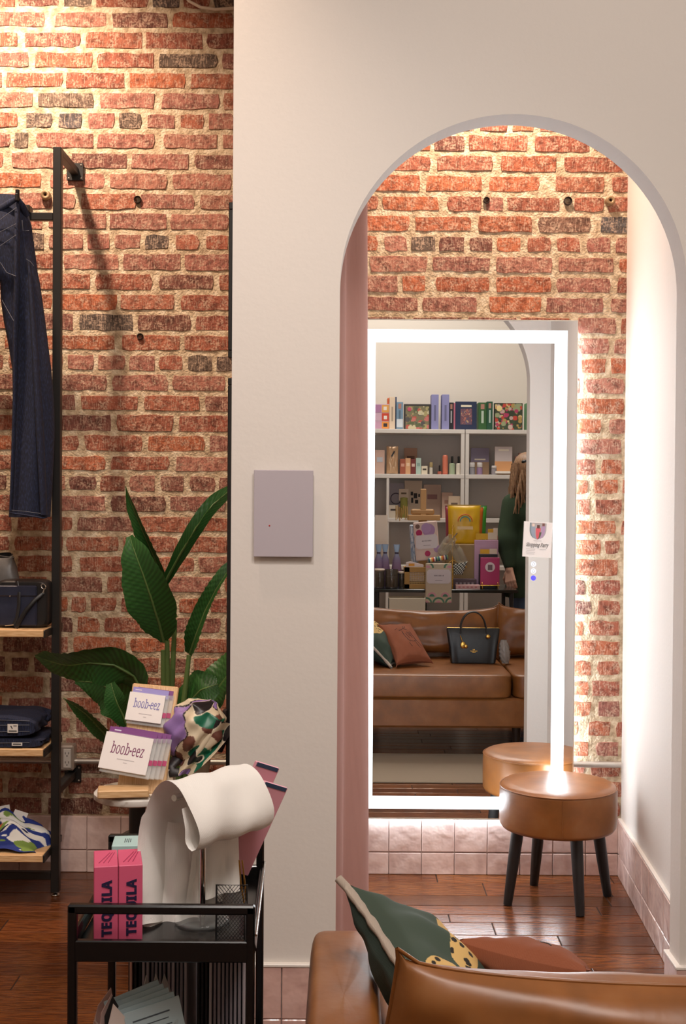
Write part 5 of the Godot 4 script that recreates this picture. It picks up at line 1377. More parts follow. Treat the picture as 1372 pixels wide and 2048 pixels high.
func bar_cart():
	rng.seed = 41
	var x0 := -0.461
	var x1 := -0.144
	var t := thing("bar_cart", "black metal bar cart with two trays beside the sofa", "cart", V(-0.3, 0, 2.32))
	frame_end(t, 2.1, x0, x1)
	frame_end(t, 2.53, x0 - 0.012, x1 - 0.012)
	var mb := MB.new()
	mb.slab(V(x0 + 0.004, 0.648, 2.112), V(x1 - 0.014, 0.655, 2.535))
	part(t, "upper_tray", mb, M.black_gloss)
	for q in [[x0, x0 - 0.012], [x1 - 0.008, x1 - 0.02]]:
		mb = MB.new()
		mb.tube([V(q[0] + 0.004, 0.668, 2.11), V(q[1] + 0.004, 0.668, 2.535)], 0.006, 6, true, 2.6, Vector3.UP)
		part(t, "side_rail", mb, M.black_gloss)
	mb = MB.new()
	mb.tube([V(x1 + 0.001, 0.69, 2.112), V(x1 - 0.011, 0.69, 2.535)], 0.0022, 8)  # chrome rod drawn in place of the highlight along the tray rim
	part(t, "rim_highlight_rod", mb, M.chrome, "bright rod put in for the highlight on the tray rim")
	mb = MB.new()
	mb.slab(V(x0 + 0.002, 0.345, 2.105), V(x1 - 0.012, 0.355, 2.54))
	part(t, "lower_tray", mb, M.black_gloss)
	# ---- boxes ----
	var bs := Basis(Vector3.UP, 0.2)
	var pink := plain(rgb(214, 90, 124), 0.55)
	var navy := plain(rgb(34, 26, 62), 0.5)
	for k in 2:
		t = thing("tequila_box", ["pink card box lettered TEQUILA, the one at the cart's outer edge", "pink card box lettered TEQUILA, the one beside the white towel"][k], "box", V(-0.405 + 0.042 * k, 0.655, 2.19), "pink boxes on the cart")
		var c := V(-0.4145, 0.725, 2.196) + bs * Vector3(0.042 * k, 0, 0)
		mb = MB.new()
		mb.box(c, Vector3(0.041, 0.14, 0.1), 0.0012, bs)
		part(t, "carton", mb, pink)
		lettering(t, "lettering", "TEQUILA", c + bs * Vector3(0.0025, -0.004, 0.0505), 0.0165, navy, bs * Basis(Vector3(0, 0, 1), PI / 2), false, 0.0006, 800)
		mb = MB.new()
		for j in 3:
			mb.tube([c + bs * Vector3(-0.012 + 0.008 * j, 0.0703, 0.03), c + bs * Vector3(0.008 + 0.004 * j, 0.0703, -0.03)], 0.0009, 4)
		part(t, "top_print", mb, plain(rgb(170, 52, 90), 0.6))
	t = thing("mint_box", "pale mint card box behind the pink boxes on the cart", "box", V(-0.41, 0.655, 2.4))
	var mbx := V(-0.4135, 0.712, 2.4)
	var b2 := Basis(Vector3.UP, 0.1)
	mb = MB.new()
	mb.box(mbx, Vector3(0.05, 0.114, 0.07), 0.0012, b2)
	part(t, "carton", mb, plain(rgb(176, 206, 204), 0.55))
	mb = MB.new()
	for j in 4:
		mb.box(mbx + b2 * Vector3(-0.002 + 0.0035 * j, 0.0573, 0.0), Vector3(0.0014, 0.0006, 0.026 - 0.004 * (j % 2)), 0, b2)
	part(t, "print", mb, plain(rgb(70, 84, 88), 0.6))
	t = thing("navy_box", "dark navy card box next to the mint box on the cart", "box", V(-0.36, 0.655, 2.41))
	mb = MB.new()
	mb.box(V(-0.355, 0.711, 2.405), Vector3(0.05, 0.112, 0.07), 0.0012, b2)
	part(t, "carton", mb, plain(rgb(44, 50, 66), 0.5))
	mb = MB.new()
	mb.box(V(-0.369, 0.748, 2.366), Vector3(0.016, 0.005, 0.001), 0, b2)
	part(t, "print", mb, plain(rgb(206, 76, 70), 0.6))
	# ---- towel on its stand ----
	t = thing("towel_stand", "chrome T-shaped stand with a round clear base on the cart", "stand", V(-0.24, 0.655, 2.27))
	var pole: Vector3 = Vector3(-0.252, 0.624, -2.270)
	pole.y = 0.655
	mb = MB.new()
	mb.tube([pole + Vector3(0, 0.012, 0), pole + Vector3(0, 0.235, 0)], 0.0058, 14)
	part(t, "pole", mb, M.chrome)
	mb = MB.new()
	mb.lathe([[Vector2(0.0, 0.0), Vector2(0.05, 0.0), Vector2(0.05, 0.008), Vector2(0.046, 0.0115), Vector2(0.012, 0.013), Vector2(0.0, 0.013)]], pole, 40)
	part(t, "base", mb, M.glass)
	mb = MB.new()
	mb.lathe([[Vector2(0.0, 0.03), Vector2(0.008, 0.03), Vector2(0.008, 0.013), Vector2(0.0, 0.013)]], pole, 20)
	part(t, "collar", mb, M.glass)
	var near := V(-0.306, 0.895, 2.215)
	var far := V(-0.185, 0.885, 2.42)
	mb = MB.new()
	mb.tube([near + (far - near) * 0.06, far], 0.006, 10)
	mb.tube([pole + Vector3(0, 0.235, 0), (near + far) / 2], 0.0055, 10)
	part(t, "bar", mb, M.chrome)
	t = thing("linen_towel", "white linen towel draped over the chrome stand on the cart", "towel", V(-0.27, 0.66, 2.25))
	# cross-section of the drape: from the hanging rear layer over the bar to the short front roll
	var e := (far - near)
	var ex := Vector3(e.z, 0, -e.x).normalized()
	if ex.x < 0:
		ex = -ex
	var prof := [Vector2(-0.052, -0.235), Vector2(-0.056, -0.19), Vector2(-0.06, -0.13), Vector2(-0.06, -0.07), Vector2(-0.052, -0.025), Vector2(-0.032, 0.012), Vector2(-0.004, 0.03), Vector2(0.026, 0.02), Vector2(0.05, -0.012), Vector2(0.066, -0.048), Vector2(0.064, -0.072), Vector2(0.052, -0.083), Vector2(0.04, -0.07), Vector2(0.04, -0.045), Vector2(0.03, -0.012)]
	var cur := Curve2D.new()
	for k in prof.size():
		var tn: Vector2 = (prof[mini(k + 1, prof.size() - 1)] - prof[maxi(k - 1, 0)]) / 6.0
		cur.add_point(prof[k], -tn, tn)
	var rows := []
	for r in 25:
		var q := r / 24.0
		var line := []
		for k in 61:
			var s := k / 60.0
			var p := cur.sample_baked(s * cur.get_baked_length(), true)
			var o := near + e * q
			var lowq := clampf(-p.y / 0.2, 0.0, 1.0) if s < 0.45 else 0.0
			o += ex * (p.x + 0.004 * wob(q * 5.0, s * 8.0, 3) + 0.01 * lowq * sin(q * 11.0)) + Vector3.UP * (p.y + 0.004 * wob(q * 7.0 + s * 5.0, s * 4.0, 5))
			if s < 0.4:
				o += e * (-0.02 + 0.1 * (0.5 - q) * lowq * -1.0)
			line.append(o)
		rows.append(line)
	mb = MB.new()
	mb.patch(rows, false, false)
	part(t, "top_layer", mb, M.linen)
	# lower layers that hang behind the pole
	for L in 3:
		rows = []
		var a0: Vector3 = [Vector3(-0.353, 0.836, -2.300), Vector3(-0.271, 0.814, -2.330), Vector3(-0.333, 0.801, -2.360)][L]
		var a1: Vector3 = [Vector3(-0.272, 0.816, -2.340), Vector3(-0.198, 0.810, -2.400), Vector3(-0.213, 0.795, -2.420)][L]
		var b0: Vector3 = [Vector3(-0.357, 0.625, -2.240), Vector3(-0.285, 0.680, -2.300), Vector3(-0.328, 0.630, -2.330)][L]
		var b1: Vector3 = [Vector3(-0.259, 0.641, -2.300), Vector3(-0.192, 0.681, -2.380), Vector3(-0.230, 0.614, -2.380)][L]
		for r in 21:
			var q := r / 20.0
			var line := []
			for k in 25:
				var u := k / 24.0
				var p := a0.lerp(a1, u).lerp(b0.lerp(b1, u), q)
				p.z += 0.007 * sin(u * 13.0 + L * 2.0) * q + 0.003 * wob(u * 8.0, q * 6.0, L + 3)
				line.append(p)
			rows.append(line)
		mb = MB.new()
		mb.patch(rows, false, false)
		part(t, "hanging_layer", mb, M.linen)
	# ---- pink and navy packs behind the towel ----
	for k in 2:
		t = thing("triangle_pack", ["pink and navy edged packet rising behind the white towel", "pink and navy edged packet lower behind the white towel"][k], "packet", V(-0.18 + 0.02 * k, 0.655, 2.47 - 0.03 * k), "packets behind the towel")
		var z := 2.47 - 0.03 * k
		var c2: Vector3 = [Vector3(-0.189, 0.862, -2.470), Vector3(-0.167, 0.839, -2.440)][k]
		var pb := Basis(Vector3(0, 0, 1), -0.42) * Basis(Vector3.UP, 0.5)
		mb = MB.new()
		mb.box(c2 + Vector3(0, -0.055, 0), Vector3(0.055, 0.21 - 0.02 * k, 0.008), 0.001, pb)
		part(t, "packet", mb, plain(rgb(224, 158, 172), 0.5))
		mb = MB.new()
		mb.box(c2 + Vector3(0, -0.055, 0) + pb * Vector3(0, 0.101 - 0.01 * k, 0.0045), Vector3(0.05, 0.008, 0.001), 0, pb)
		part(t, "edge_print", mb, plain(rgb(52, 70, 96), 0.5))
	# ---- mesh file ----
	t = thing("mesh_file", "black wire mesh magazine file at the inner end of the cart's top tray", "file holder", V(-0.19, 0.655, 2.17))
	var hgt := 0.1
	var fx0 := -0.216
	var fx1 := -0.163
	# slanted wires both ways make the lattice
	var wire := plain(rgb(24, 23, 24), 0.4)
	var face := MB.new()
	var wdt := fx1 - fx0
	var n := 9
	for k in range(-n, n * 2):
		for s in [-1, 1]:
			var x := fx0 + wdt * k / n
			var pa := Vector2(x, 0.657)
			var pb2 := Vector2(x + s * hgt * 0.8, 0.657 + hgt)
			var clip := Geometry2D.intersect_polyline_with_polygon(PackedVector2Array([pa, pb2]), PackedVector2Array([Vector2(fx0, 0.657), Vector2(fx1, 0.657), Vector2(fx1, 0.657 + hgt), Vector2(fx0, 0.657 + hgt)]))
			for cl in clip:
				face.tube([V(cl[0].x, cl[0].y, 2.17), V(cl[1].x, cl[1].y, 2.17)], 0.0006, 4, false)
	part(t, "wire_mesh", face, wire)
	mb = MB.new()
	mb.tube([V(fx0, 0.657, 2.17), V(fx0, 0.657 + hgt, 2.17), V(fx1, 0.657 + hgt, 2.17), V(fx1, 0.657, 2.17), V(fx0, 0.657, 2.17)], 0.002, 8)
	mb.slab(V(fx1 - 0.003, 0.657, 2.14), V(fx1, 0.73, 2.17))
	mb.slab(V(fx0, 0.656, 2.14), V(fx1, 0.658, 2.2))
	part(t, "frame", mb, M.black_metal)
	mb = MB.new()
	mb.tube([Vector3(-0.184, 0.774, -2.260), Vector3(-0.181, 0.733, -2.260), Vector3(-0.174, 0.692, -2.260)], 0.0016, 6)
	mb.tube([Vector3(-0.178, 0.777, -2.250), Vector3(-0.173, 0.737, -2.250), Vector3(-0.170, 0.697, -2.250)], 0.0016, 6)
	single("hanging_ribbon", "thin gold ribbon hanging from the towel beside the mesh file", "ribbon", mb, M.brass)
	# ---- magazines on the lower tray ----
	var groups := [[-0.386, -0.286, 14, "magazines in the cart's first row"], [-0.262, -0.178, 12, "magazines in the cart's second row"]]
	var words := ["one", "two", "three", "four", "five", "six", "seven", "eight", "nine", "ten", "eleven", "twelve", "thirteen", "fourteen"]
	for g in 2:
		for k in groups[g][2]:
			var cnt: int = groups[g][2]
			var x := lerpf(groups[g][0], groups[g][1], k / float(cnt - 1))
			var lab := "thin grey magazine under the cart, %s file, number %s from outside" % [["wider", "narrower"][g], words[k]]
			var cc := rgb(200, 192, 198).lerp(rgb(120, 114, 124), rng.randf())
			if g == 0 and k == 0:
				lab = "pale pink magazine at the outer end under the cart tray"
				cc = rgb(226, 176, 160)
			elif (g == 0 and k in [1, 2]) or (g == 1 and k in [0, 1, 2]):
				lab = "black filler for dark gap and holder under the cart, %s file, number %s from outside" % [["wider", "narrower"][g], words[k]]
				cc = rgb(26, 25, 28)  # black fillers drawn for a shaded gap and a dark holder
			mb = MB.new()
			var h := 0.27 + rng.randf_range(-0.004, 0.004)
			var tl := Basis(Vector3(0, 0, 1), rng.randf_range(-0.004, 0.004))
			mb.box(V(x, 0.356 + h / 2, 2.4 + rng.randf_range(-0.006, 0.006)), Vector3(0.004 + rng.randf_range(0.0, 0.0012), h, 0.2), 0.0006, tl)
			single("magazine", lab, "magazine", mb, plain(cc, 0.6), groups[g][3], V(x, 0.355, 2.4))
	# ---- clear bowl with envelopes ----
	var gc := V(-0.357, 0.356, 2.2)
	t = thing("glass_vase", "clear round glass vase holding envelopes on the lower cart tray", "vase", gc)
	mb = MB.new()
	mb.lathe([[Vector2(0.0, 0.004), Vector2(0.06, 0.004), Vector2(0.068, 0.02), Vector2(0.072, 0.158), Vector2(0.074, 0.16), Vector2(0.076, 0.158), Vector2(0.0725, 0.02), Vector2(0.066, 0.0), Vector2(0.0, 0.0)]], gc, 40)
	part(t, "glass", mb, M.glass)
	var eb := Basis(Vector3.UP, 0.35)
	for k in 5:
		t = thing("mint_envelope", "pale mint printed envelope in the glass vase, %s of five" % ["foremost", "second", "third", "fourth", "rearmost"][k], "envelope", gc + Vector3(0.01, 0.01, 0), "envelopes in the glass vase")
		var c3: Vector3 = Vector3(-0.315, 0.482, -2.170) + eb * Vector3(-0.006 * k, 0.004 * k, -0.009 * k)
		var bb := eb * Basis(Vector3(0, 0, 1), 0.2 + 0.02 * k) * Basis(Vector3(1, 0, 0), -0.12)
		mb = MB.new()
		mb.box(c3, Vector3(0.1, 0.13, 0.0022), 0.0005, bb)
		part(t, "paper", mb, plain(rgb(176, 196, 202), 0.7))
		if k == 0:
			mb = MB.new()
			for j in 4:
				mb.box(c3 + bb * Vector3(-0.004, 0.046 - 0.011 * j, 0.0013), Vector3(0.066 - 0.008 * (j % 2), 0.0026 if j == 0 else 0.0016, 0.0005), 0, bb)
			part(t, "print", mb, plain(rgb(78, 88, 96), 0.7))
	for k in 4:
		mb = MB.new()
		var c4: Vector3 = Vector3(-0.382, 0.507, -2.160) + Vector3(-0.012 * k, 0.004 * (k % 2), -0.016 * k + 0.01)
		var poly := PackedVector2Array([Vector2(-0.016, -0.06), Vector2(0.016, -0.06), Vector2(0.016, 0.02), Vector2(0.0, 0.052), Vector2(-0.016, 0.02)])
		mb.prism(poly, -0.001, 0.001, Transform3D(Basis(Vector3.UP, 0.6) * Basis(Vector3(0, 0, 1), 0.2 - 0.16 * k), c4))
		single("paper_sachet", "narrow pointed paper sachet in the glass vase, %s" % ["cream, nearest the mint envelopes", "black, second from the envelopes", "blush, third from the envelopes", "blush, at the vase's outer side"][k], "sachet", mb, plain([rgb(222, 206, 198), rgb(36, 33, 35), rgb(214, 180, 172), rgb(196, 160, 152)][k], 0.7), "sachets in the glass vase", gc)
	for k in 3:
		mb = MB.new()
		var c5: Vector3 = [Vector3(-0.349, 0.535, -2.240), Vector3(-0.333, 0.535, -2.250), Vector3(-0.319, 0.531, -2.260)][k]
		var poly2 := PackedVector2Array([Vector2(-0.011, -0.07), Vector2(0.011, -0.07), Vector2(0.013, 0.0), Vector2(0.0, 0.035), Vector2(-0.01, 0.0)])
		mb.prism(poly2, -0.0008, 0.0008, Transform3D(Basis(Vector3.UP, 0.9 - 0.3 * k), c5))
		single("paper_tip", "grey white pointed paper tip behind the mint envelopes, %s of three" % ["tallest", "middle", "shortest"][k], "paper", mb, plain(rgb(196, 190, 188), 0.7), "paper tips behind the envelopes", c5)

# point on a cushion stretched over four corners; side +1 is its face, -1 its back
func cushion_at(c: Array, u: float, v: float, th: float, side: float, pinch: float, crease: float, sd: int) -> Vector3:
	var nrm: Vector3 = ((c[1] - c[0]) + (c[3] - c[2])).cross((c[0] - c[2]) + (c[1] - c[3])).normalized()
	var asp := pow(minf(1.0, c[0].distance_to(c[2]) / maxf(0.01, c[0].distance_to(c[1]))), 3.0)
	var uu := u + pinch * asp * pow(sin(PI * v), 0.4) * (0.5 - u) * pow(absf(2.0 * u - 1.0), 1.5) * 2.0
	var vv := v + pinch * pow(sin(PI * u), 0.4) * (0.5 - v) * pow(absf(2.0 * v - 1.0), 1.5) * 2.0
	var p: Vector3 = c[0].lerp(c[1], uu).lerp(c[2].lerp(c[3], uu), vv)
	var e := pow(maxf(0.0, sin(PI * u) * sin(PI * v)), 0.42)
	var near_edge := 1.0 - pow(maxf(0.0, sin(PI * u) * sin(PI * v)), 0.3)
	var wr := crease * (wob(u * 9.0, v * 7.0, sd) * 0.6 + wob(u * 21.0 + v * 6.0, v * 4.0, sd + 3) * 0.7 * near_edge) * e
	return p + nrm * side * (th * e + wr)

func cushion(c: Array, th: float, pinch := 0.12, crease := 0.006, sd := 1, back := 1.0, N := 40) -> MB:
	var mb := MB.new()
	for side in [1.0, -1.0]:
		var rows := []
		for r in N + 1:
			var line := []
			for k in N + 1:
				line.append(cushion_at(c, float(k) / N, float(r) / N, th if side > 0 else th * back, side, pinch, crease, sd))
			rows.append(line)
		mb.patch(rows, false, side < 0)
	return mb

func piping(c: Array, th: float, pinch: float, rad: float, fuzz := 0.0) -> MB:
	var mb := MB.new()
	var path := []
	var rr := []
	for e in 4:
		for k in 24:
			var q := k / 24.0
			var u: float = [q, 1.0, 1.0 - q, 0.0][e]
			var v: float = [0.0, q, 1.0, 1.0 - q][e]
			path.append(cushion_at(c, u, v, 0.0, 1.0, pinch, 0.0, 1))
			rr.append(rad * (1.0 + fuzz * rng.randf_range(-1, 1)))
	path.append(path[0]); rr.append(rr[0])
	mb.tube(path, rr, 8, false)
	return mb

func soft_block(a: Vector3, b: Vector3, bulge: float, rnd := 0.3, sd := 1) -> MB:
	# upholstered block with rounded sides and a slightly swollen skin
	var mb := MB.new()
	var mid := (a + b) / 2
	var h := (b - a).abs() / 2
	var rows := []
	for r in 25:
		var th := PI * r / 24.0
		var ring := []
		for k in 64:
			var an := TAU * k / 64
			var cy := cos(th)
			var y := signf(cy) * pow(absf(cy), rnd)
			var sy := pow(sin(th), rnd)
			var x := signf(cos(an)) * pow(absf(cos(an)), rnd) * sy
			var z := signf(sin(an)) * pow(absf(sin(an)), rnd) * sy
			var p := Vector3(x * h.x, y * h.y, z * h.z)
			p += p.normalized() * bulge * (0.4 * wob(x * 3.0 + z, y * 2.0 + z * 2.0, sd))
			ring.append(mid + p)
		rows.append(ring)
	mb.patch(rows, true, false)
	return mb

func sofa_corner():
	rng.seed = 51
	var t := thing("leather_sofa", "caramel brown leather sofa facing the alcove, seen from behind", "sofa", V(0.93, 0, 2.15))
	var L := -0.058
	var R := 1.93
	var mb := MB.new()
	mb.slab(V(L + 0.01, 0.168, 1.74), V(R - 0.01, 0.33, 2.55), 0.012)
	part(t, "base_rail", mb, M.leather)
	for x in [L, R - 0.13]:
		mb = soft_block(V(x, 0.17, 1.72), V(x + 0.13, 0.597, 2.47), 0.004, 0.22, 3)
		part(t, "arm", mb, M.leather)
	mb = soft_block(V(L + 0.1, 0.2, 1.66), V(R - 0.1, 0.6, 1.78), 0.003, 0.22, 4)
	part(t, "back_frame", mb, M.leather)
	for k in 2:
		var x0 := 0.075 + 0.86 * k
		mb = soft_block(V(x0, 0.325, 1.78), V(x0 + 0.855, 0.462, 2.565), 0.006, 0.16, 5 + k)
		part(t, "seat_cushion", mb, M.leather)
		var c := [V(x0 + 0.007, 0.787, 1.79), V(x0 + 0.868, 0.775, 1.79), V(x0 - 0.055, 0.44, 1.86), V(x0 + 0.865, 0.44, 1.87)]
		mb = cushion(c, 0.095, 0.145, 0.014, 7 + k, 0.8, 56)
		var o := part(t, "back_cushion", mb, M.leather)
		part(o, "welt", piping(c, 0.095, 0.145, 0.003), M.leather)
	for q in [[0.02, 2.4], [0.97, 2.4], [1.85, 2.4], [0.02, 1.8], [1.85, 1.8]]:
		mb = MB.new()
		mb.tube([V(q[0], 0.17, q[1]), V(q[0], 0.0, q[1])], [0.026, 0.017], 14)
		part(t, "leg", mb, plain(rgb(52, 34, 24), 0.45))
	# ---- green pillow with the cat embroidery ----
	var A: Vector3 = Vector3(-0.004, 0.742, -2.260)
	var C := V(0.275, 0.468, 2.37)
	var B := V(0.10, 0.695, 1.89)
	var D := C + (B - A)
	var g := [A, C, B, D]
	var gim := Image.create(256, 256, false, Image.FORMAT_RGBA8)
	gim.fill(rgb(54, 68, 56))
	var spots := []
	for k in 150:
		spots.append(Vector3(rng.randf(), rng.randf(), rng.randf_range(0.009, 0.018)))
	for y in 256:
		for x in 256:
			var u := x / 255.0
			var v := y / 255.0
			# long spotted body, tail and raised head
			var body := pow((u - 0.36 - 0.05 * sin(v * 6.0)) / 0.1, 2) + pow((v - 0.42) / 0.4, 2)
			var head := pow((u - 0.16) / 0.09, 2) + pow((v - 0.84) / 0.08, 2)
			if body < 1.0 or head < 1.0:
				var dark := false
				for s in spots:
					if pow((u - s.x), 2) + pow(v - s.y, 2) < s.z * s.z:
						dark = true
						break
				gim.set_pixel(x, y, rgb(34, 28, 22) if dark else rgb(204, 168, 104))
	var gm := mat("cat_embroidery", Color.WHITE, 0.85)
	gm.albedo_texture = ImageTexture.create_from_image(gim)
	t = thing("green_pillow", "dark green pillow with cream trim and a spotted cat design, propped in the sofa corner", "pillow", V(0.1, 0.46, 2.15))
	for side in [1.0, -1.0]:
		var rows := []
		for r in 41:
			var line := []
			for k in 41:
				line.append(cushion_at(g, k / 40.0, r / 40.0, 0.085 if side > 0 else 0.075, side, 0.1, 0.015, 9))
			rows.append(line)
		mb = MB.new()
		mb.patch(rows, false, side < 0)
		if side > 0:
			part(t, "front", mb, gm)
		else:
			part(t, "back", mb, M.velvet_green)
	part(t, "trim", piping(g, 0.08, 0.1, 0.0075, 0.18), M.piping, "cream woolly edging")
	# ---- rust pillow with the bull drawing ----
	var q4 := [V(0.19, 0.69, 2.11), V(0.40, 0.685, 1.98), V(0.30, 0.47, 2.38), V(0.525, 0.475, 2.26)]
	t = thing("rust_pillow", "rust brown pillow with a black line drawing of a bull, leaning on the sofa", "pillow", V(0.35, 0.46, 2.2))
	# its face looks at the alcove
	var face := [q4[1], q4[0], q4[3], q4[2]]
	part(t, "cover", cushion(face, 0.06, 0.1, 0.008, 12), M.cotton_rust)
	mb = MB.new()
	for line in [[[0.74, 0.22], [0.68, 0.2], [0.63, 0.25], [0.56, 0.23]], [[0.56, 0.23], [0.5, 0.2], [0.44, 0.24], [0.38, 0.32], [0.33, 0.42], [0.31, 0.5]], [[0.5, 0.2], [0.47, 0.13], [0.43, 0.17], [0.39, 0.12]], [[0.56, 0.26], [0.55, 0.36], [0.52, 0.48], [0.48, 0.52]], [[0.55, 0.4], [0.46, 0.5], [0.38, 0.52], [0.34, 0.5]], [[0.36, 0.5], [0.32, 0.6], [0.28, 0.66]], [[0.32, 0.46], [0.26, 0.56], [0.22, 0.62]], [[0.53, 0.44], [0.52, 0.56], [0.48, 0.62]], [[0.46, 0.3], [0.42, 0.4]], [[0.42, 0.32], [0.38, 0.44]], [[0.5, 0.32], [0.46, 0.44]]]:
		var path := []
		for q in line:
			path.append(cushion_at(face, q[0], q[1] + 0.1, 0.0595, 1.0, 0.1, 0.008, 12))
		mb.tube(path, 0.0018, 5)
	part(t, "drawing", mb, plain(rgb(26, 22, 22), 0.8))
	# ---- black handbag ----
	var hb := V(0.758, 0.462, 2.09)
	t = thing("black_handbag", "black leather tote handbag with gold charms on the sofa seat", "handbag", hb)
	var rows2 := []
	for q in [[0.0, 0.125, 0.045], [0.008, 0.13, 0.05], [0.09, 0.138, 0.046], [0.16, 0.15, 0.03], [0.195, 0.154, 0.014], [0.2, 0.152, 0.008]]:
		var ring := []
		for k in 48:
			var an := TAU * k / 48
			ring.append(hb + Vector3(q[1] * signf(cos(an)) * pow(absf(cos(an)), 0.3), q[0] + 0.004 * wob(an * 2, q[0] * 9.0, 3) * q[0] / 0.2, q[2] * signf(sin(an)) * pow(absf(sin(an)), 0.3) * (1.0 + 0.12 * wob(an * 3.0, q[0] * 30.0, 2))))
		rows2.append(ring)
	mb = MB.new()
	mb.patch(rows2, true, true)
	mb.out(rows2[5], hb); mb.out(rows2[0], hb + Vector3(0, 0.1, 0))
	part(t, "body", mb, M.leather_black)
	for s in [-1, 1]:
		mb = MB.new()
		var path := []
		for k in 17:
			var an := PI * k / 16.0
			path.append(hb + Vector3(0.075 * cos(an), 0.17 + 0.125 * pow(sin(an), 0.8), 0.022 * s - 0.01 * s * sin(an)))
		mb.tube(path, 0.0075, 8, true, 0.6)
		part(t, "handle", mb, M.leather_black)
	mb = MB.new()
	mb.tube([hb + Vector3(-0.15, 0.202, 0), hb + Vector3(0.15, 0.202, 0)], 0.003, 6)
	part(t, "zip", mb, M.brass, "gold zip")
	mb = MB.new()
	var fz := -0.052
	mb.tube([hb + Vector3(-0.078, 0.162, fz), hb + Vector3(-0.07, 0.14, fz), hb + Vector3(-0.066, 0.125, fz)], 0.003, 6)
	mb.ball(hb + Vector3(-0.062, 0.108, fz), Vector3(0.017, 0.02, 0.005), 12, 8)
	mb.ball(hb + Vector3(-0.045, 0.1, fz), Vector3(0.011, 0.012, 0.005), 10, 6)
	mb.ball(hb + Vector3(0.082, 0.158, fz), Vector3(0.014, 0.012, 0.005), 10, 6)
	part(t, "charm", mb, M.brass, "gold charms")
	mb = MB.new()
	for q in [[0.0, 0.082, 0.012], [0.0, 0.074, 0.042], [0.0, 0.067, 0.02]]:
		mb.box(hb + Vector3(q[0], q[1], fz + 0.001), Vector3(q[2], 0.0045, 0.002))
	part(t, "badge", mb, M.brass, "small gold lettering")
	# crumpled clear bag
	mb = MB.new()
	var rows3 := []
	for r in 13:
		var q := r / 12.0
		var ring := []
		for k in 24:
			var an := TAU * k / 24
			var rr := 0.032 * pow(sin(PI * clampf(0.12 + q * 0.8, 0, 1)), 0.5) * (1.0 + 0.25 * wob(an * 3.0, q * 14.0, 6))
			ring.append(V(0.945, 0.463 + 0.135 * q, 2.11) + Vector3(cos(an) * rr - 0.012 * q, 0, sin(an) * rr * 0.8))
		rows3.append(ring)
	mb.patch(rows3, true, true)
	single("crumpled_wrapper", "crumpled translucent plastic bag next to the black handbag", "plastic bag", mb, plain(rgb(146, 138, 132), 0.3), "", V(0.945, 0.463, 2.11))
	# ---- rug ----
	mb = MB.new()
	mb.slab(V(0.02, 0.0008, 2.46), V(1.9, 0.01, 3.13), 0.003)
	single("cream_rug", "flat cream rug on the floor between the sofa and the arch", "rug", mb, M.rug, "", V(0.9, 0.0, 2.8))

# an upright box whose front looks towards the alcove; a and b are opposite upper and lower front corners
func carton(t: Node3D, called: String, a: Vector3, b: Vector3, base: float, depth: float, m: Material, turn := 0.0, bev := 0.0015) -> MeshInstance3D:
	var mb := MB.new()
	var h := a.y - base
	mb.box(Vector3((a.x + b.x) / 2, base + h / 2, a.z + depth / 2), Vector3(absf(b.x - a.x), h, depth), bev, Basis(Vector3.UP, turn))
	return part(t, called, mb, m)

# thin printed patch on a front face, in fractions of that face (0,0 top start corner)
func patch_on(t: Node3D, called: String, a: Vector3, b: Vector3, base: float, r: Rect2, m: Material, lift := 0.0012):
	var w := b.x - a.x
	var h := a.y - base
	var mb := MB.new()
	mb.box(Vector3(a.x + w * (r.position.x + r.size.x / 2), a.y - h * (r.position.y + r.size.y / 2), a.z - lift / 2), Vector3(absf(w * r.size.x), h * r.size.y, lift), 0.0)
	part(t, called, mb, m)

# speckled cover print
func cover_print(key: String, bg: Color, cols: Array, n: int, sd: int, rmax := 6) -> StandardMaterial3D:
	var im := Image.create(64, 64, false, Image.FORMAT_RGBA8)
	im.fill(bg)
	var rg := RandomNumberGenerator.new()
	rg.seed = sd
	for k in n:
		var cx := rg.randi_range(0, 63)
		var cy := rg.randi_range(0, 63)
		var r := rg.randi_range(1, rmax)
		var c: Color = cols[rg.randi() % cols.size()]
		for y in range(maxi(0, cy - r), mini(64, cy + r)):
			for x in range(maxi(0, cx - r), mini(64, cx + r)):
				if (x - cx) * (x - cx) + (y - cy) * (y - cy) < r * r:
					im.set_pixel(x, y, c)
	var m := mat(key, Color.WHITE, 0.5)
	m.albedo_texture = ImageTexture.create_from_image(im)
	return m

func printed_face(t: Node3D, called: String, a: Vector3, b: Vector3, base: float, r: Rect2, m: Material):
	var w := b.x - a.x
	var h := a.y - base
	var x0 := a.x + w * r.position.x
	var x1 := x0 + w * r.size.x
	var y1 := a.y - h * r.position.y
	var y0 := y1 - h * r.size.y
	var z := a.z - 0.0012
	var mb := MB.new()
	mb.face([Vector3(x1, y1, z), Vector3(x0, y1, z), Vector3(x0, y0, z), Vector3(x1, y0, z)])
	part(t, called, mb, m)

func round_item(t: Node3D, called: String, at: Vector3, segs: Array, m: Material):
	var mb := MB.new()
	mb.lathe(segs, at, 18)
	part(t, called, mb, m)

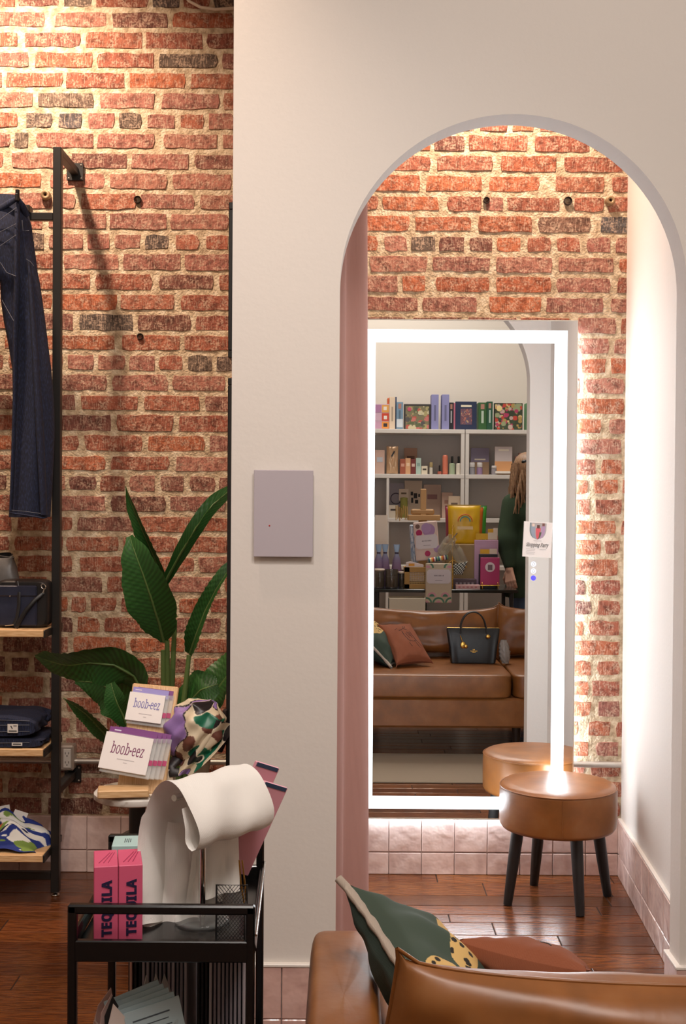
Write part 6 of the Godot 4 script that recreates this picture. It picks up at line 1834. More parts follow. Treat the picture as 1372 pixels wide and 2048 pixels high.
func shop_behind():
	rng.seed = 61
	var white := plain(rgb(222, 216, 208), 0.5)
	# ---- shelving units ----
	var boards := [1.962, 1.596, 1.238, 0.85, 0.45, 0.09]
	for k in 2:
		var x0: float = [-0.1, 0.992][k]
		var x1: float = [0.986, 2.05][k]
		var t := thing("white_shelving", ["white open shelving unit with books on top, behind the display table", "white open shelving unit beside the woman in green"][k], "shelf", V((x0 + x1) / 2, 0, -1.0), "white shelving units")
		for y in boards:
			var mb := MB.new()
			mb.slab(V(x0, y - 0.033, -0.85), V(x1, y, -1.19), 0.002)
			part(t, "shelf_board", mb, white)
		for x in [x0, x1 - 0.03]:
			var mb := MB.new()
			mb.slab(V(x, 0, -0.852), V(x + 0.03, 1.95, -0.88), 0.002)
			part(t, "upright", mb, white)
		for x in [0.352 if k == 0 else 1.362]:
			var mb := MB.new()
			mb.slab(V(x, 0, -0.852), V(x + 0.022, 1.565, -0.88), 0.002)
			part(t, "upright", mb, white)
		var bk := MB.new()
		bk.slab(V(x0, 0, -1.19), V(x1, 1.962, -1.2))
		part(t, "back_panel", bk, plain(rgb(190, 184, 180), 0.7))
	# ---- top row of books and boxes ----
	var g := "books and boxes on top of the white shelving"
	var top := 1.962
	var a: Vector3
	var b: Vector3
	var t: Node3D
	a = Vector3(0.244, 2.169, 0.930); b = Vector3(0.376, 1.966, 0.930)
	t = thing("comic_book", "book with red and orange comic panels on top of the shelving", "book", a, g)
	carton(t, "cover", a, b, top, 0.02, plain(rgb(196, 170, 186), 0.6))
	for q in [[0.52, 0.03, 0.44, 0.3, rgb(226, 164, 84)], [0.52, 0.36, 0.44, 0.3, rgb(204, 72, 44)], [0.52, 0.69, 0.44, 0.28, rgb(232, 150, 70)], [0.04, 0.03, 0.44, 0.3, rgb(178, 128, 166)], [0.04, 0.36, 0.44, 0.3, rgb(206, 172, 190)], [0.04, 0.69, 0.44, 0.28, rgb(198, 156, 180)], [0.62, 0.1, 0.2, 0.14, rgb(238, 232, 220)], [0.64, 0.46, 0.2, 0.14, rgb(238, 232, 220)], [0.62, 0.76, 0.24, 0.14, rgb(52, 46, 50)]]:
		patch_on(t, "panel", a, b, top, Rect2(q[0], q[1], q[2], q[3]), plain(q[4], 0.6), 0.0014 + 0.0006 * q[0])
	# spines: px range, top px, colour, label
	for q in [
		[Vector3(0.359, 2.221, 0.950), Vector3(0.377, 1.967, 0.950), rgb(222, 112, 66), "thin orange book on top of the shelving", 0.16],
		[Vector3(0.374, 2.227, 0.920), Vector3(0.421, 1.966, 0.920), rgb(226, 204, 178), "cream spined tall book next to the thin orange book", 0.16],
		[Vector3(0.420, 2.229, 0.940), Vector3(0.434, 1.967, 0.940), rgb(58, 72, 104), "thin navy book next to the cream spine", 0.16],
		[Vector3(0.431, 2.186, 0.920), Vector3(0.486, 1.966, 0.920), rgb(118, 148, 172), "blue and white patterned book on top of the shelving", 0.14],
		[Vector3(0.716, 2.248, 0.900), Vector3(0.775, 1.967, 0.900), rgb(140, 140, 186), "tall lavender box on top of the shelving, beside the picture box", 0.14],
		[Vector3(0.802, 2.249, 0.900), Vector3(0.861, 1.968, 0.900), rgb(142, 142, 188), "tall lavender box on top of the shelving, beside the black spine", 0.14],
		[Vector3(0.861, 2.185, 0.920), Vector3(0.900, 1.969, 0.920), rgb(30, 32, 40), "black spined book with white title on top of the shelving", 0.15],
		[Vector3(0.899, 2.182, 0.930), Vector3(0.915, 1.970, 0.930), rgb(206, 116, 136), "thin pink book between black and navy books", 0.15],
		[Vector3(1.102, 2.187, 0.920), Vector3(1.170, 1.971, 0.920), rgb(48, 92, 46), "mid green book with gold title on top of the shelving", 0.16],
		[Vector3(1.171, 2.195, 0.910), Vector3(1.218, 1.971, 0.910), rgb(28, 78, 54), "dark green book with pink title next to the mid green one", 0.16],
		[Vector3(1.497, 2.186, 0.930), Vector3(1.560, 1.974, 0.930), rgb(72, 140, 84), "light green book at the far end of the top row", 0.14]]:
		t = thing("book" if not String(q[3]).contains("box") else "lavender_box", q[3], "book" if not String(q[3]).contains("box") else "box", q[0], g)
		carton(t, "cover", q[0], q[1], top, q[4], plain(q[2], 0.6))
		var cc: Color = q[2]
		if q[1].x - q[0].x > 0.03:
			patch_on(t, "title", q[0], q[1], top, Rect2(0.36, 0.3, 0.28, 0.45), plain(cc.lightened(0.65) if cc.v < 0.5 else cc.darkened(0.25), 0.6), 0.001)
			if cc.b > cc.r and cc.v < 0.7 and cc.v > 0.5:
				patch_on(t, "foot_print", q[0], q[1], top, Rect2(0.05, 0.62, 0.9, 0.3), plain(rgb(212, 220, 226), 0.6), 0.0012)
			if cc.g > cc.r:
				patch_on(t, "picture", q[0], q[1], top, Rect2(0.28, 0.06, 0.44, 0.18), plain(rgb(176, 128, 110), 0.6), 0.0012)
	a = Vector3(0.493, 2.170, 0.920); b = Vector3(0.715, 1.968, 0.920)
	t = thing("picture_box", "black framed puzzle box with a window scene on top of the shelving", "box", a, g)
	carton(t, "carton", a, b, top, 0.05, plain(rgb(56, 52, 50), 0.5))
	printed_face(t, "picture", a, b, top, Rect2(0.06, 0.08, 0.86, 0.9), cover_print("window_scene", rgb(126, 118, 88), [rgb(170, 160, 110), rgb(96, 104, 72), rgb(188, 92, 78), rgb(200, 116, 108), rgb(86, 84, 82), rgb(206, 196, 160)], 90, 5, 7))
	mb_disc(t, "sticker", a.lerp(Vector3(b.x, top, a.z), 0.2) + Vector3(0, 0, -0.003), 0.017, plain(rgb(198, 82, 110), 0.5))
	a = Vector3(0.914, 2.194, 0.920); b = Vector3(1.088, 1.970, 0.920)
	t = thing("navy_book", "navy book with a patterned picture, face out on the shelving", "book", a, g)
	carton(t, "cover", a, b, top, 0.03, plain(rgb(32, 44, 76), 0.5))
	patch_on(t, "title", a, b, top, Rect2(0.26, 0.12, 0.5, 0.07), plain(rgb(232, 222, 196), 0.6))
	printed_face(t, "picture", a, b, top, Rect2(0.24, 0.25, 0.54, 0.56), cover_print("weave_print", rgb(110, 74, 84), [rgb(176, 112, 96), rgb(84, 84, 112), rgb(196, 160, 120), rgb(140, 90, 100)], 120, 8, 4))
	a = Vector3(1.233, 2.184, 0.920); b = Vector3(1.464, 1.973, 0.920)
	t = thing("floral_box", "dark box covered with bright flowers on top of the shelving", "box", a, g)
	carton(t, "carton", a, b, top, 0.05, plain(rgb(34, 44, 34), 0.5))
	printed_face(t, "flowers", a, b, top, Rect2(0.02, 0.02, 0.96, 0.96), cover_print("flower_print", rgb(58, 66, 46), [rgb(176, 60, 96), rgb(190, 70, 54), rgb(216, 190, 130), rgb(150, 160, 120), rgb(196, 170, 160), rgb(60, 76, 56), rgb(176, 146, 84)], 110, 21, 6))
	mb_disc(t, "sticker", Vector3(lerpf(a.x, b.x, 0.17), lerpf(a.y, top, 0.2), a.z - 0.003), 0.024, plain(rgb(236, 214, 150), 0.5))
	# ---- second row ----
	g = "toiletries on the upper shelf"
	var s2 := 1.596
	for q in [
		["gift_box", Vector3(0.259, 1.793, 0.930), Vector3(0.338, 1.597, 0.930), rgb(206, 172, 156), "blush card box with a silver charm on the upper shelf", 0.05, rgb(190, 192, 198)],
		["kraft_bag", Vector3(0.506, 1.815, 1.050), Vector3(0.611, 1.601, 1.050), rgb(172, 132, 108), "brown kraft box standing behind the small cartons", 0.05, rgb(96, 66, 54)],
		["carton_box", Vector3(0.464, 1.721, 0.930), Vector3(0.510, 1.598, 0.930), rgb(164, 88, 62), "terracotta carton on the upper shelf", 0.04, rgb(214, 160, 138)],
		["carton_box", Vector3(0.509, 1.729, 0.930), Vector3(0.551, 1.598, 0.930), rgb(218, 168, 124), "peach carton between terracotta and maroon cartons", 0.04, rgb(238, 206, 170)],
		["carton_box", Vector3(0.552, 1.721, 0.930), Vector3(0.594, 1.599, 0.930), rgb(118, 48, 44), "maroon carton on the upper shelf", 0.04, rgb(222, 190, 176)],
		["carton_box", Vector3(0.595, 1.730, 0.930), Vector3(0.637, 1.599, 0.930), rgb(178, 202, 190), "pale mint carton on the upper shelf", 0.04, rgb(140, 168, 158)],
		["carton_box", Vector3(0.640, 1.664, 0.920), Vector3(0.690, 1.599, 0.920), rgb(226, 214, 190), "small cream carton with dark stripes", 0.03, rgb(66, 52, 42)],
		["gradient_card", Vector3(1.055, 1.819, 1.030), Vector3(1.206, 1.605, 1.030), rgb(146, 136, 160), "lavender and tan display card behind the white jars", 0.012, rgb(170, 138, 108)],
		["gradient_box", Vector3(1.244, 1.829, 0.950), Vector3(1.386, 1.605, 0.950), rgb(204, 192, 190), "pale sunset coloured box on the second unit's upper shelf", 0.05, rgb(222, 164, 112)],
		["gift_box", Vector3(1.420, 1.754, 1.000), Vector3(1.446, 1.606, 1.000), rgb(198, 146, 140), "thin pink box by the woman's hair", 0.05, rgb(220, 180, 170)],
		["gift_box", Vector3(1.452, 1.780, 1.020), Vector3(1.511, 1.607, 1.020), rgb(212, 164, 156), "wider pink box by the woman's hair", 0.05, rgb(220, 180, 170)]]:
		t = thing(q[0], q[4], "box", q[1], g)
		carton(t, "carton", q[1], q[2], s2, q[5], plain(q[3], 0.55))
		patch_on(t, "print", q[1], q[2], s2, Rect2(0.0, 0.52, 1.0, 0.48) if String(q[0]).begins_with("gradient") else Rect2(0.2, 0.3, 0.6, 0.2), plain(q[6], 0.6))
		if String(q[0]).begins_with("gradient"):
			patch_on(t, "print", q[1], q[2], s2, Rect2(0.2, 0.1 if q[0] == "gradient_box" else 0.4, 0.6, 0.05), plain(rgb(236, 226, 206), 0.6), 0.002)
	# foil pouch
	a = Vector3(0.353, 1.827, 0.950); b = Vector3(0.450, 1.598, 0.950)
	t = thing("foil_pouch", "shiny tan foil pouch with a black clip on the upper shelf", "pouch", a, g)
	var mb := cushion([Vector3(b.x, a.y, a.z), Vector3(a.x, a.y, a.z), Vector3(b.x, s2, a.z), Vector3(a.x, s2, a.z)], 0.014, 0.02, 0.006, 4, 1.0, 16)
	part(t, "pouch", mb, plain(rgb(196, 160, 124), 0.25, 0.3))
	mb = MB.new()
	mb.box(Vector3(lerpf(a.x, b.x, 0.55), lerpf(a.y, s2, 0.28), a.z - 0.019), Vector3(0.012, 0.05, 0.004), 0.001, Basis(Vector3(0, 0, 1), -0.5))
	part(t, "clip", mb, M.black_metal)
	# bottles and jars
	var bottles := [
		[Vector3(0.719, 1.600, 0.930), 0.014, 0.1, rgb(206, 200, 186), rgb(176, 156, 110), "small clear jar with a gold lid on the upper shelf", 0.6],
		[Vector3(0.789, 1.600, 0.930), 0.017, 0.075, rgb(176, 96, 78), rgb(28, 26, 28), "amber dropper bottle with a black cap", 0.35],
		[Vector3(0.835, 1.601, 0.940), 0.023, 0.16, rgb(216, 124, 98), rgb(196, 96, 76), "coral squeeze tube standing beside the green spray bottle", 0.92],
		[Vector3(0.891, 1.601, 0.930), 0.024, 0.15, rgb(164, 180, 148), rgb(26, 28, 26), "pale green spray bottle with a black cap", 0.62],
		[Vector3(0.945, 1.601, 0.930), 0.022, 0.15, rgb(226, 216, 200), rgb(22, 22, 22), "cream spray bottle with a black cap", 0.62],
		[Vector3(1.055, 1.602, 0.930), 0.024, 0.1, rgb(150, 148, 154), rgb(226, 222, 220), "grey and white lidded jar at the start of the second unit", 0.62],
		[Vector3(1.117, 1.602, 0.930), 0.024, 0.1, rgb(150, 124, 158), rgb(226, 222, 220), "purple and white lidded jar on the second unit", 0.62],
		[Vector3(1.234, 1.603, 0.920), 0.022, 0.075, rgb(150, 144, 148), rgb(226, 222, 220), "short white jar with grey stripes on the second unit", 0.7]]
	for q in bottles:
		var at := Vector3(q[0].x, s2, q[0].z)
		t = thing("bottle" if String(q[5]).contains("bottle") else ("tube" if String(q[5]).contains("tube") else "jar"), q[5], "bottle" if String(q[5]).contains("bottle") else ("tube" if String(q[5]).contains("tube") else "jar"), at, g)
		var r: float = q[1]
		var h: float = q[2]
		var sh: float = q[6] * h if q[6] < 0.9 else h
		round_item(t, "body", at, [[Vector2(0, 0), Vector2(r * 0.92, 0.0), Vector2(r, 0.004), Vector2(r, sh * 0.9), Vector2(r * 0.8, sh * 0.98), Vector2(r * 0.5, sh), Vector2(0, sh)]], plain(q[3], 0.4))
		var nr := r * 0.42 if q[6] < 0.65 and String(q[5]).contains("bottle") else r * 0.95
		round_item(t, "cap", at, [[Vector2(0, sh), Vector2(nr, sh), Vector2(nr, h * 0.97), Vector2(nr * 0.7, h), Vector2(0, h)]] if q[6] < 0.9 else [[Vector2(r * 1.02, 0), Vector2(r * 1.02, 0.012), Vector2(r, 0.012)]], plain(q[4], 0.4))
	# tray under the sunset box
	mb = MB.new()
	mb.slab(Vector3(1.232, 1.627, 0.900), Vector3(1.439, 1.607, 1.100), 0.001)
	single("shelf_tray", "low white tray at the front of the second unit's upper shelf", "tray", mb, plain(rgb(228, 220, 208), 0.6), g)
	# ---- third shelf ----
	g = "cards and gifts on the middle shelf"
	var s3 := 1.238
	for q in [
		["greeting_card", Vector3(0.372, 1.524, 1.050), Vector3(0.506, 1.235, 1.050), rgb(150, 142, 150), "grey card with a dark wreath ring on the middle shelf", rgb(70, 58, 74)],
		["greeting_card", Vector3(0.509, 1.546, 1.060), Vector3(0.656, 1.236, 1.060), rgb(196, 176, 156), "cream card with a black cow print on the middle shelf", rgb(34, 30, 30)],
		["greeting_card", Vector3(0.666, 1.514, 1.050), Vector3(0.813, 1.237, 1.050), rgb(184, 160, 146), "tan card with a faint floral drawing on the middle shelf", rgb(140, 104, 104)],
		["hang_card", Vector3(0.461, 1.475, 1.000), Vector3(0.540, 1.385, 1.000), rgb(222, 206, 188), "small cream hang card on the middle shelf", rgb(120, 104, 84)],
		["gift_box", Vector3(0.815, 1.449, 0.980), Vector3(0.903, 1.239, 0.980), rgb(208, 178, 162), "blush box near the middle upright", rgb(170, 130, 116)],
		["gift_box", Vector3(0.864, 1.420, 0.930), Vector3(0.960, 1.241, 0.930), rgb(224, 200, 172), "cream box with scalloped print beside the upright", rgb(120, 100, 84)],
		["gift_box", Vector3(0.373, 1.343, 0.950), Vector3(0.448, 1.237, 0.950), rgb(198, 184, 166), "small beige box with three dots on the middle shelf", rgb(60, 48, 44)]]:
		t = thing(q[0], q[4], "card" if String(q[0]).contains("card") else "box", q[1], g)
		carton(t, "card", q[1], q[2], s3 if q[0] != "hang_card" else s3 + 0.14, 0.006 if String(q[0]).contains("card") else 0.06, plain(q[3], 0.6), 0.0, 0.001)
		var base := s3 if q[0] != "hang_card" else s3 + 0.14
		if String(q[4]).contains("ring"):
			mb = MB.new()
			var path := []
			for k in 19:
				var an := TAU * k / 20 + 0.9
				path.append(Vector3((q[1].x + q[2].x) / 2 + cos(an) * 0.045, lerpf(q[1].y, base, 0.45) + sin(an) * 0.045, q[1].z - 0.002))
			mb.tube(path, 0.004, 5)
			part(t, "print", mb, plain(q[5], 0.7))
		elif String(q[4]).contains("cow"):
			for r in [Rect2(0.35, 0.3, 0.14, 0.1), Rect2(0.52, 0.34, 0.2, 0.14), Rect2(0.38, 0.46, 0.12, 0.14), Rect2(0.6, 0.52, 0.18, 0.1), Rect2(0.78, 0.36, 0.1, 0.08)]:
				patch_on(t, "print", q[1], q[2], base, r, plain(q[5], 0.7))
		else:
			patch_on(t, "print", q[1], q[2], base, Rect2(0.22, 0.3, 0.56, 0.14), plain(q[5], 0.7))
	a = Vector3(0.468, 1.430, 0.970)
	t = thing("green_candle", "olive green candle on the middle shelf", "candle", Vector3(a.x, s3, a.z), g)
	round_item(t, "wax", Vector3(Vector3(0.501, 1.430, 0.970).x, s3, a.z), [[Vector2(0, 0), Vector2(0.03, 0.0), Vector2(0.03, 0.165), Vector2(0, 0.17)]], plain(rgb(122, 118, 50), 0.5))
	# cream basket low behind the sofa
	t = thing("cream_basket", "cream storage basket on a low shelf behind the table", "basket", V(0.5, 0.45, -0.95), "")
	mb = MB.new()
	var q0: Vector3 = Vector3(0.372, 0.585, 0.860)
	var q1: Vector3 = Vector3(0.686, 0.588, 0.860)
	mb.slab(Vector3(q0.x, 0.45, q0.z), Vector3(q1.x, q0.y, q0.z + 0.012), 0.003)
	mb.slab(Vector3(q0.x, 0.45, q0.z + 0.2), Vector3(q1.x, q0.y, q0.z + 0.212), 0.003)
	mb.slab(Vector3(q0.x, 0.45, q0.z), Vector3(q0.x + 0.012, q0.y, q0.z + 0.212), 0.003)
	mb.slab(Vector3(q1.x - 0.012, 0.45, q0.z), Vector3(q1.x, q0.y, q0.z + 0.212), 0.003)
	mb.slab(Vector3(q0.x, 0.45, q0.z), Vector3(q1.x, 0.46, q0.z + 0.212))
	part(t, "body", mb, plain(rgb(208, 198, 178), 0.8))
	display_table()

func mb_disc(t: Node3D, called: String, at: Vector3, r: float, m: Material):
	var mb := MB.new()
	mb.lathe([[Vector2(0, 0.001), Vector2(r, 0.001), Vector2(r, 0)]], at, 18, Basis(Vector3(1, 0, 0), -PI / 2))
	part(t, called, mb, m)

func display_table():
	var top := 0.786
	var t := thing("glass_table", "glass display table with a dark edge, crowded with gifts behind the sofa", "table", V(0.7, 0, 0.55))
	var mb := MB.new()
	mb.slab(V(0.2, top - 0.022, 0.28), V(1.2, top, 0.8), 0.002)
	part(t, "top", mb, plain(rgb(30, 38, 36), 0.12))
	for q in [[0.24, 0.32], [1.16, 0.32], [0.24, 0.76], [1.16, 0.76]]:
		mb = MB.new()
		mb.tube([V(q[0], top - 0.022, q[1]), V(q[0], 0, q[1])], 0.014, 10)
		part(t, "leg", mb, M.black_metal)
	var g := "gifts on the glass table"
	var a: Vector3
	var b: Vector3
	# tapered paper bags
	for q in [[Vector3(0.221, 1.284, -0.420), Vector3(0.323, 0.929, -0.420), rgb(222, 208, 192), "tall white paper bag at the end of the glass table", 0.07, 0.22]]:
		t = thing("paper_bag", q[3], "bag", q[0], g)
		mb = MB.new()
		var c := Vector3((q[0].x + q[1].x) / 2, top, q[0].z)
		var rows := []
		for s in [[0.0, 0.05, 0.04], [0.15, 0.05, 0.038], [0.38, 0.047, 0.02], [q[0].y - top, 0.045, 0.003]]:
			var ring := []
			for k in 24:
				var an := TAU * k / 24
				ring.append(c + Vector3(s[1] * signf(cos(an)) * pow(absf(cos(an)), 0.25), s[0], s[2] * signf(sin(an)) * pow(absf(sin(an)), 0.25)))
			rows.append(ring)
		mb.patch(rows, true, true)
		part(t, "paper", mb, plain(q[2], 0.7))
	for k in 3:
		var c: Vector3 = [Vector3(0.249, 0.935, -0.660), Vector3(0.295, 0.924, -0.640), Vector3(0.374, 0.915, -0.660)][k]
		c.y = top
		t = thing("pastel_pouch", "blue to violet pastel pouch on the glass table, %s" % ["outermost of three", "middle of three", "nearest the wooden caddy"][k], "pouch", c, "pastel pouches on the table")
		mb = MB.new()
		var im := Image.create(4, 32, false, Image.FORMAT_RGBA8)
		for y in 32:
			for x in 4:
				im.set_pixel(x, y, rgb(126, 96, 128).lerp(rgb(150, 176, 206), smoothstep(0.25, 0.75, y / 31.0)))
		var pm := mat("pastel_print", Color.WHITE, 0.5)
		if pm.albedo_texture == null:
			pm.albedo_texture = ImageTexture.create_from_image(im)
		var rows := []
		for s in [[0.0, 0.036, 0.022], [0.1, 0.036, 0.02], [0.19, 0.026, 0.012], [0.24, 0.011, 0.008], [0.27, 0.018, 0.006], [0.3, 0.022, 0.003]]:
			var ring := []
			for j in 20:
				var an := TAU * j / 20
				ring.append(c + Vector3(s[1] * cos(an) * (1.0 + 0.1 * sin(an * 5.0)), s[0], s[2] * sin(an)))
			rows.append(ring)
		mb.patch(rows, true, true)
		part(t, "pouch", mb, pm)
		mb = MB.new()
		mb.lathe([[Vector2(0.0125, 0.235), Vector2(0.0145, 0.24), Vector2(0.0125, 0.246)]], c, 14)
		part(t, "tie", mb, plain(rgb(60, 46, 70), 0.6))
	# candle jars
	for k in 3:
		var c: Vector3 = [Vector3(0.255, 0.775, -0.740), Vector3(0.337, 0.775, -0.740), Vector3(0.408, 0.773, -0.700)][k]
		c.y = top + 0.001
		t = thing("candle_jar", "smoked glass candle jar on the glass table, %s" % ["pale lidded one at the end", "largest and middle one", "small one against the caddy"][k], "candle", c, "candle jars on the table")
		var r: float = [0.034, 0.045, 0.022][k]
		var h: float = [0.12, 0.13, 0.1][k]
		round_item(t, "glass", c, [[Vector2(0, 0.0), Vector2(r * 0.9, 0), Vector2(r, 0.012), Vector2(r, h), Vector2(r - 0.003, h), Vector2(r - 0.003, 0.012), Vector2(0, 0.008)]], M.smoked_glass)
		round_item(t, "wax", c, [[Vector2(0, h * 0.62), Vector2(r - 0.004, h * 0.62), Vector2(r - 0.004, 0.012), Vector2(0, 0.012)]], plain(rgb(92, 82, 72), 0.4))
		if k != 1:
			round_item(t, "lid", c, [[Vector2(0, h + 0.014), Vector2(r * 1.02, h + 0.014), Vector2(r * 1.02, h), Vector2(0, h)]], plain(rgb(222, 206, 186), 0.5))
	# wooden caddy with woven front
	a = Vector3(0.424, 0.935, -0.760); b = Vector3(0.586, 0.779, -0.760)
	t = thing("wooden_caddy", "ochre wooden caddy with a woven cane front on the glass table", "caddy", Vector3((a.x + b.x) / 2, top, a.z), g)
	var W := b.x - a.x
	mb = MB.new()
	mb.slab(Vector3(a.x, top, a.z), Vector3(b.x, top + 0.032, a.z + 0.012), 0.001)
	mb.slab(Vector3(a.x, a.y - 0.035, a.z), Vector3(b.x, a.y, a.z + 0.012), 0.001)
	mb.slab(Vector3(a.x, top, a.z), Vector3(a.x + 0.035, a.y, a.z + 0.012), 0.001)
	mb.slab(Vector3(b.x - 0.012, top, a.z), Vector3(b.x, a.y, a.z + 0.012), 0.001)
	part(t, "front_frame", mb, plain(rgb(176, 134, 66), 0.6))
	mb = MB.new()
	mb.slab(Vector3(a.x, top, a.z + 0.012), Vector3(a.x + 0.01, a.y, a.z + 0.14), 0.001)
	mb.slab(Vector3(b.x - 0.01, top, a.z + 0.012), Vector3(b.x, a.y, a.z + 0.14), 0.001)
	mb.slab(Vector3(a.x, top, a.z + 0.13), Vector3(b.x, a.y, a.z + 0.14), 0.001)
	part(t, "sides", mb, plain(rgb(170, 128, 62), 0.6))
	mb = MB.new()
	for k in 11:
		var x := lerpf(a.x + 0.035, b.x - 0.012, k / 10.0)
		mb.tube([Vector3(x, top + 0.03, a.z + 0.006), Vector3(x, a.y - 0.034, a.z + 0.006)], 0.0022, 5)
	for k in 8:
		var y := lerpf(top + 0.032, a.y - 0.035, k / 7.0)
		mb.tube([Vector3(a.x + 0.03, y, a.z + 0.004), Vector3(b.x - 0.01, y, a.z + 0.004)], 0.0022, 5)
	part(t, "cane_weave", mb, plain(rgb(206, 176, 122), 0.7))
	# paper items in the caddy
	t = thing("folded_napkin", "white and orange printed napkin folded in the wooden caddy", "napkin", Vector3(a.x + W * 0.4, a.y, a.z + 0.06), g)
	mb = MB.new()
	mb.prism(PackedVector2Array([Vector2(0, -0.1), Vector2(0, 0.028), Vector2(0.03, 0.036), Vector2(0.12, 0.014), Vector2(0.125, -0.1)]), 0.03, 0.06, Transform3D(Basis(), Vector3(a.x + 0.012, a.y, a.z)))
	part(t, "paper", mb, plain(rgb(228, 214, 212), 0.7))
	mb = MB.new()
	mb.box(Vector3(a.x + 0.05, a.y + 0.014, a.z + 0.029), Vector3(0.04, 0.018, 0.001))
	part(t, "print", mb, plain(rgb(224, 158, 60), 0.7))
	t = thing("striped_cloth", "small rolled cloth with many coloured stripes on the caddy", "cloth", Vector3(0.660, 0.990, -0.720), g)
	var cols := [rgb(52, 104, 116), rgb(226, 214, 190), rgb(224, 170, 74), rgb(200, 72, 62), rgb(228, 220, 204), rgb(60, 74, 110), rgb(128, 158, 110)]
	var s0: Vector3 = Vector3(0.592, 0.978, -0.700)
	var s1: Vector3 = Vector3(0.727, 1.003, -0.700)
	for k in 14:
		mb = MB.new()
		mb.tube([s0.lerp(s1, k / 14.0), s0.lerp(s1, (k + 1) / 14.0)], 0.0165, 10)
		part(t, "stripe", mb, plain(cols[k % 7], 0.8))
	# towel packs with paper bands
	for k in 2:
		var c: Vector3 = [Vector3(0.584, 1.109, -0.600), Vector3(0.654, 0.831, -0.815)][k]
		var bs := Basis(Vector3(0, 0, 1), [0.09, 0.0][k])
		var w: float = [0.168, 0.178][k]
		var h: float = [0.27, 0.27][k]
		t = thing("tea_towel_pack", ["tea towel with lilac and magenta flowers in a white paper band", "pink, green and beige wave patterned tea towel in a white paper band"][k], "tea towel", c, "tea towels on the table")
		mb = MB.new()
		mb.box(c, Vector3(w, h, 0.022), 0.006, bs)
		part(t, "towel", mb, plain([rgb(220, 196, 186), rgb(204, 190, 166)][k], 0.85))
		if k == 0:
			for q in [[-0.02, 0.075, 0.045, rgb(172, 138, 180)], [-0.005, 0.09, 0.035, rgb(180, 148, 190)], [0.048, 0.06, 0.022, rgb(176, 48, 96)], [0.0, -0.088, 0.02, rgb(184, 60, 102)], [-0.07, -0.06, 0.026, rgb(178, 146, 186)], [0.055, 0.105, 0.016, rgb(120, 92, 84)]]:
				mb_disc(t, "flower", c + bs * Vector3(-q[0], q[1], -0.0112 - 0.02 * (0.05 - q[2])), q[2], plain(q[3], 0.85))
		else:
			for q in [[-0.075, 0.115], [0.075, 0.115], [-0.045, -0.08], [0.045, -0.08], [-0.085, -0.125], [0.0, -0.125], [0.085, -0.125]]:
				for j in 3:
					mb = MB.new()
					var rr: float = [0.042, 0.03, 0.018][j]
					var poly := PackedVector2Array()
					for m in 13:
						var an := PI * m / 12
						poly.append(Vector2(clampf(q[0] + cos(an) * rr, -w / 2 + 0.003, w / 2 - 0.003), clampf(q[1] + sin(an) * rr - 0.012, -h / 2 + 0.003, h / 2 - 0.003)))
					mb.prism(poly, -0.0124 - 0.0005 * j, -0.011, Transform3D(bs, c))
					part(t, "wave", mb, plain([rgb(86, 134, 112), rgb(206, 192, 168), rgb(216, 158, 172)][(j + int(absf(q[0] * 40))) % 3], 0.85))
		mb = MB.new()
		mb.prism(PackedVector2Array([Vector2(-w * 0.46, -0.032), Vector2(-w * 0.38, -0.048), Vector2(w * 0.38, -0.048), Vector2(w * 0.46, -0.032), Vector2(w * 0.46, 0.032), Vector2(w * 0.38, 0.048), Vector2(-w * 0.38, 0.048), Vector2(-w * 0.46, 0.032)]), -0.0145, -0.0128, Transform3D(bs, c + Vector3(0, [-0.005, 0.045][k], 0)))
		var band := part(t, "paper_band", mb, plain(rgb(216, 208, 212), 0.7))
		mb = MB.new()
		for j in 8:
			mb.box(c + Vector3(0, [-0.005, 0.045][k], 0) + bs * Vector3(-0.03 + 0.0086 * j, 0.006, -0.0148), Vector3(0.004, 0.008, 0.0006), 0, bs)
		mb.box(c + Vector3(0, [-0.005, 0.045][k], 0) + bs * Vector3(0, -0.026, -0.0148), Vector3(0.05, 0.002, 0.0006), 0, bs)
		part(band, "print", mb, plain(rgb(84, 78, 88), 0.7))
	# blue patterned towels behind
	t = thing("blue_towel", "folded blue and white patterned towel behind the flowered tea towel", "towel", Vector3(0.485, 1.096, -0.560), g)
	mb = MB.new()
	mb.box(Vector3(0.493, 1.085, -0.550), Vector3(0.04, 0.27, 0.03), 0.006, Basis(Vector3(0, 0, 1), 0.05))
	part(t, "cloth", mb, cover_print("blue_cloth", rgb(142, 158, 180), [rgb(222, 220, 222), rgb(84, 104, 138), rgb(198, 206, 214)], 70, 33, 6))
	# wooden jewellery stand with gold pieces
	a = Vector3(0.568, 1.266, -0.450)
	t = thing("jewellery_stand", "pale wood jewellery stand with an upright and a long base", "stand", Vector3(a.x, top, a.z), g)
	mb = MB.new()
	var j0: Vector3 = Vector3(0.549, 1.472, -0.450)
	var j1: Vector3 = Vector3(0.589, 1.266, -0.450)
	mb.slab(Vector3(j0.x, j1.y, j0.z - 0.018), Vector3(j1.x, j0.y, j0.z + 0.018), 0.003)
	part(t, "upright", mb, plain(rgb(202, 158, 104), 0.6))
	mb = MB.new()
	j0 = Vector3(0.461, 1.287, -0.460); j1 = Vector3(0.688, 1.249, -0.460)
	mb.slab(Vector3(j0.x, j1.y, j0.z - 0.02), Vector3(j1.x, j0.y, j0.z + 0.05), 0.003)
	part(t, "crossbar", mb, plain(rgb(198, 154, 98), 0.6))
	mb = MB.new()
	mb.slab(Vector3(a.x - 0.03, top, a.z - 0.0), Vector3(a.x + 0.03, j1.y, a.z + 0.04), 0.003)
	part(t, "base", mb, plain(rgb(190, 146, 92), 0.6))
	mb = MB.new()
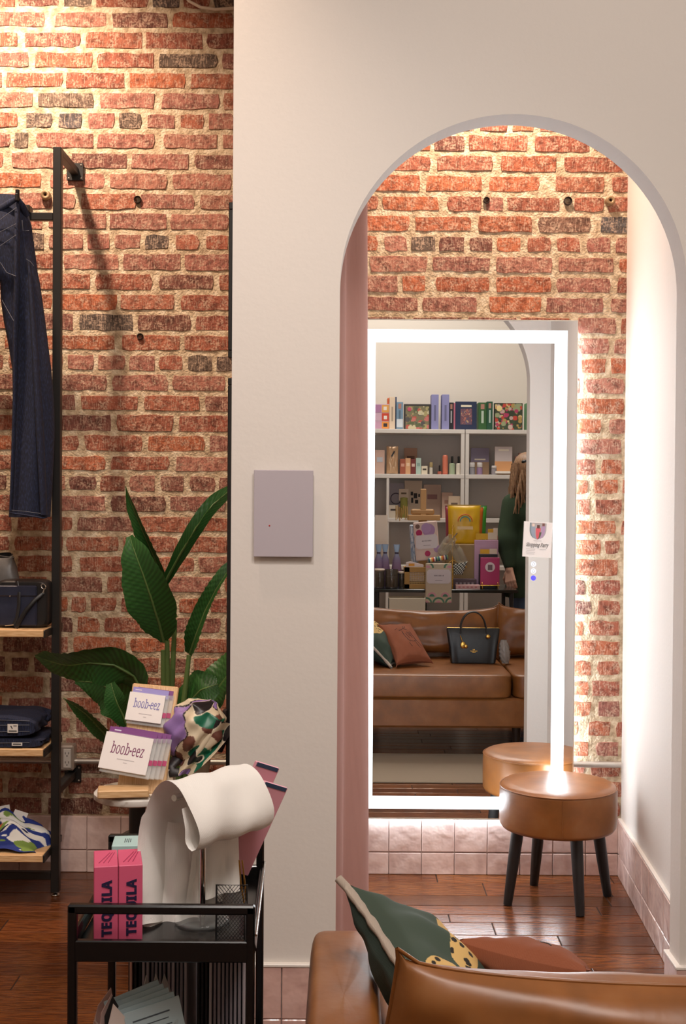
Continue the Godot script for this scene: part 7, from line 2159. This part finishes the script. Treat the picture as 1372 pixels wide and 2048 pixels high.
	mb.slab(Vector3(0.481, 1.330, -0.470), Vector3(0.647, 1.288, -0.440), 0.01)
	part(t, "tray", mb, plain(rgb(184, 140, 86), 0.6))
	for k in 7:
		var c: Vector3 = Vector3(0.374, 1.343, -0.500) + Vector3(0.013 * k, rng.randf_range(-0.01, 0.02), 0)
		mb = MB.new()
		var len := rng.randf_range(0.05, 0.13)
		mb.tube([c, c + Vector3(0.002, -len * 0.5, 0), c + Vector3(0.0, -len, 0)], [0.004, 0.006, 0.003], 6)
		single("gold_hair_clip", "gold clip hanging from the jewellery stand, %s of seven from the outer end" % ["first", "second", "third", "fourth", "fifth", "sixth", "seventh"][k], "hair clip", mb, plain(rgb(188, 152, 92), 0.3, 0.8), "gold clips on the jewellery stand", c)
	# snack bags
	for q in [[Vector3(0.726, 1.352, -0.420), Vector3(0.782, 1.075, -0.420), rgb(158, 62, 84), "dark pink snack bag behind the yellow bag"], [Vector3(0.870, 1.342, -0.400), Vector3(1.001, 1.075, -0.400), rgb(212, 108, 26), "orange snack bag behind the yellow bag"], [Vector3(0.928, 1.353, -0.360), Vector3(1.031, 1.074, -0.360), rgb(66, 158, 50), "green snack bag rearmost behind the yellow bag"], [Vector3(0.737, 1.360, -0.500), Vector3(0.972, 1.079, -0.500), rgb(226, 180, 26), "large yellow snack bag with a rainbow print"]]:
		t = thing("snack_bag", q[3], "snack bag", q[0], "snack bags on the table")
		var lo := q[1].y as float
		mb = cushion([Vector3(q[1].x, q[0].y, q[0].z), Vector3(q[0].x, q[0].y, q[0].z), Vector3(q[1].x - 0.008, lo, q[0].z), Vector3(q[0].x + 0.008, lo, q[0].z)], 0.03, 0.015, 0.005, 6, 1.0, 20)
		part(t, "bag", mb, plain(q[2], 0.35))
		mb = MB.new()
		mb.box(Vector3((q[0].x + q[1].x) / 2, q[0].y - 0.012, q[0].z), Vector3(q[1].x - q[0].x, 0.03, 0.004))
		part(t, "seal", mb, plain((q[2] as Color).darkened(0.12), 0.35))
		if String(q[3]).contains("rainbow"):
			var cx := lerpf(q[0].x, q[1].x, 0.52)
			for j in 3:
				mb = MB.new()
				var path := []
				for m in 13:
					var an := PI * m / 12
					path.append(Vector3(cx + cos(an) * (0.05 - 0.008 * j), q[0].y - 0.115 + sin(an) * (0.05 - 0.008 * j), q[0].z - 0.032))
				mb.tube(path, 0.004, 5)
				part(t, "rainbow_band", mb, plain([rgb(216, 112, 62), rgb(236, 214, 96), rgb(106, 170, 186)][j], 0.5))
			mb = MB.new()
			mb.box(Vector3(cx, q[0].y - 0.16, q[0].z - 0.033), Vector3(0.11, 0.022, 0.002))
			part(t, "name_panel", mb, plain(rgb(238, 206, 150), 0.5))
	t = thing("kraft_riser", "brown kraft paper covered riser under the snack bags", "box", V(0.78, top, 0.47), g)
	mb = MB.new()
	a = Vector3(0.717, 1.087, -0.560); b = Vector3(0.946, 0.941, -0.560)
	mb.slab(Vector3(a.x, top, a.z), Vector3(b.x + 0.02, a.y, a.z + 0.24), 0.006)
	part(t, "box", mb, plain(rgb(164, 138, 100), 0.8))
	# glass jars with straws, tilted in a wire rack
	for k in 2:
		var c: Vector3 = [Vector3(0.717, 1.078, -0.680), Vector3(0.801, 1.011, -0.720)][k]
		t = thing("glass_mug", ["clear drinking glass with straw leaning back on the table", "clear drinking glass with straw leaning forward on the table"][k], "glass", c, "drinking glasses on the table")
		var bs := Basis(Vector3(0, 0, 1), [-0.55, 0.5][k]) * Basis(Vector3(1, 0, 0), -0.5)
		mb = MB.new()
		mb.lathe([[Vector2(0, -0.07), Vector2(0.034, -0.07), Vector2(0.04, -0.055), Vector2(0.042, 0.05), Vector2(0.034, 0.068), Vector2(0.034, 0.08), Vector2(0.031, 0.08), Vector2(0.031, 0.068), Vector2(0.038, 0.05), Vector2(0.036, -0.055), Vector2(0, -0.06)]], c, 24, bs)
		part(t, "glass", mb, M.tumbler_glass)
		mb = MB.new()
		mb.tube([c + bs * Vector3(0, -0.05, 0), c + bs * Vector3(0.01, 0.13, 0)], 0.004, 8)
		part(t, "straw", mb, M.chrome)
	mb = MB.new()
	mb.tube([Vector3(0.758, 0.777, -0.720), Vector3(0.756, 1.190, -0.700), Vector3(0.759, 1.224, -0.700)], 0.005, 8)
	mb.tube([Vector3(0.672, 0.913, -0.700), Vector3(0.757, 0.983, -0.710), Vector3(0.857, 0.932, -0.710)], 0.004, 8)
	mb.tube([Vector3(0.705, 0.775, -0.740), Vector3(0.811, 0.772, -0.700)], 0.005, 8)
	single("glass_rack", "brass wire rack holding the drinking glasses", "rack", mb, M.brass, "")
	t = thing("checked_pouch", "small black and white checked pouch hanging from the glass rack", "pouch", Vector3(0.807, 0.923, -0.730), g)
	var chk := Image.create(16, 16, false, Image.FORMAT_RGBA8)
	for y in 16:
		for x in 16:
			chk.set_pixel(x, y, rgb(40, 48, 46) if (x / 2 + y / 2) % 2 else rgb(206, 208, 200))
	var cmm := mat("check_print", Color.WHITE, 0.7)
	cmm.albedo_texture = ImageTexture.create_from_image(chk)
	cmm.texture_filter = BaseMaterial3D.TEXTURE_FILTER_NEAREST
	mb = cushion([Vector3(0.862, 0.978, -0.730), Vector3(0.756, 0.957, -0.730), Vector3(0.825, 0.881, -0.730), Vector3(0.766, 0.881, -0.730)], 0.016, 0.05, 0.002, 3, 1.0, 12)
	part(t, "cloth", mb, cmm)
	# dark box and pink box
	for q in [[Vector3(0.766, 0.851, -0.700), Vector3(0.925, 0.804, -0.700), rgb(74, 54, 62), "dark plum box lying on the table behind the pink one", 0.08], [Vector3(0.776, 0.816, -0.780), Vector3(0.941, 0.783, -0.780), rgb(214, 172, 170), "flat pink box at the table's front edge", 0.06]]:
		t = thing("flat_box", q[3], "box", q[0], "flat boxes on the table")
		carton(t, "carton", q[0], q[1], top, q[4], plain(q[2], 0.5))
		for j in 5:
			patch_on(t, "print", q[0], q[1], top, Rect2(0.1 + 0.17 * j, 0.35, 0.09, 0.25), plain((q[2] as Color).lightened(0.4) if (q[2] as Color).v < 0.5 else rgb(190, 110, 116), 0.6))
	# books and packs at the far end
	for q in [[Vector3(0.921, 1.117, -0.580), Vector3(1.088, 0.866, -0.580), rgb(198, 156, 186), "lilac pack with a yellow and white top edge", 0.02, 0.98], [Vector3(1.018, 1.143, -0.500), Vector3(1.096, 1.009, -0.500), rgb(142, 62, 60), "dark red tin behind the lilac pack", 0.05, 0.9], [Vector3(0.947, 1.022, -0.640), Vector3(1.077, 0.825, -0.640), rgb(34, 28, 34), "black book between the lilac pack and magenta book", 0.015, 0.8], [Vector3(0.949, 1.002, -0.720), Vector3(1.081, 0.814, -0.720), rgb(188, 48, 110), "magenta book with a round white emblem on a gold easel", 0.014, 0.82]]:
		t = thing("gift_book", q[3], "book" if String(q[3]).contains("book") else "pack", q[0], "books and packs at the table's far end")
		var base: float = top if not String(q[3]).contains("emblem") else q[1].y
		carton(t, "cover", q[0], q[1], base, q[4], plain(q[2], 0.45))
		if String(q[3]).contains("emblem"):
			mb_disc(t, "emblem", Vector3(lerpf(q[0].x, q[1].x, 0.5), lerpf(q[0].y, base, 0.35), q[0].z - 0.002), 0.034, plain(rgb(232, 216, 222), 0.5))
			patch_on(t, "print", q[0], q[1], base, Rect2(0.38, 0.26, 0.24, 0.2), plain(rgb(120, 92, 104), 0.5), 0.0045)
			mb = MB.new()
			for x in [q[0].x + 0.012, q[1].x - 0.012]:
				mb.tube([Vector3(x, top + 0.002, q[0].z - 0.02), Vector3(x, top + 0.02, q[0].z - 0.012), Vector3(x, top + 0.1, q[0].z + 0.035), Vector3(x, top + 0.003, q[0].z + 0.08)], 0.004, 6)
			mb.tube([Vector3(q[0].x, base - 0.004, q[0].z - 0.012), Vector3(q[1].x, base - 0.004, q[0].z - 0.012)], 0.004, 6)
			part(t, "easel", mb, M.brass, "gold wire easel")
		elif String(q[3]).contains("lilac"):
			patch_on(t, "label", q[0], q[1], base, Rect2(0.06, -0.14, 0.5, 0.13), plain(rgb(226, 178, 44), 0.6))
			patch_on(t, "label", q[0], q[1], base, Rect2(0.56, -0.16, 0.4, 0.15), plain(rgb(228, 214, 196), 0.6))
		elif String(q[3]).contains("tin"):
			patch_on(t, "lid", q[0], q[1], base, Rect2(0.0, 0.0, 1.0, 0.12), plain(rgb(52, 110, 56), 0.6))

func bone_field(p: Vector3, bones: Array, k: float) -> float:
	var d := 1.0e3
	for b in bones:
		var a: Vector3 = b[0]
		var ab: Vector3 = b[1] - a
		var h := clampf((p - a).dot(ab) / maxf(ab.length_squared(), 1e-9), 0.0, 1.0)
		var e := (p - a - ab * h).length() - lerpf(b[2], b[3], h)
		var m := maxf(k - absf(d - e), 0.0) / k
		d = minf(d, e) - m * m * k * 0.25
	return d

# surface nets over the field of tapered capsules; lo and hi bound it (and cut cloth at cuffs and hems)
func flesh(mb: MB, bones: Array, k: float, cell: float, lo: Vector3, hi: Vector3):
	var n := Vector3i(((hi - lo) / cell).ceil()) + Vector3i.ONE
	var f := PackedFloat32Array()
	f.resize(n.x * n.y * n.z)
	for z in n.z:
		for y in n.y:
			for x in n.x:
				f[(z * n.y + y) * n.x + x] = bone_field(lo + Vector3(x, y, z) * cell, bones, k)
	var id := PackedInt32Array()
	id.resize(f.size())
	id.fill(-1)
	var base := mb.v.size()
	var pts := PackedVector3Array()
	var sx := 1
	var sy := n.x
	var sz := n.x * n.y
	var offs := [0, sx, sy, sx + sy, sz, sx + sz, sy + sz, sx + sy + sz]
	var edges := [[0, 1], [2, 3], [4, 5], [6, 7], [0, 2], [1, 3], [4, 6], [5, 7], [0, 4], [1, 5], [2, 6], [3, 7]]
	for z in n.z - 1:
		for y in n.y - 1:
			for x in n.x - 1:
				var i := z * sz + y * sy + x
				var s0 := f[i] < 0.0
				var mixed := false
				for o in offs:
					if (f[i + o] < 0.0) != s0:
						mixed = true
						break
				if not mixed:
					continue
				var acc := Vector3.ZERO
				var c := 0
				for e in edges:
					var a := f[i + offs[e[0]]]
					var b := f[i + offs[e[1]]]
					if (a < 0.0) != (b < 0.0):
						var tt := a / (a - b)
						var pa := Vector3(e[0] & 1, (e[0] >> 1) & 1, e[0] >> 2)
						var pb := Vector3(e[1] & 1, (e[1] >> 1) & 1, e[1] >> 2)
						acc += pa.lerp(pb, tt)
						c += 1
				id[i] = pts.size()
				pts.append(lo + (Vector3(x, y, z) + acc / c) * cell)
	for p in pts:
		mb.v.append(p); mb.uv.append(Vector2.ZERO); mb.c.append(Color.WHITE)
	var nn := PackedVector3Array()
	nn.resize(pts.size())
	for z in range(1, n.z - 1):
		for y in range(1, n.y - 1):
			for x in range(1, n.x - 1):
				var i := z * sz + y * sy + x
				for ax in 3:
					var st: int = [sx, sy, sz][ax]
					var u: int = [sy, sz, sx][ax]
					var w: int = [sz, sx, sy][ax]
					var a := f[i] < 0.0
					if a == (f[i + st] < 0.0):
						continue
					var q := [id[i], id[i - u], id[i - u - w], id[i - w]]
					if q.min() < 0:
						continue
					if a:
						q.reverse()
					for tri in [[q[0], q[1], q[2]], [q[0], q[2], q[3]]]:
						var m := (pts[tri[2]] - pts[tri[0]]).cross(pts[tri[1]] - pts[tri[0]])
						for j in tri:
							nn[j] += m
							mb.idx.append(base + j)
	for m in nn:
		mb.n.append(m.normalized() if m.length_squared() > 1e-20 else Vector3.UP)

func hand_bones(wrist: Vector3, dir: Vector3, palm_n: Vector3, thumb_side: float) -> Array:
	var d := dir.normalized()
	var nrm := (palm_n - d * palm_n.dot(d)).normalized()
	var side := d.cross(nrm) * thumb_side
	var out := []
	var knuckles := wrist + d * 0.085
	for k in 4:
		var s := side * (0.03 - 0.02 * k)
		out.append([wrist + side * (0.014 - 0.009 * k), knuckles + s, 0.016, 0.0115])
		var L: float = [0.07, 0.078, 0.072, 0.056][k]
		var k1 := knuckles + s
		var d1 := (d + nrm * 0.35).normalized()
		var k2 := k1 + d1 * L * 0.45
		var d2 := (d + nrm * 0.9).normalized()
		var k3 := k2 + d2 * L * 0.32
		var k4 := k3 + (d + nrm * 1.4).normalized() * L * 0.23
		out.append([k1, k2, 0.0095, 0.0085])
		out.append([k2, k3, 0.0085, 0.0078])
		out.append([k3, k4, 0.0078, 0.0065])
	var t0 := wrist + d * 0.02 + side * 0.026
	var t1 := t0 + (d * 0.8 + side * 0.6 + nrm * 0.3).normalized() * 0.04
	var t2 := t1 + (d + side * 0.15 + nrm * 0.5).normalized() * 0.032
	out.append([t0, t1, 0.014, 0.0105])
	out.append([t1, t2, 0.0105, 0.008])
	return out

func person():
	rng.seed = 71
	var cx := 1.375
	var t := thing("person", "person in a green top and blue jeans with long brown hair, at the glass table", "person", V(cx, 0, 0.3))
	var sh1 := V(cx - 0.16, 1.37, 0.3)
	var el1 := V(cx - 0.205, 1.1, 0.36)
	var wr1 := V(cx - 0.19, 0.9, 0.44)
	var sh2 := V(cx + 0.16, 1.37, 0.3)
	var el2 := V(cx + 0.22, 1.1, 0.26)
	var wr2 := V(cx + 0.2, 0.88, 0.14)
	var torso := [[V(cx, 0.95, 0.3), V(cx, 1.12, 0.31), 0.125, 0.11], [V(cx, 1.12, 0.31), V(cx, 1.3, 0.31), 0.11, 0.115], [V(cx - 0.07, 1.3, 0.3), V(cx + 0.07, 1.3, 0.3), 0.105, 0.105], [V(cx - 0.07, 0.95, 0.3), V(cx + 0.07, 0.95, 0.3), 0.11, 0.11], [sh1 + Vector3(0.03, -0.01, 0), sh2 + Vector3(-0.03, -0.01, 0), 0.06, 0.06]]
	var arms := [[sh1, el1, 0.052, 0.04], [el1, wr1, 0.04, 0.027], [sh2, el2, 0.052, 0.04], [el2, wr2, 0.04, 0.027]]
	var legs := []
	for s in [-1, 1]:
		legs.append([V(cx + 0.085 * s, 0.9, 0.3), V(cx + 0.09 * s, 0.49, 0.29), 0.085, 0.055])
		legs.append([V(cx + 0.09 * s, 0.49, 0.29), V(cx + 0.095 * s, 0.09, 0.32), 0.055, 0.036])
		legs.append([V(cx + 0.095 * s, 0.045, 0.34), V(cx + 0.105 * s, 0.03, 0.16), 0.036, 0.03])
	var hc := V(cx - 0.045, 1.6, 0.285)
	var head := [[hc + Vector3(0, 0.025, -0.01), hc + Vector3(0, 0.02, 0.02), 0.088, 0.084], [hc + Vector3(0, -0.03, 0.03), hc + Vector3(0, -0.075, 0.05), 0.062, 0.038], [hc + Vector3(0, 0.005, 0.095), hc + Vector3(0, -0.03, 0.112), 0.01, 0.014], [hc + Vector3(-0.03, -0.062, 0.083), hc + Vector3(0.03, -0.062, 0.083), 0.01, 0.01], [hc + Vector3(-0.088, 0.01, 0.0), hc + Vector3(-0.09, -0.025, 0.005), 0.016, 0.01], [hc + Vector3(0.088, 0.01, 0.0), hc + Vector3(0.09, -0.025, 0.005), 0.016, 0.01], [V(cx, 1.42, 0.305), hc + Vector3(0, -0.06, -0.01), 0.052, 0.05]]
	var mb := MB.new()
	flesh(mb, torso + arms + legs + head.slice(6), 0.04, 0.02, V(cx - 0.34, 0.0, 0.56), V(cx + 0.34, 1.56, 0.04))
	flesh(mb, head, 0.02, 0.008, hc + Vector3(-0.13, -0.18, -0.13), hc + Vector3(0.13, 0.14, 0.15))
	var h1 := hand_bones(wr1, V(0.05, -0.75, 0.3), V(0.3, -0.5, -0.3), 1.0)
	flesh(mb, h1 + [[wr1 + (el1 - wr1) * 0.2, wr1, 0.029, 0.026]], 0.008, 0.005, wr1 - Vector3(0.12, 0.2, 0.2), wr1 + Vector3(0.12, 0.07, 0.09))
	var h2 := hand_bones(wr2, V(-0.1, -0.9, -0.1), V(-0.6, -0.2, -0.3), -1.0)
	flesh(mb, h2 + [[wr2 + (el2 - wr2) * 0.2, wr2, 0.029, 0.026]], 0.008, 0.006, wr2 - Vector3(0.12, 0.2, 0.13), wr2 + Vector3(0.12, 0.07, 0.13))
	part(t, "body", mb, M.skin)
	# loose top
	var loose := []
	for b in torso:
		loose.append([b[0], b[1], b[2] + 0.022, b[3] + 0.022])
	loose.append([V(cx - 0.06, 0.95, 0.3), V(cx - 0.07, 0.72, 0.3), 0.135, 0.13])
	loose.append([V(cx + 0.06, 0.95, 0.3), V(cx + 0.07, 0.72, 0.3), 0.135, 0.13])
	var cuff1 := wr1 + (el1 - wr1) * 0.14
	var cuff2 := wr2 + (el2 - wr2) * 0.14
	loose += [[sh1, el1, 0.068, 0.072], [el1, cuff1, 0.076, 0.036], [sh2, el2, 0.068, 0.07], [el2, cuff2, 0.07, 0.036]]
	mb = MB.new()
	flesh(mb, loose, 0.035, 0.017, V(cx - 0.36, 0.69, 0.58), V(cx + 0.38, 1.5, 0.04))
	part(t, "top", mb, M.knit_green)
	var denim := []
	for b in legs.slice(0, 2) + legs.slice(3, 5):
		denim.append([b[0], b[1], b[2] + 0.014, b[3] + 0.016])
	denim.append([V(cx - 0.05, 0.93, 0.3), V(cx + 0.05, 0.93, 0.3), 0.125, 0.125])
	mb = MB.new()
	flesh(mb, denim, 0.03, 0.02, V(cx - 0.26, 0.06, 0.5), V(cx + 0.26, 1.02, 0.1))
	part(t, "jeans", mb, plain(rgb(78, 100, 130), 0.9))
	for s in [-1, 1]:
		mb = MB.new()
		flesh(mb, [[V(cx + 0.095 * s, 0.05, 0.35), V(cx + 0.105 * s, 0.035, 0.14), 0.045, 0.037]], 0.01, 0.012, V(cx + 0.095 * s - 0.08, 0.0, 0.44), V(cx + 0.1 * s + 0.08, 0.12, 0.06))
		part(t, "shoe", mb, plain(rgb(206, 200, 192), 0.6))
	for s in [-1, 1]:
		mb = MB.new()
		mb.ball(hc + Vector3(0.033 * s, 0.008, 0.085), Vector3(0.013, 0.011, 0.009), 12, 8)
		part(t, "eye", mb, plain(rgb(230, 226, 220), 0.3))
	# hair: a cap and wavy locks falling over the back
	mb = MB.new()
	flesh(mb, [[hc + Vector3(0, 0.04, -0.022), hc + Vector3(0, 0.034, 0.01), 0.106, 0.1], [hc + Vector3(0, 0.0, -0.055), hc + Vector3(0, -0.12, -0.07), 0.078, 0.07]], 0.03, 0.011, hc + Vector3(-0.14, -0.22, -0.18), hc + Vector3(0.14, 0.17, 0.07))
	for k in 34:
		var an := lerpf(-1.9, 1.9, k / 33.0)
		var path := []
		var rr := []
		for j in 9:
			var q := j / 8.0
			var rad := 0.092 + 0.02 * sin(q * 4.0 + k) * q
			var p := hc + Vector3(sin(an) * rad * (1.08 + 0.3 * q), 0.06 - 0.36 * q, -cos(an) * rad * (1.0 + 0.1 * q) - 0.015 - 0.03 * q)
			p += Vector3(0.01 * sin(q * 9.0 + k * 1.7), 0, 0.008 * cos(q * 8.0 + k))
			path.append(p)
			rr.append(lerpf(0.014, 0.004, q * q))
		mb.tube(path, rr, 6, false)
	part(t, "hair", mb, M.hair)
	mb = MB.new()
	mb.ball(hc + Vector3(-0.03, 0.07, -0.105), Vector3(0.03, 0.018, 0.016), 12, 8)
	part(t, "hair_clip", mb, plain(rgb(24, 24, 26), 0.4))

const BAND_GLOW := 1.5
const BAND_LAMP := 8.5
const REAR_LAMP := 0.22

func ceiling_light(at: Vector3, energy: float, color: Color, label: String, aim := Vector3.DOWN, angle := 60.0, size := 0.05, soft := 0.6):
	# recessed can or track head: black housing, glowing lens, a spot just in front of it
	var t := thing("ceiling_spotlight", label, "spotlight", at, "ceiling spotlights")
	var dv := aim.normalized()
	var bs := Basis(Quaternion(Vector3.DOWN, dv)) if dv.dot(Vector3.DOWN) < 0.999 else Basis()
	var mb := MB.new()
	mb.lathe([[Vector2(0.0, 0.16), Vector2(0.05, 0.16), Vector2(0.055, 0.15), Vector2(0.055, 0.0), Vector2(0.048, 0.0), Vector2(0.046, 0.02)]], at, 24, bs)
	part(t, "housing", mb, M.black_metal)
	mb = MB.new()
	mb.tube([at + bs * Vector3(0, 0.1, 0), Vector3(at.x, 3.9, at.z)], 0.009, 8)
	part(t, "stem", mb, M.black_metal)
	mb = MB.new()
	mb.lathe([[Vector2(0.0, 0.012), Vector2(0.046, 0.012)]], at, 24, bs)
	part(t, "lens", mb, glow("lamp_lens", Color(1.0, 0.9, 0.76), 4.0))
	var s := SpotLight3D.new()
	s.name = "lamp"
	s.light_color = color
	s.light_energy = energy
	s.spot_angle = angle
	s.spot_angle_attenuation = soft
	s.spot_range = 14.0
	s.spot_attenuation = 2.0
	s.light_size = size
	s.shadow_enabled = true
	t.add_child(s)
	s.position = dv * 0.03
	s.basis = Basis.looking_at(dv, Vector3.UP if absf(dv.y) < 0.98 else Vector3.FORWARD)

func soft_panel(x: float, depth: float, w: float, l: float, energy: float, color: Color, label: String):
	# added ceiling panel, nowhere seen, that lends soft fill light
	var t := thing("added_fill_panel", label, "added fill light", V(x, 3.86, depth), "added unseen fill panels")
	var mb := MB.new()
	mb.slab(V(x - w / 2 - 0.02, 3.85, depth - l / 2 - 0.02), V(x + w / 2 + 0.02, 3.9, depth + l / 2 + 0.02), 0.004)
	part(t, "frame", mb, plain(rgb(230, 230, 228), 0.5))
	mb = MB.new()
	mb.slab(V(x - w / 2, 3.846, depth - l / 2), V(x + w / 2, 3.852, depth + l / 2))
	part(t, "diffuser", mb, glow("panel_glow", Color(1.0, 0.96, 0.9), 1.4))
	var ar := AreaLight3D.new()
	ar.name = "lamp"
	ar.area_size = Vector2(w, l)
	ar.light_color = color
	ar.light_energy = energy
	ar.shadow_enabled = true
	ar.area_range = 14.0
	t.add_child(ar)
	ar.position = Vector3(0, -0.02, 0)
	ar.rotation.x = -PI / 2

func _ready():
	# camera
	var cam := Camera3D.new()
	cam.name = "camera"
	add_child(cam)
	cam.position = Vector3(0, 1.443, 0)
	cam.rotation = Vector3(-atan(39.0 / 2500.0), 0, 0.007)
	cam.fov = rad_to_deg(2.0 * atan(1024.0 / 2500.0))
	cam.near = 0.05
	cam.current = true
	# environment
	var we := WorldEnvironment.new()
	we.name = "surroundings"
	var env := Environment.new()
	env.background_mode = Environment.BG_COLOR
	env.background_color = Color(0.05, 0.05, 0.05)
	env.tonemap_mode = Environment.TONE_MAPPER_LINEAR
	env.tonemap_exposure = 1.0
	env.sdfgi_enabled = true
	env.ssao_enabled = true
	env.ssil_enabled = true
	we.environment = env
	add_child(we)
	make_materials()
	# lights
	var warm := Color(1.0, 0.87, 0.76)
	var soft := Color(1.0, 0.96, 0.93)
	ceiling_light(V(-1.28, 3.6, 3.93), 5.6, warm, "black track spotlight washing the left brick wall", Vector3(-0.02, -0.78, -0.5), 55.0, 0.04, 1.0)
	ceiling_light(V(-0.7, 3.6, 2.9), 2.2, warm, "black track spotlight over the plant", Vector3(0.03, -0.9, -0.35), 40.0, 0.05, 1.0)
	ceiling_light(V(0.5, 3.5, 4.25), 4.0, warm, "black spotlight inside the alcove above the mirror", Vector3(0.0, -0.9, -0.28), 52.0, 0.05, 1.0)
	ceiling_light(V(-0.35, 3.6, 1.5), 3.0, soft, "added unseen spotlight to brighten the bar cart", Vector3(-0.02, -0.9, -0.4), 45.0, 0.06, 1.0)  # unseen lamp added so that the cart gets enough light
	ceiling_light(V(0.4, 3.6, 1.3), 1.0, soft, "added unseen spotlight to brighten the arched partition", Vector3(0.0, -0.62, -0.8), 50.0, 0.15, 1.0)  # unseen lamp added to lift the brightness of the white partition
	soft_panel(0.9, 0.6, 0.6, 1.2, 5.0, soft, "added unseen fill panel above the sofa")
	soft_panel(0.1, -0.3, 0.6, 1.0, 2.4, soft, "added unseen fill panel over the photographer")
	room()
	alcove()
	garment_rack()
	plant_corner()
	bar_cart()
	sofa_corner()
	shop_behind()
	person()
